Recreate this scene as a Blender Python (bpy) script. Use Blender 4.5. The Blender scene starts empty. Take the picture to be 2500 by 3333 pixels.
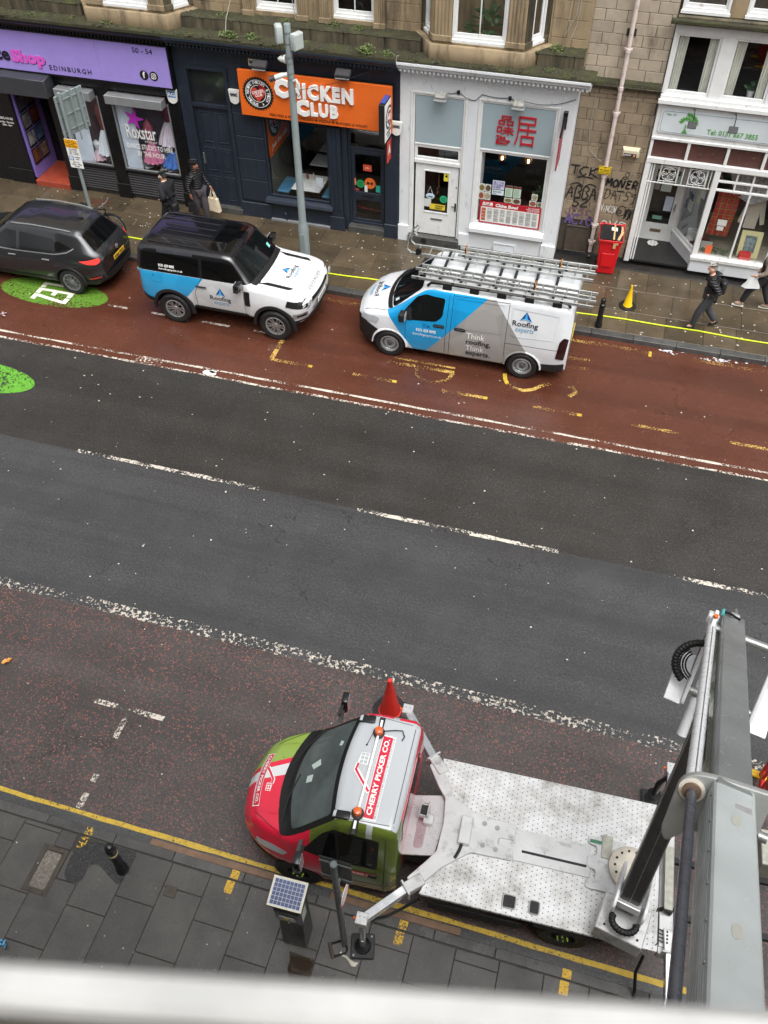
import bpy, bmesh, math, random
from mathutils import Vector, Matrix
from mathutils.bvhtree import BVHTree

random.seed(7)
SC = bpy.context.scene
COL = SC.collection
R = math.radians

# camera
PITCH, ROLL, YAW, CAMH, FPX = 0.842938576, -0.00587226565, -0.28208842, 13.0033, 2862.99
_f = Vector((math.sin(YAW)*math.cos(PITCH), math.cos(YAW)*math.cos(PITCH), -math.sin(PITCH)))
_r = Vector((math.cos(YAW), -math.sin(YAW), 0))
_u = _r.cross(_f)
_r2 = math.cos(ROLL)*_r + math.sin(ROLL)*_u
_u2 = -math.sin(ROLL)*_r + math.cos(ROLL)*_u
cam_d = bpy.data.cameras.new('camera')
cam = bpy.data.objects.new('camera', cam_d)
COL.objects.link(cam)
m = Matrix((_r2, _u2, -_f)).transposed().to_4x4()
m.translation = (0, 0, CAMH)
cam.matrix_world = m
cam_d.sensor_fit = 'VERTICAL'
cam_d.sensor_height = 24
cam_d.lens = 24*FPX/3333
cam_d.clip_start = 0.02
cam_d.clip_end = 500
cam_d.dof.use_dof = True
cam_d.dof.focus_distance = 17.0
cam_d.dof.aperture_fstop = 20.6/5.2
SC.camera = cam

# world, sun, exposure
SUN_EL, SUN_AZ = R(67), R(140)
W = bpy.data.worlds.new('World')
SC.world = W
W.use_nodes = True
wn = W.node_tree.nodes
wl = W.node_tree.links
wn.clear()
sky = wn.new('ShaderNodeTexSky')
sky.sky_type = 'NISHITA'
sky.sun_disc = False
sky.sun_elevation = SUN_EL
sky.sun_rotation = SUN_AZ
sky.air_density = 1.0
sky.dust_density = 7.0
sky.ozone_density = 1.0
hs = wn.new('ShaderNodeHueSaturation')
hs.inputs['Saturation'].default_value = 0.10
bg = wn.new('ShaderNodeBackground')
bg.inputs['Strength'].default_value = 0.15
wo = wn.new('ShaderNodeOutputWorld')
wl.new(sky.outputs[0], hs.inputs['Color'])
wl.new(hs.outputs[0], bg.inputs['Color'])
wl.new(bg.outputs[0], wo.inputs['Surface'])
sun_d = bpy.data.lights.new('sun', 'SUN')
sun_d.energy = 1.5
sun_d.angle = R(60)
sun_d.color = (1.0, 0.985, 0.96)
sun = bpy.data.objects.new('sun', sun_d)
COL.objects.link(sun)
# the sun stands high behind the camera, lost in cloud
_sd = Vector((math.sin(SUN_AZ)*math.cos(SUN_EL), math.cos(SUN_AZ)*math.cos(SUN_EL), math.sin(SUN_EL)))
sun.rotation_euler = (-_sd).to_track_quat('-Z', 'Y').to_euler()
sun.location = (0, 0, 30)
SC.view_settings.view_transform = 'Standard'
SC.view_settings.look = 'None'
SC.view_settings.gamma = 1
SC.view_settings.use_curve_mapping = False
SC.view_settings.exposure = 0.55

# helpers
def lin(c):
    return c/12.92 if c <= 0.04045 else ((c+0.055)/1.055)**2.4
def rgb(r, g, b):
    return (lin(r/255), lin(g/255), lin(b/255), 1)

WORLD = {}
def thing(name, label, cat, loc=(0, 0, 0), rz=0, group=None, world=False):
    o = bpy.data.objects.new(name, None)
    o.empty_display_size = 0.2
    COL.objects.link(o)
    o.location = loc
    o.rotation_euler = (0, 0, rz)
    o['label'] = label
    o['category'] = cat
    if group:
        o['group'] = group
    if world:
        WORLD[o.name] = Matrix.Translation(loc).inverted()
    return o
def tag(o, label, cat, group=None):
    o['label'] = label
    o['category'] = cat
    if group:
        o['group'] = group
    return o
def link(o, parent=None):
    COL.objects.link(o)
    if parent is not None:
        o.parent = parent
        if parent.name in WORLD:
            o.matrix_parent_inverse = WORLD[parent.name]
    return o
def copy_tree(o, parent=None):
    c = o.copy()
    COL.objects.link(c)
    if parent is not None:
        c.parent = parent
    for ch in list(o.children):
        copy_tree(ch, c)
    return c

def finish(me, smooth=True, ang=35):
    if smooth:
        me.polygons.foreach_set('use_smooth', [True]*len(me.polygons))
        me.set_sharp_from_angle(angle=R(ang))
    me.update()

class MB:
    def __init__(s):
        s.v = []; s.f = []; s.m = []
    def add(s, vs, fs, m=0):
        b = len(s.v)
        s.v += [tuple(v) for v in vs]
        s.f += [tuple(i+b for i in f) for f in fs]
        s.m += [m]*len(fs)
        return s
    def box(s, x0, x1, y0, y1, z0, z1, m=0):
        v = [(x0,y0,z0),(x1,y0,z0),(x1,y1,z0),(x0,y1,z0),(x0,y0,z1),(x1,y0,z1),(x1,y1,z1),(x0,y1,z1)]
        return s.add(v, [(0,3,2,1),(4,5,6,7),(0,1,5,4),(1,2,6,5),(2,3,7,6),(3,0,4,7)], m)
    def obox(s, c, ax, ay, az, m=0):
        c, ax, ay, az = Vector(c), Vector(ax), Vector(ay), Vector(az)
        v = [c+i*ax+j*ay+k*az for k in (-1,1) for (i,j) in ((-1,-1),(1,-1),(1,1),(-1,1))]
        return s.add(v, [(0,3,2,1),(4,5,6,7),(0,1,5,4),(1,2,6,5),(2,3,7,6),(3,0,4,7)], m)
    def beam(s, p, q, w, h, up=(0,0,1), m=0):
        p, q = Vector(p), Vector(q)
        d = (q-p); L = d.length; d.normalize()
        side = d.cross(Vector(up)); side.normalize()
        u = side.cross(d)
        return s.obox((p+q)/2, d*(L/2), side*(w/2), u*(h/2), m)
    def cyl(s, p, q, r0, r1=None, n=12, m=0, caps=True):
        p, q = Vector(p), Vector(q)
        r1 = r0 if r1 is None else r1
        d = (q-p).normalized()
        a = d.orthogonal().normalized(); b = d.cross(a)
        vs = []
        for (c, r) in ((p, r0), (q, r1)):
            for i in range(n):
                t = 2*math.pi*i/n
                vs.append(c+a*(math.cos(t)*r)+b*(math.sin(t)*r))
        fs = [(i, (i+1)%n, n+(i+1)%n, n+i) for i in range(n)]
        if caps:
            fs += [tuple(range(n-1, -1, -1)), tuple(range(n, 2*n))]
        return s.add(vs, fs, m)
    def tube(s, pts, r, n=8, m=0, closed=False):
        pts = [Vector(p) for p in pts]
        N = len(pts)
        rs = r if isinstance(r, (list, tuple)) else [r]*N
        vs = []; prev = None
        for i, p in enumerate(pts):
            if closed:
                d = pts[(i+1) % N]-pts[i-1]
            else:
                d = pts[min(i+1, N-1)]-pts[max(i-1, 0)]
            d.normalize()
            if prev is None:
                a = d.orthogonal().normalized()
            else:
                a = (prev-d*prev.dot(d))
                a = a.normalized() if a.length > 1e-6 else d.orthogonal().normalized()
            prev = a; b = d.cross(a)
            for k in range(n):
                t = 2*math.pi*k/n
                vs.append(p+a*(math.cos(t)*rs[i])+b*(math.sin(t)*rs[i]))
        fs = []
        for i in range(N if closed else N-1):
            j = (i+1) % N
            fs += [(i*n+k, i*n+(k+1)%n, j*n+(k+1)%n, j*n+k) for k in range(n)]
        if not closed:
            fs += [tuple(range(n-1, -1, -1)), tuple(range((N-1)*n, N*n))]
        return s.add(vs, fs, m)
    def prism(s, poly, fn, a, b, m=0):
        n = len(poly)
        vs = [fn(u, v, a) for u, v in poly]+[fn(u, v, b) for u, v in poly]
        fs = [tuple(range(n)), tuple(range(2*n-1, n-1, -1))]
        fs += [(i, n+i, n+(i+1)%n, (i+1)%n) for i in range(n)]
        return s.add(vs, fs, m)
    def lathe(s, prof, c, axis='z', n=24, m=0, caps=True):
        c = Vector(c)
        ax = {'z': (Vector((1,0,0)), Vector((0,1,0)), Vector((0,0,1))),
              'y': (Vector((0,0,1)), Vector((1,0,0)), Vector((0,1,0))),
              'x': (Vector((0,1,0)), Vector((0,0,1)), Vector((1,0,0)))}[axis] if isinstance(axis, str) else axis
        vs = []
        for r, h in prof:
            for k in range(n):
                t = 2*math.pi*k/n
                vs.append(c+ax[0]*(r*math.cos(t))+ax[1]*(r*math.sin(t))+ax[2]*h)
        fs = []
        for i in range(len(prof)-1):
            fs += [(i*n+k, i*n+(k+1)%n, (i+1)*n+(k+1)%n, (i+1)*n+k) for k in range(n)]
        if caps:
            fs += [tuple(range(n-1, -1, -1)), tuple(range((len(prof)-1)*n, len(prof)*n))]
        return s.add(vs, fs, m)
    def sphere(s, c, r, n=12, m=0, sc=(1,1,1)):
        prof = [(max(1e-4, math.sin(math.pi*i/n)), -math.cos(math.pi*i/n)) for i in range(n+1)]
        b = len(s.v)
        s.lathe(prof, (0,0,0), 'z', n*2, m, caps=True)
        for i in range(b, len(s.v)):
            v = s.v[i]
            s.v[i] = (c[0]+v[0]*r*sc[0], c[1]+v[1]*r*sc[1], c[2]+v[2]*r*sc[2])
        return s
    def grid(s, pts, m=0, flip=False):
        nr, nc = len(pts), len(pts[0])
        vs = [p for row in pts for p in row]
        fs = []
        for i in range(nr-1):
            for j in range(nc-1):
                q = (i*nc+j, i*nc+j+1, (i+1)*nc+j+1, (i+1)*nc+j)
                fs.append(q[::-1] if flip else q)
        return s.add(vs, fs, m)
    def xf(s, M, b=0):
        for i in range(b, len(s.v)):
            s.v[i] = tuple(M @ Vector(s.v[i]))
        return s
    def mesh(s, name, mats, bevel=0, seg=1, smooth=True, ang=35):
        me = bpy.data.meshes.new(name)
        me.from_pydata(s.v, [], s.f)
        if not isinstance(mats, (list, tuple)):
            mats = [mats]
        for mt in mats:
            me.materials.append(mt)
        me.polygons.foreach_set('material_index', s.m)
        bm = bmesh.new(); bm.from_mesh(me)
        bmesh.ops.recalc_face_normals(bm, faces=bm.faces)
        if bevel:
            es = [e for e in bm.edges if len(e.link_faces) == 2 and e.calc_face_angle(0) > R(30)]
            bmesh.ops.bevel(bm, geom=es, offset=bevel, segments=seg, affect='EDGES', profile=0.5, clamp_overlap=True)
        bm.to_mesh(me); bm.free()
        finish(me, smooth, ang)
        return me
    def build(s, name, mats, parent=None, **k):
        return link(bpy.data.objects.new(name, s.mesh(name, mats, **k)), parent)

def box(name, mat, parent, x0, x1, y0, y1, z0, z1, bevel=0.006, **k):
    return MB().box(x0, x1, y0, y1, z0, z1).build(name, mat, parent, bevel=bevel, **k)

# facade plane helpers: (u, v) = (X, Z); depth = Y
def FXZ(u, v, d):
    return (u, d, v)
def FXY(u, v, d):
    return (u, v, d)

def rpoly(pts, r, n=4):
    out = []
    N = len(pts)
    for i in range(N):
        p = Vector(pts[i]); a = Vector(pts[i-1])-p; b = Vector(pts[(i+1) % N])-p
        rr = r[i] if isinstance(r, (list, tuple)) else r
        d = min(rr, a.length*0.49, b.length*0.49)
        if d < 1e-4:
            out.append(tuple(p)); continue
        A = p+a.normalized()*d; B = p+b.normalized()*d
        for k in range(n+1):
            t = k/n
            q = A*(1-t)**2+p*2*t*(1-t)+B*t**2
            out.append((q.x, q.y))
    return out
def circle(cx, cy, r, n=28, ry=None):
    ry = r if ry is None else ry
    return [(cx+r*math.cos(2*math.pi*i/n), cy+ry*math.sin(2*math.pi*i/n)) for i in range(n)]

# lettering
BENCH = bpy.data.scenes.new('bench')           # a side scene in which shapes are baked, emptied each time
def baked(objs):
    for o in objs:
        BENCH.collection.objects.link(o)
    vl = BENCH.view_layers[0]
    vl.update()
    me = bpy.data.meshes.new_from_object(objs[0].evaluated_get(vl.depsgraph))
    for o in objs:
        BENCH.collection.objects.unlink(o)
    return me
def text_mesh(body, bold=0.0, shear=0.0, spacing=1.0, align='LEFT', res=2, line=1.0):
    cu = bpy.data.curves.new('t', 'FONT')
    cu.body = body
    cu.size = 1
    cu.offset = bold
    cu.shear = shear
    cu.space_character = spacing
    cu.space_line = line
    cu.align_x = align
    cu.resolution_u = res
    cu.fill_mode = 'FRONT'
    o = bpy.data.objects.new('t', cu)
    me = baked([o])
    vs = [tuple(v.co) for v in me.vertices]
    fs = [tuple(p.vertices) for p in me.polygons]
    bpy.data.objects.remove(o); bpy.data.curves.remove(cu); bpy.data.meshes.remove(me)
    return vs, fs
def text_fit(body, x0, x1, y0, y1, **k):
    vs, fs = text_mesh(body, **k)
    if not vs:
        return [], []
    ax = min(v[0] for v in vs); bx = max(v[0] for v in vs)
    ay = min(v[1] for v in vs); by = max(v[1] for v in vs)
    sx = (x1-x0)/max(bx-ax, 1e-6); sy = (y1-y0)/max(by-ay, 1e-6)
    return [(x0+(v[0]-ax)*sx, y0+(v[1]-ay)*sy) for v in vs], fs
def solid(b, vs, fs, fn, a, d, m=0):
    n = len(vs)
    V = [fn(u, v, a) for u, v in vs]+[fn(u, v, d) for u, v in vs]
    F = [tuple(f) for f in fs]
    cnt = {}
    for f in fs:
        for i in range(len(f)):
            e = (f[i], f[(i+1) % len(f)])
            cnt[e] = cnt.get(e, 0)+1
    for (i, j) in cnt:
        if (j, i) not in cnt:
            F.append((j, i, i+n, j+n))
    b.add(V, F, m)
def letters(name, body, mat, parent, x0, x1, z0, z1, y, th=0.006, fn=FXZ, **k):
    b = MB()
    vs, fs = text_fit(body, x0, x1, z0, z1, **k)
    solid(b, vs, fs, fn, y, y+th)
    return b.build(name, mat, parent, smooth=False)

# materials
MATS = {}
def nodes(name):
    mt = bpy.data.materials.new(name)
    mt.use_nodes = True
    nt = mt.node_tree
    nt.nodes.clear()
    out = nt.nodes.new('ShaderNodeOutputMaterial')
    return mt, nt, out
def nd(nt, t, **k):
    n = nt.nodes.new('ShaderNode'+t)
    for a, v in k.items():
        setattr(n, a, v)
    return n
def setv(n, **k):
    for a, v in k.items():
        n.inputs[a.replace('_', ' ')].default_value = v
    return n
def ramp(nt, fac, stops):
    r = nd(nt, 'ValToRGB')
    e = r.color_ramp.elements
    while len(e) < len(stops):
        e.new(0.5)
    for i, (p, c) in enumerate(stops):
        e[i].position = p
        e[i].color = c if len(c) == 4 else (*c, 1)
    nt.links.new(fac, r.inputs[0])
    return r.outputs[0]
def noise(nt, vec, scale, detail=4, rough=0.55, dist=0):
    n = nd(nt, 'TexNoise')
    setv(n, Scale=scale, Detail=detail, Roughness=rough, Distortion=dist)
    if vec is not None:
        nt.links.new(vec, n.inputs['Vector'])
    return n.outputs[0]
def math_(nt, op, a, b=None, clamp=False):
    n = nd(nt, 'Math', operation=op, use_clamp=clamp)
    for i, x in enumerate((a, b)):
        if x is None:
            continue
        if isinstance(x, (int, float)):
            n.inputs[i].default_value = x
        else:
            nt.links.new(x, n.inputs[i])
    return n.outputs[0]
def mix(nt, fac, a, b, blend='MIX'):
    n = nd(nt, 'Mix', data_type='RGBA', blend_type=blend)
    for i, x in ((0, fac), (6, a), (7, b)):
        if isinstance(x, (int, float)):
            n.inputs[i].default_value = x
        elif isinstance(x, tuple):
            n.inputs[i].default_value = x if len(x) == 4 else (*x, 1)
        else:
            nt.links.new(x, n.inputs[i])
    return n.outputs[2]
def coords(nt, kind='Object', scale=(1,1,1)):
    tc = nd(nt, 'TexCoord')
    mp = nd(nt, 'Mapping')
    mp.inputs['Scale'].default_value = scale
    nt.links.new(tc.outputs[kind], mp.inputs[0])
    return mp.outputs[0]
def sc(c, k):
    return (min(1, c[0]*k), min(1, c[1]*k), min(1, c[2]*k), 1)
def principled(nt, out):
    p = nd(nt, 'BsdfPrincipled')
    nt.links.new(p.outputs[0], out.inputs[0])
    return p
def bumpnode(nt, p, h, strength, dist=0.01):
    b = nd(nt, 'Bump')
    setv(b, Strength=strength, Distance=dist)
    nt.links.new(h, b.inputs['Height'])
    nt.links.new(b.outputs[0], p.inputs['Normal'])

def pm(name, col, rough=0.55, metal=0, var=0.12, scale=3.0, bump=0, bscale=80, rvar=0.08, coat=0,
       stain=None, stain_amt=0.0, stain_scale=(1.2,1.2,0.35), rnd=0.0, spec=0.5, emit=0):
    if name in MATS:
        return MATS[name]
    mt, nt, out = nodes(name)
    p = principled(nt, out)
    v = coords(nt)
    n1 = noise(nt, v, scale, 5)
    c = ramp(nt, n1, [(0.3, sc(col, 1-var)), (0.7, sc(col, 1+var))])
    if stain is not None:
        v2 = coords(nt, 'Object', stain_scale)
        n2 = noise(nt, v2, 2.2, 6, 0.65)
        f = ramp(nt, n2, [(0.62-0.25*stain_amt, (0,0,0)), (0.80-0.1*stain_amt, (1,1,1))])
        c = mix(nt, f, c, stain)
    if rnd:
        oi = nd(nt, 'ObjectInfo')
        k = math_(nt, 'MULTIPLY_ADD', oi.outputs['Random'], 2*rnd)
        k.node.inputs[2].default_value = 1-rnd
        hv = nd(nt, 'HueSaturation')
        nt.links.new(k, hv.inputs['Value'])
        nt.links.new(c, hv.inputs['Color'])
        c = hv.outputs[0]
    nt.links.new(c, p.inputs['Base Color'])
    n3 = noise(nt, v, scale*2.3, 3)
    rr = ramp(nt, n3, [(0.3, (max(0.02, rough-rvar),)*3), (0.7, (min(1, rough+rvar),)*3)])
    nt.links.new(rr, p.inputs['Roughness'])
    setv(p, Metallic=metal)
    p.inputs['Specular IOR Level'].default_value = spec
    if coat:
        p.inputs['Coat Weight'].default_value = coat
        p.inputs['Coat Roughness'].default_value = 0.06
    if emit:
        p.inputs['Emission Color'].default_value = col
        p.inputs['Emission Strength'].default_value = emit
    if bump:
        bumpnode(nt, p, noise(nt, v, bscale, 4), bump)
    MATS[name] = mt
    return mt

def glass(name, tint=(0.75, 0.8, 0.82), refl=0.9, rough=0.01):
    if name in MATS:
        return MATS[name]
    mt, nt, out = nodes(name)
    tr = nd(nt, 'BsdfTransparent'); tr.inputs[0].default_value = (*tint, 1)
    gl = nd(nt, 'BsdfGlossy'); gl.inputs['Roughness'].default_value = rough
    gl.inputs['Color'].default_value = (refl, refl, refl, 1)
    lw = nd(nt, 'LayerWeight'); lw.inputs['Blend'].default_value = 0.5      # facing term, the same from both sides of the pane
    f = math_(nt, 'ADD', math_(nt, 'MULTIPLY', math_(nt, 'POWER', lw.outputs['Facing'], 4.0), 0.9), 0.045, True)
    mx = nd(nt, 'MixShader')
    nt.links.new(f, mx.inputs[0]); nt.links.new(tr.outputs[0], mx.inputs[1]); nt.links.new(gl.outputs[0], mx.inputs[2])
    nt.links.new(mx.outputs[0], out.inputs[0])
    MATS[name] = mt
    return mt

def worn(name, col, keep=0.55, scale=30, rough=0.55, coarse=1.2, amt=0.25):
    mt, nt, out = nodes(name)
    p = nd(nt, 'BsdfPrincipled')
    v = coords(nt)
    n1 = noise(nt, v, scale, 4, 0.75)
    n2 = noise(nt, v, coarse, 3)
    s = math_(nt, 'MULTIPLY_ADD', n2, amt*2); s.node.inputs[2].default_value = -amt
    t = math_(nt, 'ADD', n1, s)
    th = 0.5+(0.5-keep)*0.5
    fac = ramp(nt, t, [(th-0.015, (0,0,0)), (th+0.015, (1,1,1))])
    c = ramp(nt, noise(nt, v, 9, 4), [(0.3, sc(col, 0.8)), (0.7, sc(col, 1.08))])
    nt.links.new(c, p.inputs['Base Color'])
    setv(p, Roughness=rough)
    tr = nd(nt, 'BsdfTransparent')
    mx = nd(nt, 'MixShader')
    nt.links.new(fac, mx.inputs[0]); nt.links.new(tr.outputs[0], mx.inputs[1]); nt.links.new(p.outputs[0], mx.inputs[2])
    nt.links.new(mx.outputs[0], out.inputs[0])
    return mt

def asphalt(name, col, chip=None, chip_th=0.2, chip_scale=42, chip_col2=None, rough=0.42, grain=140, bump=0.6, fleck=None, wet=0.5, agg_k=0.55):
    mt, nt, out = nodes(name)
    p = principled(nt, out)
    v = coords(nt)
    g = noise(nt, v, grain, 3, 0.7)
    big = noise(nt, v, 0.55, 5, 0.6)
    mid = noise(nt, v, 5, 4, 0.6)
    c = ramp(nt, g, [(0.3, sc(col, 0.62)), (0.52, col), (0.78, sc(col, 1.7))])
    c = mix(nt, 0.5, c, ramp(nt, mid, [(0.3, sc(col, 0.86)), (0.7, sc(col, 1.14))]))
    c = mix(nt, ramp(nt, big, [(0.35, (0,0,0)), (0.7, (0.45,0.45,0.45))]), c, sc(col, 1.35))
    agg = noise(nt, v, 26, 2, 0.5)
    c = mix(nt, agg_k, c, mix(nt, 1.0, c, ramp(nt, agg, [(0.36, (0.55,)*3), (0.5, (1.0,)*3), (0.66, (1.9,)*3)]), 'MULTIPLY'))
    vt = coords(nt, 'Object', (0.035, 1.0, 1.0))
    trk = noise(nt, vt, 1.5, 5, 0.6)
    c = mix(nt, ramp(nt, trk, [(0.36, (0.55,)*3), (0.56, (0,0,0))]), c, sc(col, 0.62))
    blot = noise(nt, v, 1.3, 5, 0.55)
    c = mix(nt, ramp(nt, blot, [(0.50, (0,0,0)), (0.85, (0.30,)*3)]), c, sc(col, 0.55))
    c = mix(nt, ramp(nt, blot, [(0.20, (0.3,)*3), (0.48, (0,0,0))]), c, sc(col, 1.5))
    vo = nd(nt, 'TexVoronoi', feature='DISTANCE_TO_EDGE'); setv(vo, Scale=0.55)
    wv = nd(nt, 'VectorMath', operation='ADD'); nt.links.new(v, wv.inputs[0])
    nz = nd(nt, 'TexNoise'); setv(nz, Scale=3.0, Detail=5.0); nt.links.new(v, nz.inputs['Vector'])
    nt.links.new(nz.outputs['Color'], wv.inputs[1]); nt.links.new(wv.outputs[0], vo.inputs['Vector'])
    crk = math_(nt, 'MULTIPLY', ramp(nt, vo.outputs['Distance'], [(0.003, (1,1,1)), (0.009, (0,0,0))]), ramp(nt, noise(nt, v, 0.35, 3), [(0.52, (0,0,0)), (0.60, (0.7,)*3)]))
    c = mix(nt, crk, c, sc(col, 0.3))
    if chip is not None:
        vo = nd(nt, 'TexVoronoi', feature='F1')
        setv(vo, Scale=chip_scale, Randomness=1.0)
        nt.links.new(v, vo.inputs['Vector'])
        sep = nd(nt, 'SeparateColor'); nt.links.new(vo.outputs['Color'], sep.inputs[0])
        pick = ramp(nt, sep.outputs[0], [(chip_th, (1,1,1)), (chip_th+0.01, (0,0,0))])
        near = ramp(nt, vo.outputs['Distance'], [(0.30, (1,1,1)), (0.42, (0,0,0))])
        wear = ramp(nt, noise(nt, v, 0.9, 4), [(0.34, (0.45,)*3), (0.56, (1,1,1))])
        f = math_(nt, 'MULTIPLY', math_(nt, 'MULTIPLY', pick, near), wear)
        cc = mix(nt, sep.outputs[1], chip, chip_col2 or chip)
        c = mix(nt, f, c, cc)
    if fleck is not None:
        vo = nd(nt, 'TexVoronoi', feature='F1'); setv(vo, Scale=75.0)
        nt.links.new(v, vo.inputs['Vector'])
        sep = nd(nt, 'SeparateColor'); nt.links.new(vo.outputs['Color'], sep.inputs[0])
        f = math_(nt, 'MULTIPLY', ramp(nt, sep.outputs[0], [(0.10, (1,1,1)), (0.12, (0,0,0))]),
                  ramp(nt, vo.outputs['Distance'], [(0.2, (0.8,)*3), (0.35, (0,0,0))]))
        c = mix(nt, f, c, fleck)
    nt.links.new(c, p.inputs['Base Color'])
    w = noise(nt, v, 1.1, 5, 0.6)
    rr = ramp(nt, w, [(0.3, (max(0.1, rough-0.16*wet),)*3), (0.7, (rough+0.12,)*3)])
    nt.links.new(rr, p.inputs['Roughness'])
    bumpnode(nt, p, math_(nt, 'ADD', g, math_(nt, 'MULTIPLY', noise(nt, v, grain*0.35, 3), 0.8)), bump, 0.006)
    return mt

def wetstone(name, col, col2, rough=0.38, scale=1.6, rnd=0.16, bump=0.25, pud=0.0):
    mt, nt, out = nodes(name)
    p = principled(nt, out)
    tc = nd(nt, 'TexCoord')
    geo = nd(nt, 'NewGeometry')
    v = geo.outputs['Position']
    oi = nd(nt, 'ObjectInfo')
    a = noise(nt, v, scale, 6, 0.6)
    c = ramp(nt, a, [(0.28, col), (0.72, col2)])
    f = noise(nt, v, 60, 4, 0.7)
    c = mix(nt, 0.35, c, ramp(nt, f, [(0.3, sc(col, 0.6)), (0.7, sc(col2, 1.35))]))
    k = math_(nt, 'MULTIPLY_ADD', oi.outputs['Random'], 2*rnd)
    k.node.inputs[2].default_value = 1-rnd
    hv = nd(nt, 'HueSaturation')
    nt.links.new(k, hv.inputs['Value']); nt.links.new(c, hv.inputs['Color'])
    nt.links.new(hv.outputs[0], p.inputs['Base Color'])
    w = noise(nt, v, 0.9, 6, 0.62)
    rr = ramp(nt, w, [(0.36, (max(0.05, rough-0.2),)*3), (0.6, (rough+0.1,)*3)])
    nt.links.new(rr, p.inputs['Roughness'])
    bumpnode(nt, p, math_(nt, 'ADD', f, math_(nt, 'MULTIPLY', a, 2.0)), bump, 0.004)
    return mt
# ================================================================== ground
def structure(o):
    o['kind'] = 'structure'
    return o
def stuff(o):
    o['kind'] = 'stuff'
    return o
def sheet(name, mat, x0, x1, y0, y1, z, nx=1, ny=1):
    b = MB()
    b.grid([[(x0+(x1-x0)*i/nx, y0+(y1-y0)*j/ny, z) for i in range(nx+1)] for j in range(ny+1)])
    return b.build(name, mat, smooth=False)

M_far = asphalt('asphalt_dark', rgb(44, 42, 40), rough=0.36, grain=75, fleck=rgb(140, 134, 126), wet=0.5, bump=0.7)
M_mid = asphalt('asphalt_worn', rgb(60, 60, 61), rough=0.22, grain=70, bump=0.45, agg_k=0.4, wet=0.7)
M_red = asphalt('red_surfacing', rgb(80, 46, 34), rough=0.26, grain=80, fleck=rgb(52, 32, 27), wet=1.0, bump=0.35, agg_k=0.3)
M_bay = asphalt('chipped_asphalt', rgb(64, 59, 57), chip=rgb(150, 90, 80), chip_col2=rgb(112, 70, 64), chip_th=0.46, chip_scale=30, rough=0.32, grain=80, wet=0.7, bump=0.5)
M_gut = asphalt('gutter_asphalt', rgb(66, 66, 67), rough=0.28, grain=110, wet=0.7, bump=0.5)

structure(sheet('ground', M_far, -250, 250, -250, 250, -0.03))
structure(sheet('bus_lane_road', M_red, -60, 50, 14.055, 17.95, 0.0))
structure(sheet('carriageway_road', M_far, -60, 50, 11.05, 14.055, 0.0))
structure(sheet('carriageway_road', M_mid, -60, 50, 7.47, 11.05, 0.0))
structure(sheet('parking_bay_road', M_bay, -60, 50, 4.02, 7.47, 0.0))
structure(sheet('gutter_road', M_gut, -60, 50, 3.6, 4.02, 0.0))

# painted markings, each a thin sheet on the road
WHITE = rgb(198, 190, 178)
P_w8 = worn('white_paint_firm', WHITE, 0.52, 22, amt=0.34)
P_w6 = worn('white_paint_worn', WHITE, 0.46, 17, amt=0.34)
P_w4 = worn('white_paint_faint', sc(WHITE, 0.9), 0.375, 13, amt=0.16, coarse=0.8)
P_y9 = worn('yellow_paint_firm', rgb(196, 164, 56), 0.70, 30, amt=0.2)
P_y5 = worn('yellow_paint_worn', rgb(196, 160, 84), 0.42, 26, amt=0.34)
P_y3 = worn('yellow_paint_faint', rgb(190, 150, 80), 0.32, 26, amt=0.25)
P_gr = worn('green_paint', rgb(86, 126, 38), 0.62, 14, amt=0.24)
P_gr2 = worn('bright_green_paint', rgb(92, 156, 46), 0.60, 14, amt=0.24)
def mark(name, mat, polys, z=0.004):
    b = MB()
    for p in polys:
        b.add([(x, y, z) for x, y in p], [tuple(range(len(p)))])
    return structure(b.build(name, mat, smooth=False))
def rect(x0, x1, y0, y1):
    return [(x0, y0), (x1, y0), (x1, y1), (x0, y1)]
def stroke(pts, w):
    out = []
    pts = [Vector(p) for p in pts]
    L = []
    for i, p in enumerate(pts):
        d = pts[min(i+1, len(pts)-1)]-pts[max(i-1, 0)]
        n = Vector((-d.y, d.x)).normalized()*(w/2)
        L.append((p+n, p-n))
    for a, b in zip(L, L[1:]):
        out.append([tuple(a[1]), tuple(b[1]), tuple(b[0]), tuple(a[0])])
    return out
def wavy(x0, x1, y, w, n=60, amp=0.012, seed=1):
    rr = random.Random(seed)
    lo = []; hi = []
    for i in range(n+1):
        x = x0+(x1-x0)*i/n
        lo.append((x, y-w/2+rr.uniform(-amp, amp))); hi.append((x, y+w/2+rr.uniform(-amp, amp)))
    return [[lo[i], lo[i+1], hi[i+1], hi[i]] for i in range(n)]
mark('lane_edge_line', P_w8, wavy(-40, 30, 14.30, 0.055, 160, 0.014, 1))
mark('lane_edge_line', P_w6, wavy(-40, 30, 14.075, 0.06, 160, 0.014, 2))
mark('paint_spill', worn('white_paint_solid', rgb(225, 222, 214), 1.0, 20), [circle(-8.28, 14.17, 0.17, 14, 0.09), circle(-8.22, 14.24, 0.09, 10, 0.06)])
mark('paint_scuff', P_w6, [rect(-10.15+0.1*i, -10.09+0.1*i, 14.12, 14.27) for i in range(7)])
for x0, x1 in ((-9.95, -5.83), (-3.76, 0.25), (2.3, 6.3), (-16.1, -12.0)):
    mark('centre_line_dash', P_w6, wavy(x0, x1, 11.05, 0.095, 24, 0.012, int(x0*10)))
mark('bay_edge_line', P_w4, wavy(-30, 20, 7.56, 0.22, 160, 0.014, 5))
mark('bay_edge_patch', P_w8, [circle(-0.62, 7.53, 0.1, 10, 0.05), circle(-0.25, 7.50, 0.14, 10, 0.045), rect(-4.16, -4.09, 7.44, 7.66)])
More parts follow.
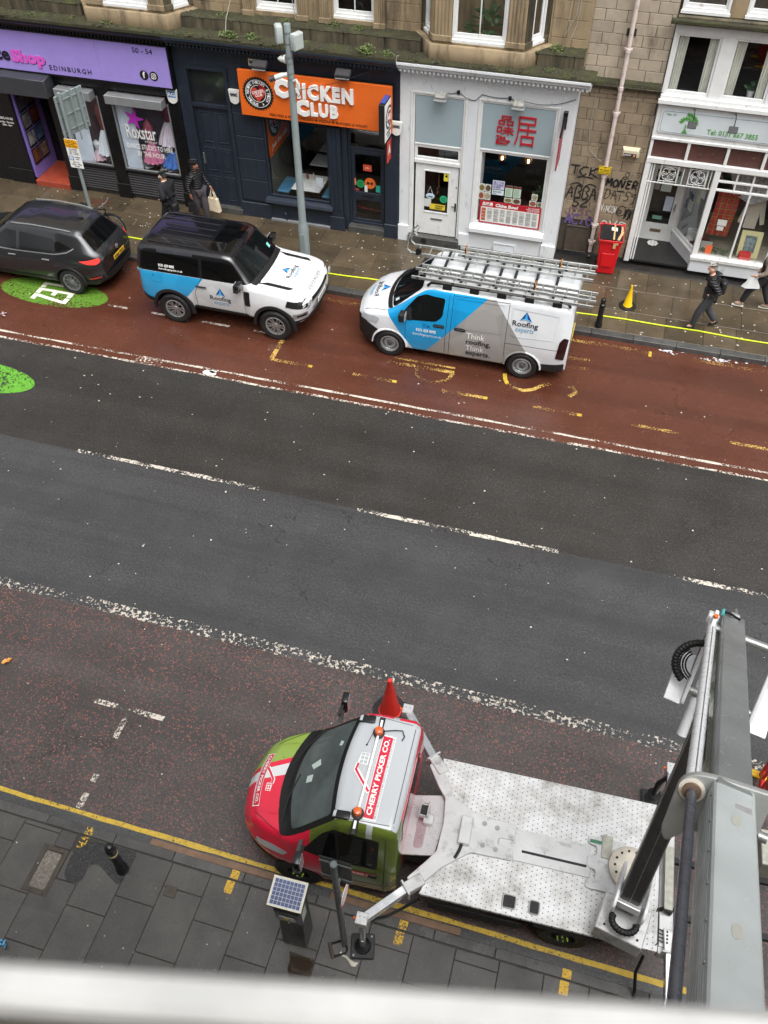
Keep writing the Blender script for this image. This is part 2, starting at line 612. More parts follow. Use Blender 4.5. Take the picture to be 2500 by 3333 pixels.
mark('bay_corner_mark', P_w6, [rect(-6.70, -5.45, 5.74, 5.83), rect(-6.11, -6.02, 5.25, 5.74)])
mark('bay_corner_mark', P_w8, [rect(-6.10, -6.0, 4.05, 4.30), rect(-6.1, -6.0, 4.49, 4.62)])
mark('kerb_yellow_line', P_y9, wavy(-30, 20, 4.0, 0.072, 160, 0.008, 9))
for x0, x1 in ((-7.12, -6.07), (-5.1, -4.04), (-2.97, -1.93), (-0.9, 0.17), (1.25, 2.24), (3.3, 4.3), (5.4, 6.4)):
    mark('bay_yellow_dash', P_y5, [rect(x0, x1, 14.98, 15.07)])
mark('bay_yellow_end', P_y5, [rect(-7.14, -7.03, 15.07, 15.8)])
for k, x in enumerate((-6.07, -4.04, -1.93, 0.17)):
    mark('bay_yellow_cap', P_y9, [rect(x-0.1, x, 14.983, 15.067)], 0.007)
mark('kerb_yellow_line', P_y3, wavy(-12, 14, 17.66, 0.12, 60, 0.02, 10))
mark('kerb_yellow_tick', P_y9, [rect(1.40, 1.47, 17.50, 17.70)], 0.007)
for x0, x1 in ((-11.79, -11.26), (-10.6, -10.05), (-9.24, -8.52), (-7.88, -7.3)):
    mark('bay_white_dash', P_w8, [rect(x0, x1, 15.91, 15.98)])
# worn yellow road lettering beneath and behind the van
mark('road_lettering', P_y5, stroke([(-4.43, 15.68), (-2.84, 15.70)], 0.10)+stroke([(-4.3, 15.86), (-3.4, 15.86), (-2.86, 15.86)], 0.06)
     + stroke([(-3.72, 15.64), (-3.66, 15.4), (-3.48, 15.26), (-3.2, 15.25), (-2.95, 15.4), (-2.86, 15.66)], 0.08))
mark('road_lettering', P_y5, stroke([(-1.72, 15.98), (-1.68, 15.8), (-1.6, 15.64), (-1.40, 15.52), (-1.2, 15.51), (-1.0, 15.60), (-0.8, 15.82), (-0.6, 15.95), (-0.4, 15.98), (-0.16, 15.90), (-0.06, 15.76), (-0.18, 15.58)], 0.10))
mark('road_lettering', P_y3, stroke([(-0.97, 16.08), (-0.02, 16.15)], 0.10)+stroke([(-0.6, 16.6), (0.1, 16.65)], 0.1)+stroke([(-0.5, 16.95), (0.1, 17.0)], 0.1))
mark('road_lettering', P_y9, stroke([(-1.72, 15.98), (-1.68, 15.8), (-1.6, 15.64)], 0.09), 0.007)
# green emission-zone roundels with their white letters
def roundel(cx, cy, rx, ry, mat):
    mark('zone_roundel', mat, [circle(cx, cy, rx, 48, ry)])
roundel(-13.4, 16.08, 1.5, 0.56, P_gr)
roundel(-13.42, 12.64, 1.48, 0.50, P_gr2)
P_ws = worn('white_letter_paint', rgb(224, 220, 205), 0.93, 30, amt=0.08)
def zone_letters(x0, x1, y0, y1):
    h = (y1-y0); w = h/3.3
    t = 0.13
    P = []
    def L(yt):   # letter spans yt (its left) down to yt-w
        return [rect(x0, x1, yt-0.09, yt), rect(x0, x0+t, yt-w, yt-0.092)]
    def E(yt):
        return [rect(x0, x1, yt-0.09, yt)]+[rect(a, a+t, yt-w, yt-0.092) for a in (x0, (x0+x1)/2-t/2, x1-t)]
    def Z(yt):
        return [rect(x0, x0+t, yt-w, yt), rect(x1-t, x1, yt-w, yt), [(x0+t+0.002, yt), (x0+t+0.002, yt-0.10), (x1-t-0.002, yt-w), (x1-t-0.002, yt-w+0.10)]]
    for fn, k in ((L, 0), (E, 1), (Z, 2)):
        P += fn(y1-k*w*1.15)
    mark('zone_lettering', P_ws, P, 0.008)
zone_letters(-13.85, -12.85, 15.68, 16.42)
zone_letters(-14.4, -13.45, 12.27, 13.0)
# soapy run-off along the gutter
mark('foam_spill', worn('foam', rgb(205, 208, 212), 0.40, 9, rough=0.2, amt=0.25), [
    [(1.55, 17.80), (1.9, 17.72), (2.5, 17.74), (3.0, 17.70), (3.6, 17.84), (4.2, 17.83), (4.2, 17.87), (2.9, 17.875), (1.7, 17.87)],
    circle(2.35, 17.80, 0.32, 16, 0.07)], 0.010)

# pavements
S_far = wetstone('wet_sandstone_flag', rgb(52, 46, 38), rgb(92, 80, 62), rough=0.20, rnd=0.2)
S_near = wetstone('wet_grey_flag', rgb(58, 57, 55), rgb(86, 84, 81), rough=0.20, rnd=0.13, scale=2.2)
S_kerb = wetstone('wet_kerb_granite', rgb(54, 54, 54), rgb(84, 83, 81), rough=0.28, rnd=0.14, scale=5)
M_joint = pm('pavement_joint', rgb(48, 45, 41), 0.7, bump=0.4, bscale=50)
PZ = 0.12
pav_far = structure(box('pavement', M_joint, None, -60, 50, 17.98, 20.9, -0.01, PZ-0.012, bevel=0))
pav_near = structure(box('pavement', M_joint, None, -60, 50, -0.4, 3.74, -0.01, PZ-0.012, bevel=0))
FLAG = {}
def flag(name, mat, parent, x0, x1, y0, y1, ztop, gap=0.008, rr=random, th=0.06):
    w, d = x1-x0-gap, y1-y0-gap
    key = (mat.name, round(w, 2), round(d, 2))
    if key not in FLAG:
        FLAG[key] = MB().box(-w/2, w/2, -d/2, d/2, -th, 0).mesh(name, mat, bevel=0.006)
    o = bpy.data.objects.new(name, FLAG[key])
    o.location = ((x0+x1)/2, (y0+y1)/2, ztop+rr.uniform(-0.002, 0.003))
    o.rotation_euler = (rr.uniform(-0.004, 0.004), rr.uniform(-0.004, 0.004), rr.uniform(-0.003, 0.003))
    link(o, parent)
    return o
rr = random.Random(3)
for row, (y0, y1) in enumerate(((18.10, 18.98), (18.98, 19.92), (19.92, 20.80))):
    x = -21.0+rr.uniform(0, 0.8)
    while x < 5.6:
        w = rr.choice((0.75, 0.9, 0.9, 1.05))
        flag('flagstone', S_far, pav_far, x, x+w, y0, y1, PZ, rr=rr)
        x += w
x = -21.0
while x < 6:
    flag('kerb_stone', S_kerb, pav_far, x, x+1.0, 17.89, 18.095, PZ+0.003, 0.01, rr, 0.13)
    x += 1.0
# near pavement: flags 0.6 wide, staggered joints read off the photograph
stag = {0: 2.09, 1: 2.71, 2: 3.01, 3: 2.42, 4: 3.01, 5: 2.71, 6: 2.2, 7: 2.95, 8: 2.5, 9: 3.05, 10: 2.6, 11: 2.25, 12: 2.9, 13: 2.5, 14: 3.0, 15: 2.4, -1: 2.69, -2: 2.4, -3: 3.0, -4: 2.6, -5: 2.2}
for k, s in stag.items():
    x0 = -6.07+0.6*k
    ys = [3.655]
    y = s
    while y+0.9 < 3.6:
        y += 0.9
    while y > 0.2:
        ys.append(y); y -= 0.9
    ys.append(max(y, -0.35))
    for a, b in zip(ys, ys[1:]):
        if k == 0 and 2.6 < (a+b)/2 < 3.4:
            continue                                     # the inspection cover sits here
        flag('flagstone', S_near, pav_near, x0, x0+0.6, b, a, PZ, 0.007, rr)
x = -10.2
while x < 6:
    w = rr.choice((0.85, 0.95, 1.1))
    flag('kerb_stone', S_kerb, pav_near, x, x+w, 3.665, 3.815, PZ+0.002, 0.01, rr, 0.13)
    x += w
# inspection cover: stone-filled tray in an iron frame
M_iron = pm('weathered_iron', rgb(74, 68, 62), 0.5, 0.6, 0.2, 9, 0.3, 60)
M_infill = asphalt('cover_infill', rgb(104, 98, 90), rough=0.4, grain=70, bump=1.0)
t = thing('inspection_cover', 'long pebbly inspection cover in a metal frame on near pavement', 'manhole cover', (-6.0, 3.05, PZ), 0, None, True)
b = MB()
for (x0, x1, y0, y1) in ((-6.2, -6.13, 2.72, 3.4), (-5.87, -5.8, 2.72, 3.4), (-6.13, -5.87, 2.72, 2.79), (-6.13, -5.87, 3.33, 3.4)):
    b.box(x0, x1, y0, y1, 0.06, PZ+0.004)
b.build('frame', M_iron, t, bevel=0.004)
b = MB(); b.prism(rpoly(rect(-6.125, -5.875, 2.795, 3.325), 0.05), FXY, 0.06, PZ+0.001)
b.build('infill', M_infill, t, bevel=0.004)
for (x0, x1, y0, y1) in ((-6.07, -5.8, 3.405, 3.655), (-5.795, -5.47, 3.0, 3.4), (-5.795, -5.47, 2.72, 2.995)):
    flag('flagstone', S_near, pav_near, x0, x1, y0, y1, PZ, 0.007, rr)
flag('flagstone', S_near, pav_near, -6.07, -5.47, 2.09, 2.715, PZ, 0.007, rr)
# black patch of made-good tarmac round the near bollard
M_patch = asphalt('patch_asphalt', rgb(26, 26, 27), rough=0.25, grain=40, bump=1.2)
pts = [(-5.46, 3.635), (-4.83, 3.645), (-4.84, 3.35), (-4.89, 3.14), (-5.1, 3.24), (-5.3, 3.34), (-5.42, 3.30), (-5.42, 3.04), (-5.63, 2.99), (-5.72, 3.10), (-5.74, 3.38), (-5.62, 3.55)]
b = MB(); b.prism(rpoly(pts, 0.06, 3), FXY, PZ-0.03, PZ+0.009)
structure(b.build('tarmac_patch', M_patch))
t = thing('stopcock_cover', 'small square metal stopcock lid set into near pavement', 'stopcock', (-4.13, 3.27, PZ), 0.02)
MB().box(-0.085, 0.085, -0.075, 0.075, -0.02, 0.009).build('lid', M_iron, t, bevel=0.004)
letters('lettering', 'GV', M_iron, t, -0.04, 0.04, -0.02, 0.025, 0.0125, -0.003, fn=FXY)
# yellow loading marks over the kerb
for k, x in enumerate((-5.66, -3.34, -0.84, 1.42)):
    mk = worn('kerb_mark_%d' % k, rgb(206, 166, 48), 0.66-(0.2 if k == 0 else 0), 30, amt=0.15)
    mark('kerb_loading_mark', mk, [rect(x-0.06, x+0.06, 3.68, 3.80), rect(x-0.075, x+0.045, 3.47, 3.645)], PZ+0.008)
# brown boards lying along the gutter
M_board = pm('wet_brown_board', rgb(112, 86, 66), 0.45, 0, 0.25, 6, 0.3, 30)
for (x0, x1, lab) in ((-4.75, -2.55, 'long brown board lying in gutter ahead of the red truck cab'), (-1.95, -0.06, 'long brown board lying in gutter beneath the outrigger arm')):
    o = MB().box(-(x1-x0)/2, (x1-x0)/2, -0.05, 0.05, 0, 0.055).build('timber_board', M_board, None, bevel=0.006)
    o.location = ((x0+x1)/2, 3.875, 0.003); o.rotation_euler = (0, 0, 0.008)
    tag(o, lab, 'board', 'boards lying in the gutter')
# puddle by the ticket machine
mt, nt, out = nodes('puddle_water')
p = principled(nt, out)
setv(p, Base_Color=(0.035, 0.026, 0.018, 1), Roughness=0.03)
M_water = mt
pts = [(-2.26, 3.0), (-2.0, 2.985), (-1.88, 3.0), (-1.86, 2.85), (-1.9, 2.6), (-2.05, 2.55), (-2.14, 2.7), (-2.2, 2.78), (-2.19, 2.9)]
b = MB(); b.prism(rpoly(pts, 0.05, 3), FXY, PZ-0.02, PZ+0.007)
structure(b.build('puddle', M_water, smooth=False))
# trodden-in gum: nobody could count it
b = MB()
rr = random.Random(11)
def gum(x, y, z, r):
    n = 7
    e = rr.uniform(0.6, 1)
    a = rr.uniform(0, 3)
    b.add([(x+r*math.cos(2*math.pi*i/n+a)*rr.uniform(0.8, 1.1), y+e*r*math.sin(2*math.pi*i/n+a), z) for i in range(n)], [tuple(range(n))])
for _ in range(230):
    gum(rr.uniform(-16, 5), rr.uniform(7.6, 17.7), 0.010, rr.choice((0.008, 0.010, 0.013, 0.020)))
for _ in range(110):
    gum(rr.uniform(-10, 4), rr.uniform(4.1, 7.4), 0.010, rr.choice((0.006, 0.008, 0.012)))
for _ in range(330):
    gum(rr.uniform(-17, 5), rr.uniform(18.1, 20.75), PZ+0.0065, rr.choice((0.012, 0.015, 0.02, 0.025)))
for _ in range(75):
    gum(rr.uniform(-8, 3), rr.uniform(1.4, 3.6), PZ+0.0065, rr.choice((0.006, 0.008, 0.011)))
stuff(b.build('chewing_gum', pm('gum', rgb(196, 192, 182), 0.6, var=0.2, scale=2), None, smooth=False))
# ================================================================== buildings across the street
M_stone = pm('tenement_sandstone', rgb(150, 132, 104), 0.75, 0, 0.14, 2.2, 0.35, 40, stain=rgb(70, 62, 50), stain_amt=0.55, stain_scale=(1.6, 1.6, 0.3))
M_stone_d = pm('soot_stained_stone', rgb(92, 84, 66), 0.75, 0, 0.25, 2.5, 0.45, 35, stain=rgb(38, 36, 28), stain_amt=0.9, stain_scale=(2.5, 2.5, 0.35))
M_navy = pm('navy_gloss_paint', rgb(37, 44, 56), 0.36, 0, 0.14, 3, 0.12, 25, stain=rgb(62, 68, 78), stain_amt=0.2, stain_scale=(6, 6, 0.5))
M_black = pm('black_gloss_paint', rgb(17, 17, 19), 0.32, 0, 0.2, 3, 0.1, 25)
M_blackm = pm('black_rubber', rgb(15, 15, 16), 0.6, 0, 0.2, 6)
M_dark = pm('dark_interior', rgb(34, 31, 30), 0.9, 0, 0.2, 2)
M_white = pm('white_masonry_paint', rgb(216, 219, 222), 0.6, 0, 0.05, 2, 0.2, 18, stain=rgb(150, 150, 148), stain_amt=0.12, stain_scale=(2.5, 2.5, 0.8))
M_wood = pm('white_gloss_joinery', rgb(222, 223, 222), 0.35, 0, 0.05, 4, 0.1, 30, stain=rgb(165, 160, 150), stain_amt=0.05, stain_scale=(3, 3, 1))
M_greyp = pm('blue_grey_panel', rgb(152, 168, 174), 0.45, 0, 0.04, 1.5)
M_steel = pm('dull_steel', rgb(150, 153, 152), 0.4, 0.7, 0.12, 6)
M_galv = pm('galvanised_steel', rgb(140, 146, 146), 0.45, 0.55, 0.12, 7)
M_post = pm('grey_post_paint', rgb(128, 138, 138), 0.42, 0, 0.07, 5, 0.08, 30)
M_silver = pm('shutter_aluminium', rgb(148, 150, 152), 0.42, 0.4, 0.1, 5)
G_shop = glass('shop_glass', (0.985, 0.99, 0.99))
G_sash = glass('sash_glass', (0.97, 0.98, 0.985))
def moss(name):
    mt, nt, out = nodes(name)
    p = principled(nt, out)
    v = coords(nt)
    a = noise(nt, v, 3.0, 8, 0.7)
    c = ramp(nt, a, [(0.32, rgb(36, 33, 25)), (0.50, rgb(52, 48, 32)), (0.60, rgb(62, 66, 32)), (0.70, rgb(96, 106, 40)), (0.80, rgb(104, 96, 78))])
    f = noise(nt, v, 45, 4, 0.7)
    c = mix(nt, 0.45, c, ramp(nt, f, [(0.3, rgb(24, 23, 17)), (0.7, rgb(84, 84, 52))]))
    sp = ramp(nt, noise(nt, v, 38, 2), [(0.70, (0,0,0)), (0.73, (1,1,1))])
    c = mix(nt, sp, c, rgb(170, 168, 156))
    nt.links.new(c, p.inputs['Base Color'])
    setv(p, Roughness=0.85)
    bumpnode(nt, p, math_(nt, 'ADD', f, a), 1.0, 0.03)
    return mt
M_moss = moss('moss')
FY = 20.8

def bars(b, x0, x1, z0, z1, y0, y1, t, tb=None, tt=None):
    tb = t if tb is None else tb
    tt = t if tt is None else tt
    b.box(x0, x0+t, y0, y1, z0, z1); b.box(x1-t, x1, y0, y1, z0, z1)
    b.box(x0+t, x1-t, y0, y1, z0, z0+tb); b.box(x0+t, x1-t, y0, y1, z1-tt, z1)
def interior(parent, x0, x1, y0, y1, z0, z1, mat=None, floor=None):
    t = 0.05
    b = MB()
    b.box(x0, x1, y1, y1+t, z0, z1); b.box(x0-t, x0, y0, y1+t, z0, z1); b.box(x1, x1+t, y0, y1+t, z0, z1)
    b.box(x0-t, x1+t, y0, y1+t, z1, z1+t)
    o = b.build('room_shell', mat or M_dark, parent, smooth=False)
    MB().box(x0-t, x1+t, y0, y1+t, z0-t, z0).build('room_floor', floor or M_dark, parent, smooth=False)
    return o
def pane(parent, x0, x1, z0, z1, y, mat=None):
    return MB().box(x0, x1, y, y+0.008, z0, z1).build('pane', mat or G_shop, parent, smooth=False)
def card(parent, name, mat, x0, x1, z0, z1, y, th=0.004, r=0):
    b = MB()
    pl = rect(x0, x1, z0, z1)
    b.prism(rpoly(pl, r) if r else pl, FXZ, y, y+th)
    return b.build(name, mat, parent, smooth=False)
_cc = {}
def flatc(r, g, b_, rough=0.5, emit=0):
    k = (r, g, b_, rough)
    if k not in _cc:
        _cc[k] = pm('print_%d_%d_%d_%d' % (r, g, b_, int(rough*100)), rgb(r, g, b_), rough, 0, 0.04, 4)
    return _cc[k]
WHT = flatc(235, 235, 232); BLK = flatc(24, 24, 26); RED = flatc(178, 28, 40)

# tenement over the shops
TEN = thing('tenement_building', 'mossy sandstone tenement with fluted bay windows above the shops', 'building', (-8, 21.3, 0), 0, None, True)
WY = 21.25
# upper wall, in pieces round the window openings
wins = [(-9.28, -8.22), (-7.34, -6.32)]
b = MB()
ZT = 13.6
xs = [(-22.0, -13.9), (-10.9, -9.28), (-8.22, -7.34), (-6.32, -5.2), (-2.25, -1.35)]
for x0, x1 in xs:
    b.box(x0, x1, WY, WY+0.35, 4.8, 7.7)
b.box(-13.9, -10.9, WY+0.1, WY+0.35, 4.8, 7.7)
b.box(-5.2, -2.25, WY+0.1, WY+0.35, 4.8, 7.7)
for x0, x1 in wins:
    b.box(x0, x1, WY, WY+0.35, 4.8, 5.28)
b.box(-22, -1.35, WY, WY+0.35, 7.7, ZT)
b.box(-22, -1.35, WY+3.2, WY+3.5, 4.8, ZT)          # rear wall of the rooms
b.box(-22, -1.35, WY+0.35, WY+3.2, ZT-0.2, ZT)      # roof
b.box(-1.36, -1.35+0.0, WY+0.35, WY+3.2, 4.8, ZT)
b.build('upper_wall', M_stone, TEN, smooth=False)
MB().box(-22, -1.35, WY+0.35, WY+3.2, 4.7, 4.75).build('room_floor', M_dark, TEN, smooth=False)
# coursed facing blocks that can be told apart near the bay
rr = random.Random(5)
for x0, x1 in ((-6.02, -5.22), (-10.85, -9.6), (-2.2, -1.4)):
    z = 5.0
    while z < 6.6:
        h = 0.38
        mid = x0+(x1-x0)*rr.uniform(0.4, 0.6)
        for a, c in ((x0, mid-0.006), (mid+0.006, x1)):
            MB().box(a, c, WY-0.02, WY-0.001, z, z+h-0.01).build('stone_block', M_stone, TEN, bevel=0.006)
        z += h
def fluted(parent, c, w, z0, z1, nrm=(0, -1), mat=None):
    b = MB()
    nx, ny = nrm; tx, ty = -ny, nx
    n = 5
    X = Vector((tx, ty, 0)); N = Vector((nx, ny, 0)); C0 = Vector((c[0], c[1], 0))
    H = Vector((0, 0, (z1-z0)/2)); Cz = Vector((0, 0, (z0+z1)/2))
    b.obox(C0+Cz-N*0.05, X*(w/2), N*0.05, H)
    for i in range(n):
        u = -w/2+w*(i+0.5)/n
        b.obox(C0+Cz+X*u+N*0.011, X*(w/n*0.32), N*0.01, H)
    b.obox(C0+Vector((0, 0, z0+0.06))+N*0.012, X*(w/2+0.02), N*0.028, Vector((0, 0, 0.06)))
    b.build('pilaster', mat or M_stone, parent, bevel=0.008)
def sash(parent, p0, p1, z0, z1, inset=0.03, bar=True, depth=0.06):
    p0 = Vector((*p0, 0)); p1 = Vector((*p1, 0))
    L = (p1-p0).length; X = (p1-p0)/L
    N = Vector((X.y, -X.x, 0))          # towards the street
    M = Matrix((X, -N, Vector((0, 0, 1)))).transposed().to_4x4()
    M.translation = p0
    w = MB()
    t = 0.06
    bars(w, 0, L, z0, z1, -0.02, depth, t, 0.09)
    bars(w, t, L-t, z0+0.09, z1-t, 0.015, depth-0.005, 0.045, 0.07)
    w.box(t, L-t, 0.012, depth-0.003, (z0+z1)/2-0.03, (z0+z1)/2+0.03)
    if bar:
        w.box(L/2-0.013, L/2+0.013, 0.018, depth-0.008, z0+0.16, (z0+z1)/2-0.03)
    w.box(-0.02, L+0.02, -0.06, -0.021, z0-0.035, z0+0.03)
    o = w.xf(M).build('window', M_wood, parent, bevel=0.004)
    g = MB().box(t+0.045, L-t-0.045, 0.03, 0.036, z0+0.16, z1-t-0.045)
    g.xf(M).build('pane', G_sash, o, smooth=False)
    return o
for x0, x1 in wins:
    sash(TEN, (x0, WY+0.1), (x1, WY+0.1), 5.30, 7.55)
for x, w in ((-9.44, 0.26), (-8.06, 0.26), (-7.5, 0.26), (-6.17, 0.26)):
    fluted(TEN, (x, WY-0.11), w, 5.2, 7.6)
# plain floors above, out of the frame
for z0 in (8.6, 11.2):
    for x0 in (-19.5, -16.8, -12.9, -9.28, -7.34, -4.3):
        o = MB(); bars(o, x0, x0+1.06, z0, z0+1.7, WY-0.04, WY-0.001, 0.07)
        o = o.build('window', M_wood, TEN)
        MB().box(x0+0.07, x0+0.99, WY-0.025, WY-0.015, z0+0.07, z0+1.63).build('pane', flatc(40, 46, 52, 0.1), o, smooth=False)
def bay(xl, xr, fy, side=0.5):
    pl = [(xl-side, WY+0.12), (xl, fy), (xr, fy), (xr+side, WY+0.12)]
    out = [(xl-side-0.2, WY+0.12), (xl-0.07, fy-0.09), (xr+0.07, fy-0.09), (xr+side+0.2, WY+0.12)]
    MB().prism(out, FXY, 4.84, 5.22).build('bay_base', M_stone, TEN, bevel=0.015)
    MB().prism([(p[0], p[1]-0.0) for p in pl], FXY, 5.221, 5.275).build('bay_sill', M_stone, TEN, bevel=0.01)
    MB().prism(out, FXY, 7.55, 8.0).build('bay_cornice', M_stone, TEN, bevel=0.02)
    MB().prism([(p[0], p[1]+0.08) for p in pl], FXY, 8.0, ZT-0.3).build('bay_upper', M_stone, TEN, bevel=0.02)
    pw = 0.40
    for x in (xl+pw/2, xr-pw/2):
        fluted(TEN, (x, fy), pw, 5.28, 7.55)
    sash(TEN, (xl+pw+0.01, fy+0.06), (xr-pw-0.01, fy+0.06), 5.30, 7.55)
    for s in (-1, 1):
        a = Vector((xr, fy)) if s > 0 else Vector((xl, fy))
        e = Vector((xr+side, WY+0.12)) if s > 0 else Vector((xl-side, WY+0.12))
        d = (e-a); L = d.length; d /= L
        n = Vector((d.y, -d.x)) if s > 0 else Vector((-d.y, d.x))
        c = a+d*0.13; fluted(TEN, (c.x, c.y), 0.2, 5.28, 7.55, (n.x, n.y), M_stone_d if s > 0 else M_stone)
        c = e-d*0.12; fluted(TEN, (c.x, c.y), 0.16, 5.28, 7.55, (n.x, n.y), M_stone_d)
        q0 = a+d*0.25-n*0.05; q1 = e-d*0.21-n*0.05
        if s < 0:
            q0, q1 = q1, q0
        sash(TEN, (q0.x, q0.y), (q1.x, q1.y), 5.30, 7.55, bar=False)
bay(-4.75, -2.7, 20.62, 0.48)
bay(-13.42, -11.38, 20.62, 0.5)
# house plants behind the bay glass
def leafy(name, parent, c, n, r, size, mat, seed=1, up=0.6, flat=1.0):
    q = random.Random(seed)
    b = MB()
    for i in range(n):
        d = Vector((q.uniform(-1, 1), q.uniform(-1, 1)*flat, q.uniform(-0.2, 1)*up)).normalized()
        p = Vector(c)+Vector((d.x*r[0]*q.uniform(0.15, 1), d.y*r[1]*q.uniform(0.15, 1), abs(d.z)*r[2]*q.uniform(0.1, 1)))
        s = size*q.uniform(0.6, 1.3)
        a = Vector((q.uniform(-1, 1), q.uniform(-1, 1), q.uniform(-0.3, 0.8))).normalized()
        w = a.orthogonal().normalized()*s*0.35
        b.add([p, p+a*s*0.5+w, p+a*s, p+a*s*0.5-w], [(0, 1, 2, 3)])
    return b.build(name, mat, parent, smooth=False)
M_leaf = pm('house_plant_leaf', rgb(52, 86, 52), 0.45, 0, 0.3, 20)
M_weed = pm('weed_leaf', rgb(78, 92, 40), 0.6, 0, 0.35, 30)
def blade(b, p, d, n, L, w):
    d = Vector(d).normalized(); s = d.cross(Vector(n)).normalized()
    rows = []
    for i in range(5):
        t = i/4
        c = Vector(p)+d*L*t+Vector(n)*(-0.25*L*t*t)
        k = w*math.sin(math.pi*(0.12+0.88*t))
        rows.append([c-s*k, c+s*k])
    b.grid(rows)
t = thing('house_plant', 'large-leaved potted plant behind the bay window over the white restaurant', 'plant', (-3.7, 20.95, 5.0), 0, None, True)
q = random.Random(4)
b = MB()
for i in range(26):
    a = q.uniform(0, 6.28)
    blade(b, (-3.7+q.uniform(-0.3, 0.3), 20.95+q.uniform(-0.1, 0.1), 5.35+q.uniform(0, 0.6)), (math.cos(a), math.sin(a)*0.5, q.uniform(-0.2, 0.7)), (0, -0.3, 1), q.uniform(0.2, 0.34), q.uniform(0.03, 0.06))
b.build('foliage', M_leaf, t, smooth=False)
MB().tube([(-3.7, 20.95, 5.0), (-3.66, 20.95, 5.5), (-3.74, 20.96, 6.1)], 0.02, 6).build('stem', M_leaf, t)
b = MB(); b.lathe([(0.12, 5.0), (0.16, 5.22)], (-3.7, 20.95, 0), 'z', 14); b.build('pot', flatc(120, 62, 44), t)

# mossy stone ledge and the low parapet that runs along it
b = MB()
q = random.Random(8)
nx = 170
rows = []
for j, (y, z) in enumerate(((20.36, 4.80), (20.36, 4.865), (20.40, 4.885), (20.55, 4.90), (20.68, 4.90), (20.80, 4.92))):
    rows.append([(-22+20.98*i/nx, y, z+(q.uniform(-0.012, 0.014) if j > 1 else 0)) for i in range(nx+1)])
b.grid(rows)
b.build('mossy_ledge', M_moss, TEN)
def parapet(x0, x1):
    x = x0
    while x < x1-0.05:
        w = min(rr.uniform(0.75, 1.0), x1-x)
        MB().box(x+0.004, x+w-0.004, 20.76, 21.0, 4.9, 5.17).build('parapet_stone', M_stone_d, TEN, bevel=0.015)
        x += w
    n = max(4, int((x1-x0)*8))
    g = MB()
    rows = []
    for j, y in enumerate((20.75, 20.79, 20.9, 21.05, 21.16, 21.25)):
        rows.append([(x0+(x1-x0)*i/n, y, 5.172+(0.0 if j == 0 else 0.02)+q.uniform(-0.008, 0.016)) for i in range(n+1)])
    g.grid(rows)
    g.build('moss_blanket', M_moss, TEN)
parapet(-22, -13.75); parapet(-11.05, -5.08); parapet(-2.4, -1.36)
# weeds rooted in the moss, each a small plant of its own
b = MB(); q = random.Random(44)
for _ in range(900):
    x = q.uniform(-18, -1.4)
    if q.random() < 0.6:
        y, z = 20.40+0.34*q.random()**1.5, 4.89
    else:
        y, z = q.uniform(20.78, 21.2), 5.185
        if -13.6 < x < -11.1 or -5.0 < x < -2.5:
            continue
    r_ = q.uniform(0.015, 0.06)
    for k in range(3):
        c_ = Vector((x+q.uniform(-1, 1)*r_, y+q.uniform(-1, 1)*r_*0.6, z))
        n_ = 6
        ring = [c_+Vector((r_*0.8*math.cos(6.283*i/n_), r_*0.8*math.sin(6.283*i/n_), 0)) for i in range(n_)]
        b.add(ring+[c_+Vector((q.uniform(-0.3, 0.3)*r_, 0, r_*q.uniform(0.4, 0.8)))], [(i, (i+1) % n_, n_) for i in range(n_)])
stuff(b.build('moss', M_moss))
def weed(x, y, z, r, n, lab, seed):
    o = leafy('weed_plant', None, (0, 0, 0), int(n*1.6), (r*1.1, r*0.7, r*0.8), r*0.26, M_weed, seed, 0.9)
    o.location = (x, y, z)
    tag(o, lab, 'plant', 'weeds on the mossy ledge')
for i, (x, y, z, r, n, lab) in enumerate((
    (-12.95, 20.5, 4.91, 0.16, 46, 'leafy weed on the ledge above the lilac sign'),
    (-9.75, 20.52, 4.91, 0.24, 90, 'spreading weed on the ledge above the navy stair door'),
    (-9.15, 20.55, 4.91, 0.2, 70, 'reddish-stemmed weed on the ledge above the orange sign start'),
    (-6.3, 20.5, 4.91, 0.26, 90, 'trailing weed on the ledge above the orange sign end'),
    (-5.8, 20.48, 4.91, 0.16, 60, 'low weed on the ledge where navy meets white'),
    (-10.0, 20.95, 5.19, 0.16, 44, 'upright weed on the parapet over the navy stair door'),
    (-8.4, 21.0, 5.19, 0.13, 30, 'small weed on the parapet below the first sash window'),
    (-7.25, 21.05, 5.19, 0.17, 44, 'bushy weed on the parapet between the two sash windows'),
    (-6.6, 21.0, 5.19, 0.16, 44, 'weed on the parapet beneath the second sash window'),
    (-2.0, 21.0, 5.19, 0.2, 70, 'fern-like weed on the parapet right of the bay window'),
    (-2.05, 20.55, 4.91, 0.12, 36, 'bright low weed on the white cornice ledge'),
    (-2.62, 20.6, 4.91, 0.11, 30, 'thin weed at the corner of the bay base'),
    (-15.0, 20.5, 4.91, 0.14, 40, 'low weed on the ledge above the word Shop'),
    (-13.9, 20.52, 4.91, 0.13, 36, 'small weed on the ledge left of the bay base'))):
    weed(x, y, z, r, n, lab, 20+i)
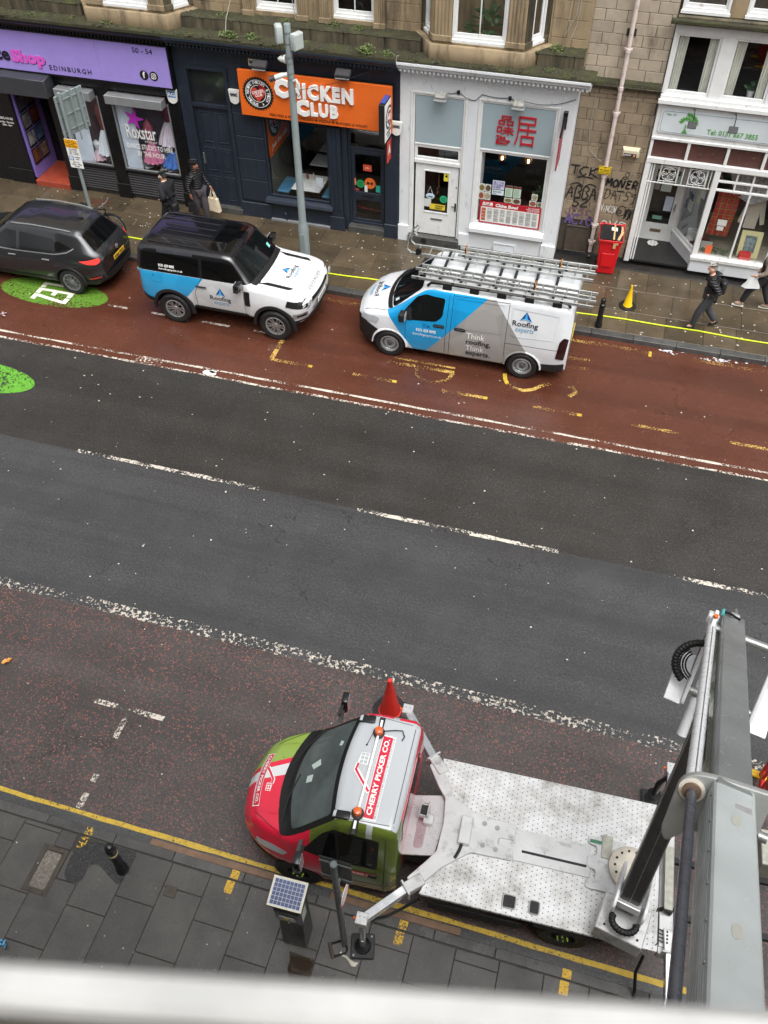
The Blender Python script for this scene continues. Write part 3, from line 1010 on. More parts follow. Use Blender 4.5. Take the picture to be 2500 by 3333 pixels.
# cables hanging down the wall
M_cable = pm('old_cable', rgb(150, 148, 140), 0.6)
for pts in ([(-9.85, 21.2, 6.4), (-9.82, 21.15, 5.6), (-9.85, 20.74, 5.2), (-9.78, 20.45, 4.93)], [(-8.3, 21.15, 6.4), (-8.28, 21.1, 5.7), (-8.2, 21.05, 5.25)],
            [(-1.8, 21.2, 6.5), (-1.85, 21.15, 5.8), (-1.9, 21.15, 5.45), (-1.7, 21.15, 5.9), (-1.68, 21.18, 6.5)], [(-1.62, 21.2, 6.5), (-1.66, 21.16, 5.7), (-1.75, 21.1, 5.4)],
            [(-5.5, 20.42, 4.93), (-5.53, 20.38, 4.95), (-5.55, 20.36, 4.85), (-5.54, 20.37, 4.72)]):
    MB().tube(pts, 0.009, 6).build('cable', M_cable, TEN)
def cornice(parent, x0, x1, mat, zt=4.80, endr=False):
    b = MB()
    prof = [(20.34, zt), (20.34, zt-0.05), (20.40, zt-0.10), (20.42, zt-0.15), (20.52, zt-0.17), (20.52, zt-0.24), (20.7, zt-0.24), (20.85, zt-0.24), (20.85, zt)]
    for i in range(len(prof)):
        pass
    n = len(prof)
    vs = [(x0, y, z) for y, z in prof]+[(x1, y, z) for y, z in prof]
    fs = [tuple(range(n)), tuple(range(2*n-1, n-1, -1))]+[(i, (i+1) % n, n+(i+1) % n, n+i) for i in range(n)]
    b.add(vs, fs)
    b.build('cornice', mat, parent, ang=25)
    d = MB(); x = x0+0.05
    while x < x1-0.08:
        d.box(x, x+0.05, 20.455, 20.519, zt-0.235, zt-0.172); x += 0.1
    stuff(d.build('dentil_course', mat, parent, smooth=False))

# dance shop
DS = thing('shop_front', 'black dance shop front with wide lilac sign at photo left', 'shop', (-15, FY, PZ), 0, None, True)
cornice(DS, -22, -11.46, M_black)
MB().box(-22, -11.46, 20.7, 21.0, 3.2, 4.56).build('fascia', M_black, DS, smooth=False)
LILAC = flatc(158, 140, 214, 0.35)
sg = MB().box(-22, -13.486, 20.58, 20.68, 3.47, 4.46).box(-13.482, -11.5, 20.58, 20.68, 3.47, 4.46).build('sign', LILAC, DS, bevel=0.004)
b = MB(); bars(b, -22.04, -11.46, 3.43, 4.50, 20.565, 20.69, 0.035); b.build('sign_frame', M_black, DS)
letters('lettering', 'Shop', flatc(214, 92, 196), sg, -16.03, -15.04, 3.585, 3.99, 20.56, 0.018, bold=0.045)
letters('lettering_shadow', 'Shop', flatc(40, 30, 60), sg, -16.045, -15.025, 3.57, 3.99, 20.575, 0.004, bold=0.06)
letters('lettering', 'Dance', flatc(28, 24, 40), sg, -17.35, -16.07, 3.69, 4.03, 20.562, 0.016, bold=0.03)
letters('lettering', 'EDINBURGH', flatc(36, 32, 52), sg, -14.96, -13.75, 3.58, 3.70, 20.57, 0.008, spacing=1.35)
letters('lettering', '50 - 54', flatc(36, 32, 52), sg, -12.44, -11.89, 4.26, 4.38, 20.57, 0.008)
for x, kind in ((-12.24, 'f'), (-11.97, 'o')):
    MB().prism(circle(x, 3.73, 0.115, 28), FXZ, 20.57, 20.579).build('icon', BLK, sg, smooth=False)
    if kind == 'f':
        letters('icon_mark', 'f', WHT, sg, x-0.035, x+0.04, 3.66, 3.82, 20.565, 0.004, bold=0.03)
    else:
        b = MB()
        for p0 in (rpoly(rect(x-0.06, x+0.06, 3.67, 3.79), 0.03),):
            pts = [(u, 20.567, v) for u, v in p0]
            b.tube(pts, 0.008, 5, closed=True)
        b.tube([(u, 20.567, v) for u, v in circle(x, 3.73, 0.028, 12)], 0.007, 5, closed=True)
        b.build('icon_mark', WHT, sg)
def pilaster(parent, x0, x1, z1, mat, y=20.72, plinth=0.55):
    b = MB().box(x0, x1, y, FY+0.2, PZ-0.02, z1)
    b.build('pilaster', mat, parent, bevel=0.01)
    MB().box(x0-0.02, x1+0.02, y-0.03, y-0.001, PZ-0.02, plinth).build('plinth_block', mat, parent, bevel=0.012)
for x0, x1 in ((-17.35, -16.62), (-15.42, -14.98), (-13.86, -13.5), (-11.80, -11.47)):
    pilaster(DS, x0, x1, 3.46, M_black)
MB().box(-22, -17.36, 20.74, 21.0, PZ-0.02, 3.2).build('side_panel', M_black, DS, smooth=False)
def louvre(parent, x0, x1, z0, z1, mat):
    MB().box(x0, x1, 20.79, 20.9, z0, z1).build('stall_riser', mat, parent, smooth=False)
    z = z0+0.12
    while z < z1-0.05:
        MB().add([(x0+0.01, 20.788, z+0.05), (x1-0.01, 20.788, z+0.05), (x1-0.01, 20.745, z+0.012), (x0+0.01, 20.745, z+0.012), (x0+0.01, 20.745, z), (x1-0.01, 20.745, z), (x1-0.01, 20.788, z-0.004), (x0+0.01, 20.788, z-0.004)],
                 [(0, 1, 2, 3), (3, 2, 5, 4), (4, 5, 6, 7)]).build('slat', mat, parent, smooth=False)
        z += 0.072
M_lvr = pm('charcoal_slat', rgb(52, 50, 52), 0.42, 0.1, 0.1, 5)
for x0, x1 in ((-14.98, -13.86), (-13.5, -11.80)):
    louvre(DS, x0, x1, PZ+0.02, 0.94, M_lvr)
    MB().box(x0, x1, 20.70, 20.95, 0.94, 1.0).build('window_sill', M_black, DS, bevel=0.008)
    w = MB(); bars(w, x0, x1, 1.001, 2.95, 20.74, 20.80, 0.05, 0.03, 0.03)
    w = w.build('window', M_silver, DS, bevel=0.004)
    pane(w, x0+0.05, x1-0.05, 1.03, 2.92, 20.765)
    MB().box(x0+0.02, x1-0.05, 20.44, 20.72, 2.92, 3.15).build('shutter_box', M_silver, DS, bevel=0.012)
louvre(DS, -22, -17.4, PZ+0.02, 0.94, M_lvr)
interior(DS, -14.95, -11.83, 20.9, 22.2, 0.96, 3.2, flatc(170, 160, 174, 0.9), flatc(226, 230, 236, 0.8))
# canopy box over the recessed entrance, lilac reveal with framed posters, red tiled lobby
MB().add([(-16.62, 20.72, 3.45), (-15.06, 20.72, 3.45), (-15.06, 20.28, 3.38), (-16.62, 20.28, 3.38), (-16.62, 20.28, 2.93), (-15.06, 20.28, 2.93), (-15.06, 20.72, 2.93), (-16.62, 20.72, 2.93)],
         [(0, 1, 2, 3), (3, 2, 5, 4), (4, 5, 6, 7), (0, 3, 4, 7), (1, 6, 5, 2), (0, 7, 6, 1)]).build('canopy_box', pm('charcoal_box', rgb(58, 60, 64), 0.4, 0.1, 0.12, 3), DS, bevel=0.008)
LIL2 = flatc(128, 110, 186, 0.5)
MB().box(-16.62, -16.55, 20.80, 21.9, 0.28, 3.2).build('reveal_panel', LIL2, DS, smooth=False)
MB().box(-15.45, -15.42, 20.8, 21.9, 0.28, 3.2).build('reveal_panel', M_black, DS, smooth=False)
MB().box(-16.55, -15.45, 20.66, 21.9, PZ-0.02, 0.28).build('lobby_floor', pm('red_lobby_tile', rgb(150, 64, 44), 0.45, 0, 0.15, 4), DS, bevel=0.01)
d = MB().box(-16.55, -15.45, 21.9, 21.95, 0.28, 3.2).build('door', M_black, DS, smooth=False)
MB().box(-15.62, -15.58, 21.84, 21.899, 1.1, 1.5).build('handle', M_steel, d)
q = random.Random(2)
cols = [(84, 78, 88), (96, 84, 56), (122, 120, 118), (120, 60, 48), (150, 150, 150), (70, 92, 120), (110, 66, 44), (130, 108, 92)]
for i in range(4):
    for j in range(2):
        y0 = 20.86+j*0.42; z0 = 0.62+i*0.5
        pb = MB().box(-16.548, -16.535, y0, y0+0.38, z0, z0+0.46).build('poster', BLK, DS, smooth=False)
        cc = cols[(3-i)*2+j]
        mt = pm('poster_art_%d_%d' % (i, j), rgb(*cc), 0.4, 0, 0.7, 7)
        MB().box(-16.534, -16.531, y0+0.03, y0+0.35, z0+0.07, z0+0.43).build('print', mt, pb, smooth=False)
letters('lettering', 'OPENING HOURS', WHT, DS, -17.28, -16.72, 1.98, 2.05, 20.712, 0.004)
letters('lettering', 'Monday - Saturday\n10am - 5pm', WHT, DS, -17.2, -16.72, 1.78, 1.94, 20.712, 0.004, align='CENTER')
# window lettering on the studio pane
wl_ = DS
def star(cx, cz, r, ri, n=5, rot=0.3):
    return [(cx+(r if k % 2 == 0 else ri)*math.sin(rot+math.pi*k/n)*(1.15 if k == 4 else 1), cz+(r if k % 2 == 0 else ri)*math.cos(rot+math.pi*k/n)) for k in range(2*n)]
MB().prism(star(-12.92, 2.47, 0.30, 0.11), FXZ, 20.752, 20.758).build('window_star', flatc(190, 52, 190), DS, smooth=False)
letters('window_lettering', 'Roxstar', WHT, DS, -13.23, -12.35, 1.92, 2.30, 20.752, 0.004, bold=0.01)
letters('window_lettering', 'STUDIOS', WHT, DS, -12.72, -12.37, 1.84, 1.89, 20.752, 0.004, spacing=1.3)
letters('window_lettering', 'DANCE STUDIO TO HIRE', WHT, DS, -13.3, -11.93, 1.63, 1.77, 20.752, 0.004)
letters('window_lettering', 'BY THE HOUR', WHT, DS, -13.02, -12.2, 1.43, 1.57, 20.752, 0.004)
def shield(parent, x, z, y, s, txt, sub=None, tm=None):
    b = MB()
    b.prism(rpoly([(x-0.14*s, z+0.16*s), (x+0.14*s, z+0.16*s), (x+0.11*s, z-0.12*s), (x+0.03*s, z-0.17*s), (x-0.03*s, z-0.17*s), (x-0.11*s, z-0.12*s)], 0.03*s), FXZ, y, y+0.07)
    o = b.build('alarm_box', flatc(222, 222, 216), parent, bevel=0.008)
    if tm:
        card(o, 'badge', flatc(70, 130, 190), x-0.1*s, x+0.1*s, z-0.02*s, z+0.12*s, y-0.004)
    letters('lettering', txt, tm or BLK, o, x-0.085*s, x+0.085*s, z+0.01*s, z+0.09*s, y-0.008, 0.004, bold=0.02)
shield(DS, -11.60, 3.24, 20.64, 1.1, 'RG', None, WHT)
# costumes and curtains in the display windows
def mannequin(x, y, z0, h, top, skirt, lab, flare=0.38, shoulders=True):
    t = thing('dress_form', lab, 'mannequin', (x, y, z0))
    prof = [(0.07, h*0.52), (0.10, h*0.62), (0.125, h*0.78), (0.14, h*0.86), (0.10, h*0.93), (0.045, h*0.97), (0.04, h)]
    b = MB(); b.lathe(prof, (0, 0, 0), 'z', 16)
    for i in range(len(b.v)):
        v = b.v[i]; b.v[i] = (v[0], v[1]*0.7, v[2])
    b.build('torso', top, t)
    b = MB(); n = 48; rows = []
    for k in range(7):
        u = k/6
        r0 = 0.085+(flare-0.085)*u**0.8
        rows.append([((r0+0.03*u*math.sin(i*math.pi*2/n*12))*math.cos(2*math.pi*i/n), (r0*0.75+0.03*u*math.sin(i*math.pi*2/n*12))*math.sin(2*math.pi*i/n), h*0.55-(h*0.38)*u) for i in range(n+1)])
    b.grid(rows); b.build('skirt', skirt, t)
    MB().cyl((0, 0, 0), (0, 0, h*0.52), 0.015, n=8).lathe([(0.14, 0), (0.14, 0.015)], (0, 0, 0), 'z', 16).build('stand', M_blackm, t)
    return t
W0 = 0.965
mannequin(-12.15, 21.16, 1.45, 1.55, flatc(120, 40, 66), flatc(222, 212, 226), 'dress form in plum top and pale grey tutu, studio window', 0.36)
mannequin(-12.70, 21.0, W0, 1.40, flatc(170, 90, 110), flatc(216, 130, 164), 'dress form in pink tutu behind the word Roxstar', 0.28)
mannequin(-12.08, 20.98+0.12, W0, 1.02, flatc(70, 24, 34), flatc(60, 112, 190), 'dress form in bright blue tutu at the studio window corner', 0.40)
mannequin(-14.08, 21.0, W0, 1.75, flatc(130, 66, 62), flatc(220, 228, 238), 'dress form in tartan top and white skirt, narrow window', 0.30)
mannequin(-14.42, 21.0, W0, 0.62, flatc(206, 208, 210), flatc(206, 176, 190), 'small dress form in pale pink tutu, narrow window', 0.26)
def curtain(x0, x1, y, z0, z1, mat, lab, n=9, amp=0.035):
    b = MB(); rows = []
    N = n*8
    for k in range(5):
        u = k/4
        rows.append([(x0+(x1-x0)*(i/N)*(1-0.12*u)+0.1*u*(x1-x0)*0.0, y+amp*math.sin(2*math.pi*i/8)*(0.6+0.4*u), z1+(z0-z1)*u) for i in range(N+1)])
    b.grid(rows)
    o = b.build('curtain', mat, None)
    return tag(o, lab, 'curtain', 'curtains in the windows')
M_cur = pm('pale_blue_curtain', rgb(226, 234, 244), 0.8, 0, 0.1, 3)
curtain(-13.46, -12.93, 20.835, 0.97, 2.95, M_cur, 'pale blue pleated curtain beside the Roxstar lettering')
curtain(-14.93, -14.40, 20.835, 0.97, 2.95, M_cur, 'pale blue pleated curtain in the narrow dance shop window')
card(None, 'display_board', flatc(176, 140, 56), -12.6, -11.9, 2.3, 2.75, 21.6, 0.02)
tag(bpy.data.objects['display_board'], 'mustard display board behind the plum dress form', 'board')
b = MB(); q = random.Random(6)
for _ in range(260):
    x = q.uniform(-14.85, -11.9); y = q.uniform(20.92, 21.5); s = q.uniform(0.015, 0.05)
    b.obox((x, y, 0.985+q.uniform(0, 0.03)), (s, s*0.4, 0), (-s*0.3, s*0.6, 0), (0, 0, 0.004))
stuff(b.build('window_confetti', pm('confetti', rgb(206, 216, 226), 0.6, 0, 0.5, 9), None, smooth=False))

# navy chicken shop and stair door
CH = thing('shop_front', 'navy painted takeaway front with orange sign and panelled stair door', 'shop', (-8.3, FY, PZ), 0, None, True)
cornice(CH, -11.455, -5.56, M_navy)
b = MB()
b.box(-11.455, -11.2, 20.76, 21.0, PZ-0.02, 4.56)
b.box(-11.2, -10.02, 20.76, 21.0, 4.05, 4.56)
b.box(-10.02, -5.56, 20.76, 21.0, 2.96, 4.56)
b.box(-10.02, -9.2, 20.76, 21.0, PZ-0.02, 2.96)
b.build('wall', M_navy, CH, smooth=False)
for z in (0.9, 1.5, 2.1, 2.7, 3.3, 3.9):
    MB().box(-10.0, -9.22, 20.735, 20.759, z-0.29, z+0.29).build('wall_panel', M_navy, CH, bevel=0.006)
MB().box(-10.05, -9.18, 20.70, 20.734, PZ-0.02, 0.55).build('plinth_block', M_navy, CH, bevel=0.015)
# architrave, transom light and six-panel stair door
b = MB(); bars(b, -11.2, -10.02, PZ, 4.05, 20.72, 20.80, 0.09, 0.001, 0.09); b.box(-11.11, -10.11, 20.75, 20.86, 3.02, 3.10)
b.build('door_frame', M_navy, CH, bevel=0.008)
MB().box(-11.11, -10.11, 20.84, 20.85, 3.10, 3.96).build('transom_pane', flatc(34, 36, 38, 0.08), CH, smooth=False)
d = MB().box(-11.10, -10.12, 20.83, 20.88, 0.30, 3.02).build('door', M_navy, CH, bevel=0.004)
for x0, x1 in ((-11.0, -10.67), (-10.55, -10.22)):
    for z0, z1 in ((0.42, 1.12), (1.26, 1.92), (2.06, 2.88)):
        b = MB(); bars(b, x0, x1, z0, z1, 20.815, 20.829, 0.04); b.box(x0+0.07, x1-0.07, 20.82, 20.8295, z0+0.07, z1-0.07)
        b.build('door_panel', M_navy, d, bevel=0.004)
MB().box(-11.06, -11.02, 20.80, 20.829, 1.45, 1.75).build('push_plate', M_steel, d)
MB().box(-11.15, -10.05, 20.66, 20.9, PZ-0.02, 0.29).build('door_step', S_kerb, CH, bevel=0.01)
# shop window with sill and riser
b = MB(); bars(b, -9.2, -7.44, 0.82, 2.96, 20.74, 20.82, 0.05, 0.05)
w = b.build('window', M_navy, CH, bevel=0.005)
pane(w, -9.15, -7.49, 0.87, 2.91, 20.78)
b = MB(); b.prism([(20.60, 0.66), (20.57, 0.70), (20.60, 0.76), (20.70, 0.80), (20.85, 0.82), (20.85, 0.64), (20.72, 0.64)], lambda u, v, d_: (d_, u, v), -9.28, -7.36)
b.build('window_sill', M_navy, CH)
MB().box(-9.2, -7.44, 20.73, 20.95, PZ-0.02, 0.64).build('stall_riser', M_navy, CH, bevel=0.01)
MB().box(-9.2, -7.44, 20.66, 20.73, PZ-0.02, 0.18).build('base_strip', M_silver, CH, bevel=0.006)
MB().tube([(-8.75, 20.69, 0.15), (-8.75, 20.69, 0.36), (-8.75, 20.64, 0.4)], 0.03, 8).build('vent_pipe', M_navy, CH)
b = MB()
b.box(-7.44, -7.1, 20.68, 21.0, PZ-0.02, 2.96)
b.build('pilaster', M_navy, CH, bevel=0.012)
for i in range(3):
    MB().box(-7.41+i*0.11, -7.34+i*0.11, 20.66, 20.679, 0.7, 2.94).build('flute', M_navy, CH, bevel=0.006)
MB().box(-7.47, -7.05, 20.64, 20.659, PZ-0.02, 0.52).build('plinth_block', M_navy, CH, bevel=0.012)
MB().box(-7.1, -6.95, 20.78, 21.0, PZ, 2.96).build('pilaster', M_navy, CH, bevel=0.012)
MB().box(-5.92, -5.56, 20.68, 21.0, PZ-0.02, 2.96).build('pilaster', M_navy, CH, bevel=0.012)
MB().box(-5.94, -5.555, 20.64, 20.679, PZ-0.02, 0.52).build('plinth_block', M_navy, CH, bevel=0.012)
# glazed shop door
b = MB(); bars(b, -6.95, -5.92, 0.30, 2.95, 20.86, 20.92, 0.06, 0.06); b.box(-6.89, -5.98, 20.865, 20.925, 2.36, 2.44)
b.build('door_frame', M_navy, CH, bevel=0.005)
d = MB(); bars(d, -6.88, -5.99, 0.31, 2.35, 20.87, 20.91, 0.10, 0.14, 0.10); d.box(-6.78, -6.09, 20.868, 20.908, 1.0, 1.22)
d = d.build('door', M_navy, CH, bevel=0.005)
pane(d, -6.78, -6.09, 1.22, 2.25, 20.885); pane(d, -6.78, -6.09, 0.45, 1.0, 20.885)
pane(CH, -6.89, -5.98, 2.44, 2.89, 20.885)
MB().box(-6.6, -6.28, 20.855, 20.867, 1.09, 1.14).build('letterbox', M_blackm, d)
MB().box(-6.96, -5.9, 20.66, 20.9, PZ-0.02, 0.295).build('door_step', S_kerb, CH, bevel=0.01)
yb = 20.872
def disc(parent, name, mat, x, z, r, y, th=0.004, n=26):
    return MB().prism(circle(x, z, r, n), FXZ, y, y+th).build(name, mat, parent, smooth=False)
card(d, 'open_tag', flatc(206, 78, 48), -6.56, -6.33, 1.82, 1.99, yb)
letters('lettering', 'OPEN', WHT, d, -6.5, -6.39, 1.88, 1.92, yb-0.003, 0.002)
g_ = disc(d, 'sticker', flatc(30, 150, 84), -6.64, 1.45, 0.11, yb); letters('lettering', 'Uber\nEats', BLK, d, -6.70, -6.58, 1.39, 1.51, yb-0.003, 0.002, align='CENTER')
disc(d, 'sticker', flatc(222, 106, 44), -6.38, 1.49, 0.15, yb)
for x in (-6.43, -6.33):
    disc(d, 'sticker_mark', BLK, x, 1.49, 0.038, yb-0.003, 0.002, 14)
card(d, 'sticker', flatc(40, 156, 136), -6.22, -6.10, 1.27, 1.46, yb+0.001)
card(d, 'sticker', flatc(225, 225, 225), -6.53, -6.45, 1.24, 1.42, yb-0.004)
card(d, 'sticker', flatc(220, 130, 96), -6.80, -6.76, 1.40, 1.58, yb-0.006)
card(d, 'sticker', flatc(150, 60, 66), -6.80, -6.68, 1.25, 1.31, yb-0.006)
q = random.Random(14)
for i in range(14):
    disc(d, 'window_scuff', flatc(190, 34, 40), -6.74+0.045*i+q.uniform(-0.01, 0.01), 0.80-0.006*i+q.uniform(-0.01, 0.01), q.uniform(0.005, 0.013), 20.876, 0.002, 6)
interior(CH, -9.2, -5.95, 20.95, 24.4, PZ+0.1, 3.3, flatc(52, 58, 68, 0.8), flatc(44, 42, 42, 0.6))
# the orange wall print inside the window
OR = flatc(226, 104, 30, 0.45)
pr = MB().box(-9.195, -9.185, 20.98, 22.5, 1.75, 3.2).build('wall_print', OR, CH, smooth=False)
MB().box(-9.195, -9.186, 20.98, 22.5, 0.25, 1.745).build('wall_tiles', flatc(92, 94, 92), CH, smooth=False)
def FYZ(u, v, d_):
    return (d_, u, v)
def badge(parent, cx, cz, r, fn, d0, s):
    n = 34
    teeth = []
    for k in range(2*n):
        rr_ = r if k % 2 == 0 else r*0.9
        teeth.append((cx+rr_*math.cos(math.pi*k/n), cz+rr_*math.sin(math.pi*k/n)))
    MB().prism(teeth, fn, d0, d0+0.006*s).build('badge', BLK, parent, smooth=False)
    b = MB()
    for rad, w in ((0.80, 0.02), (0.50, 0.025)):
        o_ = circle(cx, cz, r*rad, 40); i_ = circle(cx, cz, r*(rad-w*1.4), 40)
        for k in range(40):
            j = (k+1) % 40
            b.add([fn(*o_[k], d0+0.010*s), fn(*o_[j], d0+0.010*s), fn(*i_[j], d0+0.010*s), fn(*i_[k], d0+0.010*s)], [(0, 1, 2, 3)])
    b.build('badge_ring', WHT, parent, smooth=False)
    h = []
    for k in range(36):
        t_ = 2*math.pi*k/36
        h.append((cx+r*0.03*16*math.sin(t_)**3*0.92, cz-0.02*r+r*0.03*(13*math.cos(t_)-5*math.cos(2*t_)-2*math.cos(3*t_)-math.cos(4*t_))))
    MB().prism(h, fn, d0+0.007*s, d0+0.013*s).build('badge_heart', flatc(206, 70, 54), parent, smooth=False)
    b = MB()
    for k in range(4):
        b.prism(circle(cx+r*(0.12+0.1*k), cz+r*(0.46-0.03*k*k*0.6), r*0.075, 10), fn, d0+0.006*s, d0+0.011*s)
    b.build('badge_comb', RED, parent, smooth=False)
    b = MB()
    for txt, z0, z1 in (('CHICKEN', 0.02, 0.20), ('CLUB', -0.16, 0.0)):
        wd = 0.42 if txt == 'CHICKEN' else 0.27
        vs, fs = text_fit(txt, cx-r*wd+r*0.06, cx+r*wd-r*0.02, cz+r*z0, cz+r*z1, bold=0.03)
        c_, s_ = math.cos(0.28), math.sin(0.28)
        vs = [(cx+(u-cx)*c_-(v-cz)*s_, cz+(u-cx)*s_+(v-cz)*c_) for u, v in vs]
        solid(b, vs, fs, fn, d0+0.017*s, d0+0.013*s)
    ring = 'SPECIAL RECIPE CHICKEN  & PIZZA  ★ '
    for k, chh in enumerate(ring):
        if chh == ' ':
            continue
        a = math.radians(265-(k+0.5)*345/len(ring))
        vs, fs = text_fit(chh, -0.055*r, 0.055*r, -0.085*r, 0.085*r, bold=0.01)
        ca, sa = math.cos(a-math.pi/2), math.sin(a-math.pi/2)
        X0 = cx+0.66*r*math.cos(a); Z0 = cz+0.66*r*math.sin(a)
        solid(b, [(X0+u*ca-v*sa, Z0+u*sa+v*ca) for u, v in vs], fs, fn, d0+0.012*s, d0+0.0065*s)
    stuff(b.build('badge_lettering', WHT, parent, smooth=False))
badge(pr, 21.55, 2.62, 0.5, FYZ, -9.184, 1)
letters('lettering', 'Join the club', WHT, pr, 21.15, 22.3, 1.86, 2.04, -9.176, -0.004, fn=FYZ, shear=0.2)
# the sign
sg = MB().box(-9.62, -5.69, 20.50, 20.58, 3.08, 4.18).build('sign', OR, CH, bevel=0.004)
MB().box(-9.60, -5.71, 20.58, 20.755, 3.10, 4.16).build('sign_tray', M_blackm, CH, smooth=False)
badge(sg, -9.12, 3.65, 0.42, FXZ, 20.499, -1)
for txt, x0, x1, z0, z1 in (('CHICKEN', -8.66, -6.64, 3.66, 4.06), ('CLUB', -8.14, -7.04, 3.27, 3.62)):
    letters('lettering', txt[0], WHT, sg, x0, x0+0.36, z0-0.02, z1+0.03, 20.435, 0.06, bold=0.07)
    letters('lettering', txt[1:], WHT, sg, x0+0.40, x1, z0+0.01, z1-0.02, 20.435, 0.06, bold=0.05, spacing=1.22)
letters('lettering', 'PERI PERI & FRIED CHICKEN ★ PIZZAS ★ BURGERS & WRAPS', flatc(70, 24, 18), sg, -8.86, -6.31, 3.13, 3.21, 20.495, 0.004, bold=0.008)
def flood(parent, x, z, tilt=0.5):
    b = MB()
    b.obox((x, 20.33, z), (0.19, 0, 0), (0, 0.11*math.cos(tilt), 0.11*math.sin(tilt)), (0, -0.05*math.sin(tilt), 0.05*math.cos(tilt)))
    o = b.build('floodlight', M_lvr, parent, bevel=0.02)
    MB().obox((x, 20.31, z-0.055), (0.17, 0, 0), (0, 0.09*math.cos(tilt), 0.09*math.sin(tilt)), (0, -0.008, 0.008)).build('lens', M_silver, o)
    MB().beam((x+0.04, 20.40, z), (x+0.04, 20.74, z-0.05), 0.05, 0.03).box(x-0.06, x+0.16, 20.74, 20.758, z-0.14, z+0.12).build('bracket', M_navy, o, bevel=0.004)
flood(CH, -8.93, 4.42); flood(CH, -6.83, 4.44)
card(CH, 'alarm_plate', flatc(206, 202, 186), -9.40, -9.06, 4.17, 4.36, 20.74, 0.018); letters('lettering', 'IMMS', BLK, CH, -9.37, -9.1, 4.25, 4.33, 20.735, 0.003, bold=0.02); letters('lettering', '0131 669 6222', BLK, CH, -9.37, -9.1, 4.19, 4.23, 20.735, 0.003)
shield(CH, -9.86, 3.42, 20.66, 1.1, 'IMMS'); shield(CH, -5.60, 3.16, 20.60, 1.05, 'IMMS')
# projecting lightbox and the small red hanging sign
pj = MB().box(-5.86, -5.72, 19.95, 20.68, 3.02, 3.98).build('projecting_sign', M_blackm, CH, bevel=0.012)
MB().box(-5.719, -5.710, 19.99, 20.64, 3.06, 3.94).build('sign_face', WHT, pj, smooth=False)
badge(pj, 20.31, 3.56, 0.28, FYZ, -5.709, 1)
letters('lettering', 'CHICKEN\nCLUB', BLK, pj, 20.1, 20.5, 3.10, 3.26, -5.704, -0.004, fn=FYZ, align='CENTER')
MB().box(-5.85, -5.73, 20.05, 20.5, 3.981, 3.99).build('sign_top', flatc(50, 74, 150), pj, smooth=False)
MB().box(-5.75, -5.735, 20.28, 20.62, 2.40, 2.92).build('hanging_sign', flatc(206, 62, 44), CH, bevel=0.004)
letters('lettering', 'A', WHT, CH, 20.36, 20.54, 2.58, 2.82, -5.729, -0.004, fn=FYZ, bold=0.05)
MB().beam((-5.743, 20.45, 2.90), (-5.743, 20.75, 2.90), 0.02, 0.02).build('sign_bracket', M_steel, CH)
# tables, seats and sauce bottles in the window
M_tab = pm('white_laminate', rgb(232, 236, 234), 0.3, 0, 0.03, 2)
def table(x0, x1, y0, y1, z, lab):
    t = thing('table', lab, 'table', ((x0+x1)/2, (y0+y1)/2, PZ+0.1), 0, None, True)
    MB().box(x0, x1, y0, y1, z-0.035, z).build('table_top', M_tab, t, bevel=0.006)
    MB().cyl(((x0+x1)/2, (y0+y1)/2, PZ+0.1), ((x0+x1)/2, (y0+y1)/2, z-0.036), 0.035, n=10).build('leg', M_blackm, t)
table(-8.66, -7.85, 20.98, 21.85, 0.98, 'white laminate table nearest the takeaway window glass')
table(-8.62, -7.65, 22.4, 23.05, 0.98, 'grey-looking table behind the front one in the takeaway')
table(-8.62, -7.65, 23.25, 23.95, 0.98, 'rearmost table inside the takeaway')
M_seat = pm('blue_vinyl', rgb(66, 124, 160), 0.4)
for x0, x1, lab in ((-9.1, -8.75, 'blue vinyl bench seat left of the takeaway table'), (-7.8, -7.48, 'blue vinyl bench seat right of the takeaway table')):
    t = thing('bench_seat', lab, 'seat', ((x0+x1)/2, 21.4, PZ+0.1), 0, None, True)
    MB().box(x0, x1, 21.0, 21.8, 0.80, 0.86).build('seat', M_seat, t, bevel=0.015)
    MB().box(x0+0.03, x1-0.03, 21.03, 21.77, PZ+0.1, 0.799).build('base', M_blackm, t)
for x, mt, lab in ((-8.40, flatc(120, 50, 36), 'brown sauce squeeze bottle on the window table'), (-8.22, flatc(206, 200, 178), 'pale mayonnaise squeeze bottle on the window table')):
    b = MB(); b.lathe([(0.03, 0), (0.032, 0.02), (0.032, 0.13), (0.026, 0.15), (0.012, 0.165), (0.004, 0.21)], (0, 0, 0), 'z', 14)
    o = b.build('sauce_bottle', mt); o.location = (x, 21.6, 0.98); tag(o, lab, 'bottle', 'sauce bottles')
card(CH, 'window_notice', flatc(206, 216, 226), -7.86, -7.66, 1.24, 1.50, 20.79, 0.003)
# white restaurant front
CB = thing('shop_front', 'white painted restaurant front with blue-grey panels and red characters', 'shop', (-3.4, FY, PZ), 0, None, True)
cornice(CB, -5.545, -1.10, M_white, 4.82)
b = MB()
b.box(-5.545, -5.27, 20.72, 21.3, PZ-0.02, 4.56); b.box(-3.88, -3.62, 20.72, 21.3, PZ-0.02, 4.08); b.box(-1.70, -1.36, 20.72, 21.36, PZ-0.02, 4.56)
b.box(-5.27, -1.70, 20.72, 21.3, 4.08, 4.56)
b.build('wall', M_white, CB, bevel=0.01)
for x0, x1 in ((-5.56, -5.27), (-3.90, -3.60), (-1.72, -1.345)):
    MB().box(x0, x1, 20.66, 20.719, PZ-0.02, 0.56).build('plinth_block', M_white, CB, bevel=0.012)
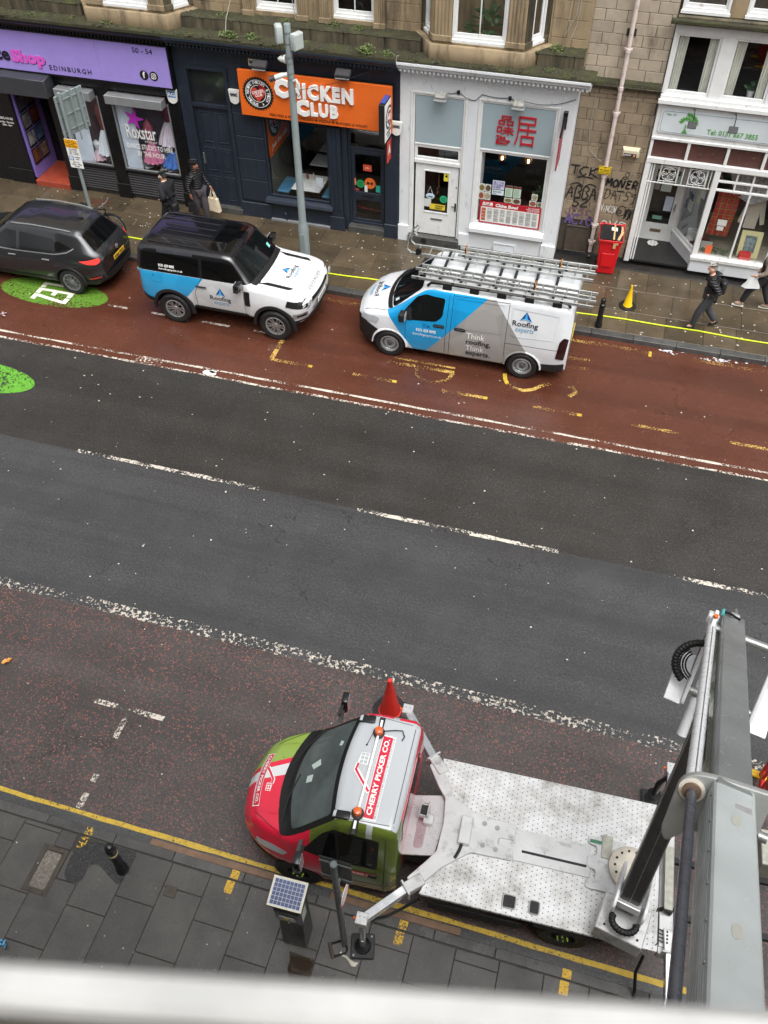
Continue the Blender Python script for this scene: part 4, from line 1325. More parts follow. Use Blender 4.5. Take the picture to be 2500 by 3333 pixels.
# stepped architraves round both openings
for (x0, x1, z0) in ((-5.27, -3.88, 0.34), (-3.62, -1.70, 0.9)):
    for k in range(2):
        g = 0.05*k
        b = MB(); b.box(x0+g, x0+g+0.05, 20.70+0.03*k, 20.78, z0, 4.08-g); b.box(x1-g-0.05, x1-g, 20.70+0.03*k, 20.78, z0, 4.08-g); b.box(x0+g+0.05, x1-g-0.05, 20.70+0.03*k, 20.78, 4.03-g, 4.08-g)
        b.build('architrave', M_wood, CB, bevel=0.006)
for (x0, x1, z0) in ((-5.16, -3.98, 2.82), (-3.52, -1.80, 2.88)):
    MB().box(x0, x1, 20.75, 20.80, z0, 3.98).build('panel', M_greyp, CB, bevel=0.004)
    MB().box(x0, x1, 20.735, 20.80, z0-0.04, z0-0.001).build('panel_rail', M_wood, CB, bevel=0.004)
# red characters and lettering
letters('lettering', '品', RED, CB, -3.12, -2.76, 3.51, 3.73, 20.72, 0.03, bold=0.0)
letters('lettering', '味', RED, CB, -3.14, -2.73, 3.28, 3.49, 20.72, 0.03, bold=0.0)
letters('lettering', 'The\nChina\nBowl', RED, CB, -3.15, -2.80, 3.04, 3.25, 20.72, 0.03, bold=0.02, line=0.8)
letters('lettering', '居', RED, CB, -2.70, -2.20, 3.06, 3.76, 20.72, 0.03, bold=-0.008)
# transom light and door
b = MB(); bars(b, -5.16, -3.98, 2.40, 2.775, 20.76, 20.82, 0.07); b.box(-5.16, -3.98, 20.73, 20.82, 2.31, 2.40)
w = b.build('transom_window', M_wood, CB, bevel=0.005); pane(w, -5.09, -4.05, 2.47, 2.705, 20.79)
d = MB(); bars(d, -5.13, -4.01, 0.35, 2.305, 20.78, 20.83, 0.235, 0.64, 0.19); d = d.build('door', M_wood, CB, bevel=0.006)
dg = MB(); bars(dg, -4.91, -4.23, 0.97, 2.13, 20.765, 20.779, 0.03); dg.build('glazing_bead', M_wood, d, bevel=0.004)
pane(d, -4.895, -4.245, 0.99, 2.115, 20.80)
MB().box(-4.69, -4.38, 20.765, 20.779, 0.77, 0.83).build('letterbox', M_steel, d, bevel=0.004)
MB().box(-4.07, -4.03, 20.76, 20.779, 1.10, 1.32).tube([(-4.05, 20.75, 1.23), (-4.14, 20.74, 1.23), (-4.16, 20.74, 1.23)], 0.01, 6).build('handle', M_blackm, d)
disc(d, 'lock', M_blackm, -4.05, 1.75, 0.018, 20.772)
MB().box(-5.27, -3.88, 20.60, 20.9, PZ-0.02, 0.33).build('door_step', S_kerb, CB, bevel=0.012)
yd = 20.786
card(d, 'warning_sticker', flatc(216, 206, 60), -4.39, -4.26, 1.88, 2.09, yd)
MB().prism([(-4.365, 1.99), (-4.285, 1.99), (-4.325, 2.07)], FXZ, yd-0.003, yd-0.001).build('sticker_mark', BLK, d, smooth=False)
MB().prism(rpoly([(-4.86, 1.43), (-4.78, 1.50), (-4.66, 1.50), (-4.60, 1.43), (-4.66, 1.35), (-4.78, 1.35)], 0.03), FXZ, yd, yd+0.004).build('open_sign', flatc(190, 210, 224), d, smooth=False)
letters('lettering', 'OPEN', BLK, d, -4.80, -4.66, 1.385, 1.425, yd-0.004, 0.003, bold=0.02)
MB().tube([(-4.80, yd+0.003, 1.50), (-4.735, yd+0.003, 1.68), (-4.67, yd+0.003, 1.50)], 0.004, 4).build('sign_string', WHT, d)
disc(d, 'sticker', flatc(40, 164, 112), -4.37, 1.38, 0.10, yd); letters('lettering', 'Uber\nEats', flatc(20, 60, 44), d, -4.43, -4.31, 1.32, 1.43, yd-0.003, 0.002, align='CENTER')
card(d, 'sticker', flatc(222, 196, 60), -4.73, -4.32, 1.07, 1.22, yd-0.002, r=0.03)
letters('lettering', 'HUNGRY\nPANDA', BLK, d, -4.58, -4.35, 1.09, 1.20, yd-0.006, 0.003, bold=0.02)
card(d, 'notice', flatc(206, 206, 206), -4.88, -4.70, 1.12, 1.34, yd+0.006)
# beads hanging inside the door
t = thing('hanging_charm', 'string of dark red trinkets hanging behind the white restaurant door', 'ornament', (-4.55, 20.9, 1.3), 0, None, True)
b = MB(); q = random.Random(3)
for k in range(16):
    b.sphere((-4.55+q.uniform(-0.03, 0.03), 20.9, 1.45+0.04*k), q.uniform(0.012, 0.022), 5)
b.build('beads', flatc(120, 66, 50), t); MB().cyl((-4.55, 20.9, 1.42), (-4.55, 20.9, 2.1), 0.003, n=5).build('string', BLK, t)
# window, sill, riser, air vent
b = MB(); bars(b, -3.52, -1.80, 0.90, 2.84, 20.76, 20.82, 0.06, 0.04)
w = b.build('window', M_wood, CB, bevel=0.005); pane(w, -3.46, -1.86, 0.94, 2.78, 20.79)
b = MB(); b.prism([(20.58, 0.70), (20.58, 0.80), (20.64, 0.86), (20.8, 0.899), (20.8, 0.66), (20.66, 0.66)], lambda u, v, d_: (d_, u, v), -3.62, -1.69)
b.build('window_sill', M_white, CB)
MB().box(-3.60, -1.72, 20.70, 21.0, PZ-0.02, 0.66).build('stall_riser', M_white, CB, smooth=False)
b = MB(); bars(b, -2.95, -2.36, 0.17, 0.43, 20.66, 20.699, 0.03)
v_ = b.build('air_vent', M_white, CB)
for k in range(5):
    MB().add([(-2.92, 20.699, 0.235+0.036*k), (-2.39, 20.699, 0.235+0.036*k), (-2.39, 20.67, 0.212+0.036*k), (-2.92, 20.67, 0.212+0.036*k)], [(0, 1, 2, 3)]).build('slat', M_white, v_, smooth=False)
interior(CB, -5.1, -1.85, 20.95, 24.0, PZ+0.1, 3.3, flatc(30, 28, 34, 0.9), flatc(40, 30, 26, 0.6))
MB().box(-3.62, -3.45, 20.83, 21.2, 0.95, 2.85).build('window_reveal', M_white, CB, smooth=False)
# menu board and dish photographs stuck in the window
ym = 20.745
mb = MB().box(-3.41, -1.83, ym, ym+0.012, 0.92, 1.53).build('menu_board', RED, CB, bevel=0.003)
card(mb, 'menu_sheet', flatc(226, 226, 222), -3.37, -1.87, 0.96, 1.37, ym-0.004, r=0.02)
letters('lettering', '品味居', WHT, mb, -3.34, -3.07, 1.40, 1.50, ym-0.005, 0.004, bold=0.03)
letters('lettering', 'China Bowl', WHT, mb, -3.0, -2.42, 1.40, 1.49, ym-0.005, 0.004, bold=0.04, shear=0.1)
letters('lettering', 'TEL: 01316620888\n44 South Clerk Street\nEdinburgh EH8 9PS', WHT, mb, -2.22, -1.88, 1.39, 1.50, ym-0.005, 0.004, align='RIGHT')
q = random.Random(9)
b = MB()
for c in range(8):
    x0 = -3.2+c*0.166
    z = 1.34
    while z > 0.99:
        if q.random() > 0.1:
            b.add([(x0, ym-0.006, z), (x0+q.uniform(0.09, 0.145), ym-0.006, z), (x0+0.13, ym-0.006, z-0.005), (x0, ym-0.006, z-0.005)], [(0, 1, 2, 3)])
        z -= 0.011
b.build('menu_print', flatc(120, 120, 118), mb, smooth=False)
for k in range(4):
    card(mb, 'menu_photo', pm('menu_photo_%d' % k, rgb(178, 96, 70), 0.5, 0, 0.5, 40), -3.35, -3.24, 0.99+0.09*k, 1.07+0.09*k, ym-0.006)
def dish(x0, x1, z0, z1, k):
    o = card(CB, 'dish_photo', flatc(206, 208, 202), x0, x1, z0, z1, ym+0.03, r=0.015)
    MB().prism(circle((x0+x1)/2, (z0+z1)/2, (x1-x0)*0.42, 16, (z1-z0)*0.40), FXZ, ym+0.026, ym+0.029).build('dish', pm('dish_%d' % k, rgb(*((122, 110, 60), (96, 74, 52), (150, 84, 60), (160, 150, 120))[k % 4]), 0.5, 0, 0.6, 45), o, smooth=False)
for k, (x0, x1, z0, z1) in enumerate(((-3.47, -3.32, 1.76, 1.96), (-3.31, -3.16, 1.76, 1.96), (-3.47, -3.32, 1.54, 1.75), (-3.31, -3.16, 1.54, 1.75), (-2.80, -2.60, 1.54, 1.67), (-2.59, -2.38, 1.53, 1.68), (-2.16, -1.98, 1.53, 1.68), (-2.12, -1.97, 1.70, 1.86), (-1.96, -1.84, 1.54, 1.66))):
    dish(x0, x1, z0, z1, k)
n_ = card(CB, 'notice', flatc(206, 206, 226), -3.13, -2.83, 1.86, 2.09, ym+0.03)
letters('lettering', '減少个吴\n可以致这\n多很松', flatc(60, 50, 120), n_, -3.11, -2.85, 1.88, 2.07, ym+0.026, 0.003)
n_ = card(CB, 'notice', flatc(214, 224, 230), -3.13, -2.83, 1.71, 1.84, ym+0.03)
letters('lettering', '是子以此处\n12:30', flatc(60, 60, 90), n_, -3.11, -2.9, 1.73, 1.82, ym+0.026, 0.003)
for x0 in (-2.80, -2.59):
    n_ = card(CB, 'menu_sheet', flatc(196, 216, 196), x0, x0+0.19, 1.70, 1.99, ym+0.03)
    card(n_, 'menu_header', flatc(110, 40, 40), x0, x0+0.19, 1.94, 1.99, ym+0.026)
    for r_ in range(7):
        MB().box(x0+0.02, x0+0.15, ym+0.027, ym+0.029, 1.73+r_*0.028, 1.736+r_*0.028).build('menu_line', flatc(90, 120, 96), n_, smooth=False)
# pendant lamps lit inside, round table, pot plant
mt, nt, out = nodes('bulb_glow')
e = nd(nt, 'Emission'); e.inputs[0].default_value = (1.0, 0.72, 0.32, 1); e.inputs[1].default_value = 14
nt.links.new(e.outputs[0], out.inputs[0])
M_bulb = mt
M_brass = pm('brass_wire', rgb(150, 104, 60), 0.35, 0.8)
for x, lab in ((-3.02, 'lit brass cage pendant lamp, the one nearer the restaurant door'), (-2.36, 'lit brass cage pendant lamp, the one further from the restaurant door')):
    t = thing('pendant_lamp', lab, 'lamp', (x, 21.25, 2.45), 0, 'pendant lamps in the restaurant window')
    MB().sphere((0, 0, 0), 0.035, 8, 0, (0.8, 0.8, 1.3)).build('bulb', M_bulb, t)
    b = MB()
    for k in range(3):
        a = math.pi*k/3
        b.tube([(0.085*math.cos(u)*math.cos(a), 0.085*math.cos(u)*math.sin(a), 0.02+0.085*math.sin(u)) for u in [2*math.pi*i/20 for i in range(20)]], 0.006, 5, closed=True)
    b.build('cage', M_brass, t)
    MB().cyl((0, 0, 0.1), (0, 0, 0.85), 0.012, n=8).cyl((0, 0, 0.06), (0, 0, 0.14), 0.025, n=10).build('flex', M_steel, t)
t = thing('round_table', 'round brown table with two menus inside the restaurant', 'table', (-2.45, 21.9, PZ+0.1))
MB().lathe([(0.62, 0.72), (0.64, 0.74), (0.62, 0.76)], (0, 0, 0), 'z', 40).build('table_top', flatc(74, 44, 34), t)
MB().cyl((0, 0, 0), (0, 0, 0.72), 0.05, n=10).lathe([(0.3, 0), (0.3, 0.03)], (0, 0, 0), 'z', 20).build('leg', M_blackm, t)
for x, lab in ((-0.12, 'pale folded menu lying on the round table, first of two'), (0.1, 'pale folded menu lying on the round table, second of two')):
    o = MB().box(-0.09, 0.09, -0.12, 0.12, 0, 0.006).build('menu', flatc(160, 150, 140)); o.location = (-2.45+x, 21.6, PZ+0.86+0.003); o.rotation_euler = (0, 0, 0.3); tag(o, lab, 'menu', 'menus on the round table')
t = thing('pot_plant', 'small-leaved bushy pot plant inside the restaurant window corner', 'plant', (-2.0, 21.05, 1.35), 0, None, True)
leafy('foliage', t, (-2.0, 21.05, 1.62), 260, (0.2, 0.16, 0.34), 0.05, pm('box_leaf', rgb(52, 74, 40), 0.5, 0, 0.4, 25), 3, 1.0)
b = MB(); b.lathe([(0.09, 1.35), (0.12, 1.6)], (-2.0, 21.05, 0), 'z', 14); b.build('pot', BLK, t)
MB().box(-2.3, -1.86, 20.92, 21.25, 0.95, 1.349).build('plant_shelf', M_dark, CB, smooth=False)
# lamps with a sagging cable above the panels
def bulkhead(x, z):
    b = MB()
    b.obox((x, 20.52, z), (0.13, 0, 0), (0, 0.09, 0.04), (0, -0.03, 0.06))
    o = b.build('sign_lamp', pm('grimy_lamp', rgb(160, 160, 154), 0.5, 0.2, 0.3, 12), CB, bevel=0.015)
    MB().obox((x, 20.46, z-0.055), (0.15, 0, 0), (0, 0.075, 0.03), (0, -0.012, 0.02)).build('hood', M_silver, o, bevel=0.005)
    MB().beam((x, 20.58, z), (x, 20.72, z), 0.06, 0.05).build('bracket', M_blackm, o)
bulkhead(-4.50, 4.10); bulkhead(-2.66, 4.12)
for x in (-4.12, -2.9):
    MB().box(x-0.035, x+0.035, 20.66, 20.719, 4.12, 4.20).build('junction_box', M_blackm, CB, bevel=0.006)
def sag(p, q, s, n=8):
    p, q = Vector(p), Vector(q)
    return [p.lerp(q, i/n)-Vector((0, 0, s*4*(i/n)*(1-i/n))) for i in range(n+1)]
b = MB()
for p_, q_, s_ in (((-4.38, 20.66, 4.14), (-4.14, 20.70, 4.16), 0.03), ((-4.1, 20.70, 4.16), (-3.7, 20.70, 4.02), 0.05), ((-3.7, 20.70, 4.02), (-3.55, 20.70, 4.17), 0.0), ((-3.55, 20.70, 4.17), (-2.93, 20.70, 4.16), 0.03), ((-2.87, 20.7, 4.16), (-2.7, 20.66, 4.14), 0.02), ((-2.55, 20.66, 4.14), (-1.4, 20.70, 4.30), 0.10)):
    b.tube(sag(p_, q_, s_), 0.009, 5)
b.build('cable', pm('grey_cable', rgb(70, 74, 84), 0.5), CB)
# blade sign seen edge-on at the corner
o = MB().box(-1.62, -1.52, 20.62, 20.719, 3.62, 4.02).beam((-1.57, 20.70, 3.93), (-1.57, 19.98, 3.72), 0.05, 0.05).build('sign_arm', M_black, CB, bevel=0.006)
MB().box(-1.585, -1.555, 19.92, 20.55, 2.95, 3.70).build('hanging_sign', pm('red_check_sign', rgb(150, 60, 70), 0.5, 0, 0.5, 24), o, bevel=0.004)

# ashlar tenement on the right
RY = 21.35
M_ash = pm('grey_ashlar', rgb(164, 152, 134), 0.75, 0, 0.10, 4, 0.35, 45, stain=rgb(104, 92, 76), stain_amt=0.35, stain_scale=(1.4, 1.4, 0.7), rnd=0.10)
M_ashl = pm('brown_ashlar', rgb(138, 123, 102), 0.75, 0, 0.14, 4, 0.4, 40, stain=rgb(74, 66, 54), stain_amt=0.45, stain_scale=(1.2, 1.2, 0.6), rnd=0.12)
M_mort = pm('dark_mortar', rgb(70, 62, 52), 0.9)
ASH = thing('tenement_building', 'grey ashlar tenement with pink downpipe and graffiti on its ground floor', 'building', (-0.4, RY, PZ), 0, None, True)
b = MB()
b.box(-1.36, 0.42, RY+0.03, RY+0.4, PZ-0.02, ZT)
b.box(0.42, 6.5, RY+0.05, RY+0.4, 5.9, ZT); b.box(-1.36, 6.5, RY+3.0, RY+3.3, 4.3, ZT); b.box(-1.36, 6.5, RY+0.4, RY+3.0, ZT-0.2, ZT)
b.box(6.2, 6.5, RY, RY+3.3, PZ-0.02, ZT)
b.build('wall', M_mort, ASH, smooth=False)
q = random.Random(12)
def courses(z0, z1, hs, L, mat):
    z = z0; k = 0
    while z < z1-0.03:
        h = min(hs[k % len(hs)], z1-z)
        x = -1.355-(L*0.5 if k % 2 else q.uniform(0.0, 0.05))
        while x < 0.41:
            w = L*q.uniform(0.94, 1.06)
            a, c = max(x, -1.355), min(x+w, 0.415)
            if c-a > 0.04 and not (a < -0.45 and z < 0.80 and z0 < 1):
                MB().box(a+0.005, c-0.005, RY-q.uniform(0, 0.004), RY+0.04, z+0.005, z+h-0.005).build('stone_block', mat, ASH, bevel=0.006)
            elif c-a > 0.04 and c > -0.40:
                MB().box(-0.40, c-0.005, RY, RY+0.04, z+0.005, z+h-0.005).build('stone_block', mat, ASH, bevel=0.006)
            x += w
        z += h; k += 1
courses(4.58, 6.98, (0.238,), 0.465, M_ash)
courses(PZ, 4.36, (0.26, 0.27, 0.10, 0.28, 0.25), 0.43, M_ashl)
MB().box(-1.355, 0.415, RY-0.01, RY+0.04, 6.98, ZT).build('upper_wall', M_ash, ASH, smooth=False)
MB().box(0.42, 6.5, RY-0.01, RY+0.049, 8.4, ZT).build('upper_wall', M_ash, ASH, smooth=False)
b = MB(); b.prism([(RY-0.16, 4.47), (RY-0.14, 4.54), (RY, 4.58), (RY+0.03, 4.58), (RY+0.03, 4.36), (RY-0.05, 4.36), (RY-0.08, 4.44)], lambda u, v, d_: (d_, u, v), -1.30, 0.42)
b.build('string_course', M_stone_d, ASH)
MB().grid([[(-1.3+0.05*i, y, z+q.uniform(0, 0.012)) for i in range(35)] for y, z in ((RY-0.158, 4.49), (RY-0.14, 4.548), (RY-0.001, 4.59))]).build('moss_blanket', M_moss, ASH)
# downpipe with collars, flaking near the ground
M_pipe = pm('pink_white_pipe_paint', rgb(206, 192, 186), 0.5, 0, 0.08, 6, 0.15, 30, stain=rgb(96, 74, 60), stain_amt=0.3, stain_scale=(5, 5, 2.5))
dp = MB().cyl((-0.47, RY-0.13, 0.2), (-0.47, RY-0.13, ZT-0.6), 0.05, n=14).build('downpipe', M_pipe, ASH)
for z in (0.52, 1.0, 2.35, 3.86, 4.44, 5.26):
    MB().lathe([(0.055, z-0.05), (0.066, z-0.04), (0.066, z+0.04), (0.055, z+0.05)], (-0.47, RY-0.13, 0), 'z', 14).box(-0.56, -0.38, RY-0.09, RY-0.02, z-0.02, z+0.02).build('collar', M_pipe, dp)
MB().tube([(-0.47, RY-0.13, 0.25), (-0.47, RY-0.14, 0.18), (-0.47, RY-0.22, 0.13)], 0.056, 10).build('shoe', M_iron, dp)
# meter cupboard, air brick, alarm box
b = MB(); bars(b, -1.17, -0.56, 0.13, 0.86, RY-0.03, RY+0.02, 0.02); b.box(-1.15, -0.58, RY-0.005, RY+0.02, 0.15, 0.84)
b.build('meter_cupboard', pm('rusty_hatch', rgb(80, 70, 60), 0.7, 0.1, 0.25, 5, 0.3, 30), ASH, bevel=0.004)
b = MB(); b.box(-0.58, -0.37, RY-0.012, RY-0.004, 5.51, 5.67)
for i in range(4):
    for j in range(3):
        b.box(-0.565+i*0.048, -0.53+i*0.048, RY-0.016, RY-0.0121, 5.525+j*0.047, 5.56+j*0.047, 1)
b.build('air_brick', [M_mort, BLK], ASH, smooth=False)
b = MB(); b.add([(-0.17, RY-0.0, 3.08), (0.25, RY-0.0, 3.08), (0.25, RY-0.0, 2.84), (-0.17, RY-0.0, 2.84), (-0.13, RY-0.12, 3.04), (0.21, RY-0.12, 3.04), (0.21, RY-0.12, 2.88), (-0.13, RY-0.12, 2.88)],
     [(4, 5, 6, 7), (0, 1, 5, 4), (1, 2, 6, 5), (2, 3, 7, 6), (3, 0, 4, 7)])
ab = b.build('alarm_box', flatc(206, 196, 168), ASH, bevel=0.006)
card(ab, 'alarm_plate', BLK, -0.11, 0.19, 2.89, 2.97, RY-0.127); letters('lettering', 'pointer', WHT, ab, -0.09, 0.07, 2.905, 2.955, RY-0.131, 0.003, bold=0.01)
disc(ab, 'alarm_mark', flatc(206, 130, 100), 0.135, 2.93, 0.03, RY-0.13)
ys = MB().box(-0.63, -0.33, RY-0.215, RY-0.20, 2.42, 2.62).build('yellow_sign', flatc(226, 190, 30), ASH, bevel=0.003)
b = MB(); bars(b, -0.625, -0.335, 2.425, 2.615, RY-0.219, RY-0.2155, 0.008); b.build('sign_border', BLK, ys, smooth=False)
letters('lettering', 'No stopping\nat any time\nexcept buses', BLK, ys, -0.60, -0.36, 2.445, 2.555, RY-0.219, 0.003, align='CENTER', bold=0.01)
disc(ys, 'fixing', flatc(90, 60, 30), -0.48, 2.59, 0.014, RY-0.219)
MB().box(-0.49, -0.45, RY-0.2, RY-0.181, 2.44, 2.6).build('sign_clip', M_steel, ys)
MB().tube([(-1.0, RY-0.02, 4.35), (-1.02, RY-0.02, 3.4), (-0.95, RY-0.02, 2.9), (-0.7, RY-0.03, 2.7), (-0.6, RY-0.1, 2.68)], 0.007, 5).build('cable', M_cable, ASH)
# graffiti, sprayed as hand strokes
GL = {'T': [[(0, 1), (1, 1.05)], [(0.5, 1.02), (0.55, 0)]], 'C': [[(0.9, 0.9), (0.4, 1), (0.1, 0.6), (0.1, 0.25), (0.5, 0), (0.9, 0.2)]], 'K': [[(0.1, 1), (0.15, 0)], [(0.95, 0.95), (0.15, 0.45), (1.1, -0.1)]],
      'A': [[(0, 0), (0.45, 1), (0.9, 0)], [(0.1, 0.35), (0.9, 0.45)]], 'B': [[(0.1, 0), (0.1, 1), (0.6, 1), (0.8, 0.75), (0.5, 0.52), (0.85, 0.3), (0.6, 0.02), (0.1, 0)]], '5': [[(0.9, 1), (0.2, 1), (0.15, 0.55), (0.7, 0.5), (0.8, 0.2), (0.4, 0), (0, 0.1)]],
      '2': [[(0.1, 0.85), (0.5, 1), (0.85, 0.75), (0.1, 0), (1.1, 0.05)]], 'M': [[(0, 0), (0.1, 1), (0.45, 0.4), (0.8, 1), (0.9, 0)]], 'O': [[(0.5, 0.95), (0.1, 0.6), (0.2, 0.1), (0.7, 0.05), (0.9, 0.5), (0.5, 0.95)]], 'N': [[(0, 0), (0.1, 1), (0.7, 0.05), (0.85, 1)]],
      'E': [[(0.9, 1), (0.2, 0.95), (0.3, 0.5), (0.7, 0.5), (0.3, 0.48), (0.15, 0.05), (0.9, 0)]], 'R': [[(0.1, 0), (0.15, 1), (0.75, 0.9), (0.75, 0.6), (0.15, 0.5), (0.9, 0)]], 'D': [[(0.1, 1), (0.0, 0), (0.5, 0.1), (0.8, 0.55), (0.6, 0.95), (-0.05, 1)]],
      'I': [[(0.4, 0.6), (0.35, 0)], [(0.42, 0.85), (0.44, 0.88)]], 'S': [[(0.9, 0.9), (0.4, 1), (0.2, 0.75), (0.75, 0.4), (0.6, 0.05), (0.05, 0.1)]], 'Y': [[(0.1, 1), (0.3, 0.6), (0.8, 0.9), (0.7, 0.1), (0.3, -0.3)]], 'J': [[(0.7, 1), (0.7, 0.2), (0.4, 0), (0, 0.4)]],
      'V': [[(0, 1), (0.4, 0), (0.8, 1.3)]], '~': [[(0, 0), (0.5, 0.5), (1, 0.1)]]}
def tagging(txt, x0, x1, z0, z1, w, mat, slant=0.1, jig=0.06, seed=1):
    qq = random.Random(seed); b = MB()
    n = len(txt); cw = (x1-x0)/n
    for k, ch in enumerate(txt):
        for st in GL.get(ch, []):
            pts = []
            for u, v in st:
                pts.append(Vector((x0+(k+0.08+u*0.88)*cw+slant*v*cw+qq.uniform(-jig, jig)*cw, z0+(z1-z0)*(v+qq.uniform(-jig, jig)))))
            sm = []
            for i in range(len(pts)-1):
                p0 = pts[max(i-1, 0)]; p1 = pts[i]; p2 = pts[i+1]; p3 = pts[min(i+2, len(pts)-1)]
                for s in range(5):
                    t_ = s/5
                    sm.append(0.5*((2*p1)+(p2-p0)*t_+(2*p0-5*p1+4*p2-p3)*t_*t_+(3*p1-p0-3*p2+p3)*t_**3))
            sm.append(pts[-1])
            yy = RY-0.012-qq.uniform(0, 0.002)
            for qd in stroke(sm, w):
                b.add([(u, yy, v) for u, v in qd], [(0, 1, 2, 3)])
    b.build('graffiti', mat, ASH, smooth=False)
K_ = pm('black_spray', rgb(30, 30, 32), 0.6, 0, 0.2, 20)
V_ = pm('purple_spray', rgb(98, 80, 130), 0.6, 0, 0.2, 20); W_ = pm('white_spray', rgb(214, 212, 206), 0.6)
tagging('TCK', -1.34, -0.64, 2.24, 2.46, 0.035, K_, seed=1); tagging('~', -1.2, -0.72, 2.16, 2.24, 0.03, K_, seed=2); tagging('~~', -1.28, -0.6, 1.95, 2.08, 0.03, K_, seed=3)
tagging('ABBA', -1.33, -0.56, 1.62, 1.92, 0.034, K_, 0.15, seed=4); tagging('52', -1.15, -0.75, 1.40, 1.62, 0.04, K_, seed=5)
tagging('MONER', -0.40, 0.38, 2.04, 2.24, 0.045, K_, seed=6); tagging('~', -0.1, 0.1, 1.93, 1.98, 0.03, K_, seed=7); tagging('O', -0.04, 0.10, 2.27, 2.33, 0.02, K_, seed=8)
tagging('DAISY', -0.38, 0.40, 1.70, 1.96, 0.018, K_, seed=9); tagging('OIS', 0.0, 0.4, 2.34, 2.46, 0.010, K_, seed=10)
tagging('JESK', -1.30, -0.62, 1.16, 1.36, 0.026, pm('mauve_spray', rgb(112, 76, 96), 0.6), seed=11); tagging('ACIO', -1.26, -0.55, 0.90, 1.16, 0.05, V_, seed=12)
tagging('VINCEN', -0.41, -0.02, 1.36, 1.52, 0.016, W_, seed=13); tagging('C', -0.05, 0.22, 1.28, 1.55, 0.018, K_, seed=14); tagging('O', 0.0, 0.12, 1.36, 1.47, 0.018, K_, seed=15)
tagging('NSN', 0.2, 0.36, 1.22, 1.5, 0.022, K_, 0.5, 0.15, seed=16); tagging('OVR', -0.38, 0.3, 0.98, 1.12, 0.03, W_, seed=17)
# right-hand windows over the charity shop
MB().box(0.42, 6.5, RY-0.16, RY+0.3, 5.88, 6.06).build('lintel_ledge', M_stone_d, ASH, bevel=0.02)
MB().box(0.30, 6.5, RY-0.30, RY-0.161, 5.93, 6.02).build('ledge_moulding', M_moss, ASH, bevel=0.02)
for x0, x1 in ((0.47, 1.44), (1.78, 2.8), (3.1, 4.1), (4.4, 5.4)):
    sash(ASH, (x0, RY-0.02), (x1, RY-0.02), 6.12, 8.35, bar=False)
    MB().box(x1, x1+0.34, RY-0.05, RY+0.049, 6.06, 8.4).build('mullion_stone', M_stone, ASH, bevel=0.02)

# charity shop with the tree sign
GS = thing('shop_front', 'white timber shop front with green tree logo sign and recessed door', 'shop', (2.5, RY, PZ), 0, None, True)
# three-light window above the sign
b = MB()
b.box(0.43, 6.0, RY-0.06, RY+0.1, 5.68, 5.88); b.box(0.43, 0.50, RY-0.06, RY+0.1, 4.42, 5.68); b.box(0.43, 6.0, RY-0.12, RY+0.1, 4.28, 4.40)
for x in (1.44, 2.66, 3.88, 5.1):
    b.box(x, x+0.28, RY-0.06, RY+0.1, 4.40, 5.68)
b.build('window_surround', M_wood, GS, bevel=0.008)
MB().box(0.40, 6.0, RY-0.18, RY-0.121, 4.22, 4.32).build('window_ledge', M_wood, GS, bevel=0.01)
for k, x0 in enumerate((0.50, 1.72, 2.94, 4.16)):
    x1 = x0+0.94
    w = MB(); bars(w, x0, x1, 4.40, 5.68, RY-0.03, RY+0.03, 0.05, 0.09, 0.05); w = w.build('window', M_wood, GS, bevel=0.005)
    pane(w, x0+0.05, x1-0.05, 4.49, 5.63, RY, G_sash)
    if k < 3:
        curtain(x0+0.04, x0+0.27, RY+0.075, 4.42, 5.7, pm('sage_curtain', rgb(222, 222, 210), 0.8), ('sage curtain at first pane of upper window, inner side', 'sage curtain at second pane of upper window, inner side', 'sage curtain at third pane of upper window, inner side')[k], 4, 0.025)
        curtain(x1-0.23, x1-0.03, RY+0.075, 4.42, 5.7, MATS['sage_curtain'], ('pale curtain at first pane of upper window, outer side', 'pale curtain at second pane of upper window, outer side', 'pale curtain at third pane of upper window, outer side')[k], 3, 0.025)
interior(GS, 0.45, 6.1, RY+0.42, RY+2.4, 4.36, 5.9)
t = thing('pot_plant', 'leafy plant on the inside sill of the upper window above the charity shop sign', 'plant', (2.35, RY+0.25, 4.42), 0, None, True)
leafy('foliage', t, (2.35, RY+0.25, 4.58), 70, (0.14, 0.1, 0.2), 0.09, M_leaf, 9, 1.0)
b = MB(); b.lathe([(0.07, 4.42), (0.09, 4.56)], (2.35, RY+0.25, 0), 'z', 14); b.build('pot', WHT, t)
# fascia sign
MB().box(0.44, 6.0, RY-0.05, RY+0.1, 3.42, 4.22).build('fascia', M_wood, GS, smooth=False)
sg = MB(); sg.prism(rpoly(rect(0.53, 5.9, 3.53, 4.08), 0.06), FXZ, RY-0.075, RY-0.051); sg = sg.build('sign', flatc(206, 214, 218, 0.35), GS, bevel=0.004)
b = MB(); b.tube([(u, RY-0.077, v) for u, v in rpoly(rect(0.58, 5.85, 3.57, 4.04), 0.08, 3)], 0.006, 5, closed=True); b.build('sign_border', flatc(150, 158, 160), sg)
GRN = flatc(84, 156, 70)
letters('lettering', 'No. 47', flatc(96, 150, 110), sg, 0.67, 0.88, 3.95, 4.0, RY-0.083, 0.006)
letters('lettering', 'Tel: 0131 667 3855', GRN, sg, 1.63, 2.76, 3.62, 3.74, RY-0.083, 0.006, bold=0.015)
b = MB(); q = random.Random(4)
b.prism([(1.07, 3.58), (1.20, 3.58), (1.15, 3.66), (1.15, 3.78), (1.12, 3.78), (1.12, 3.66)], FXZ, RY-0.083, RY-0.076)
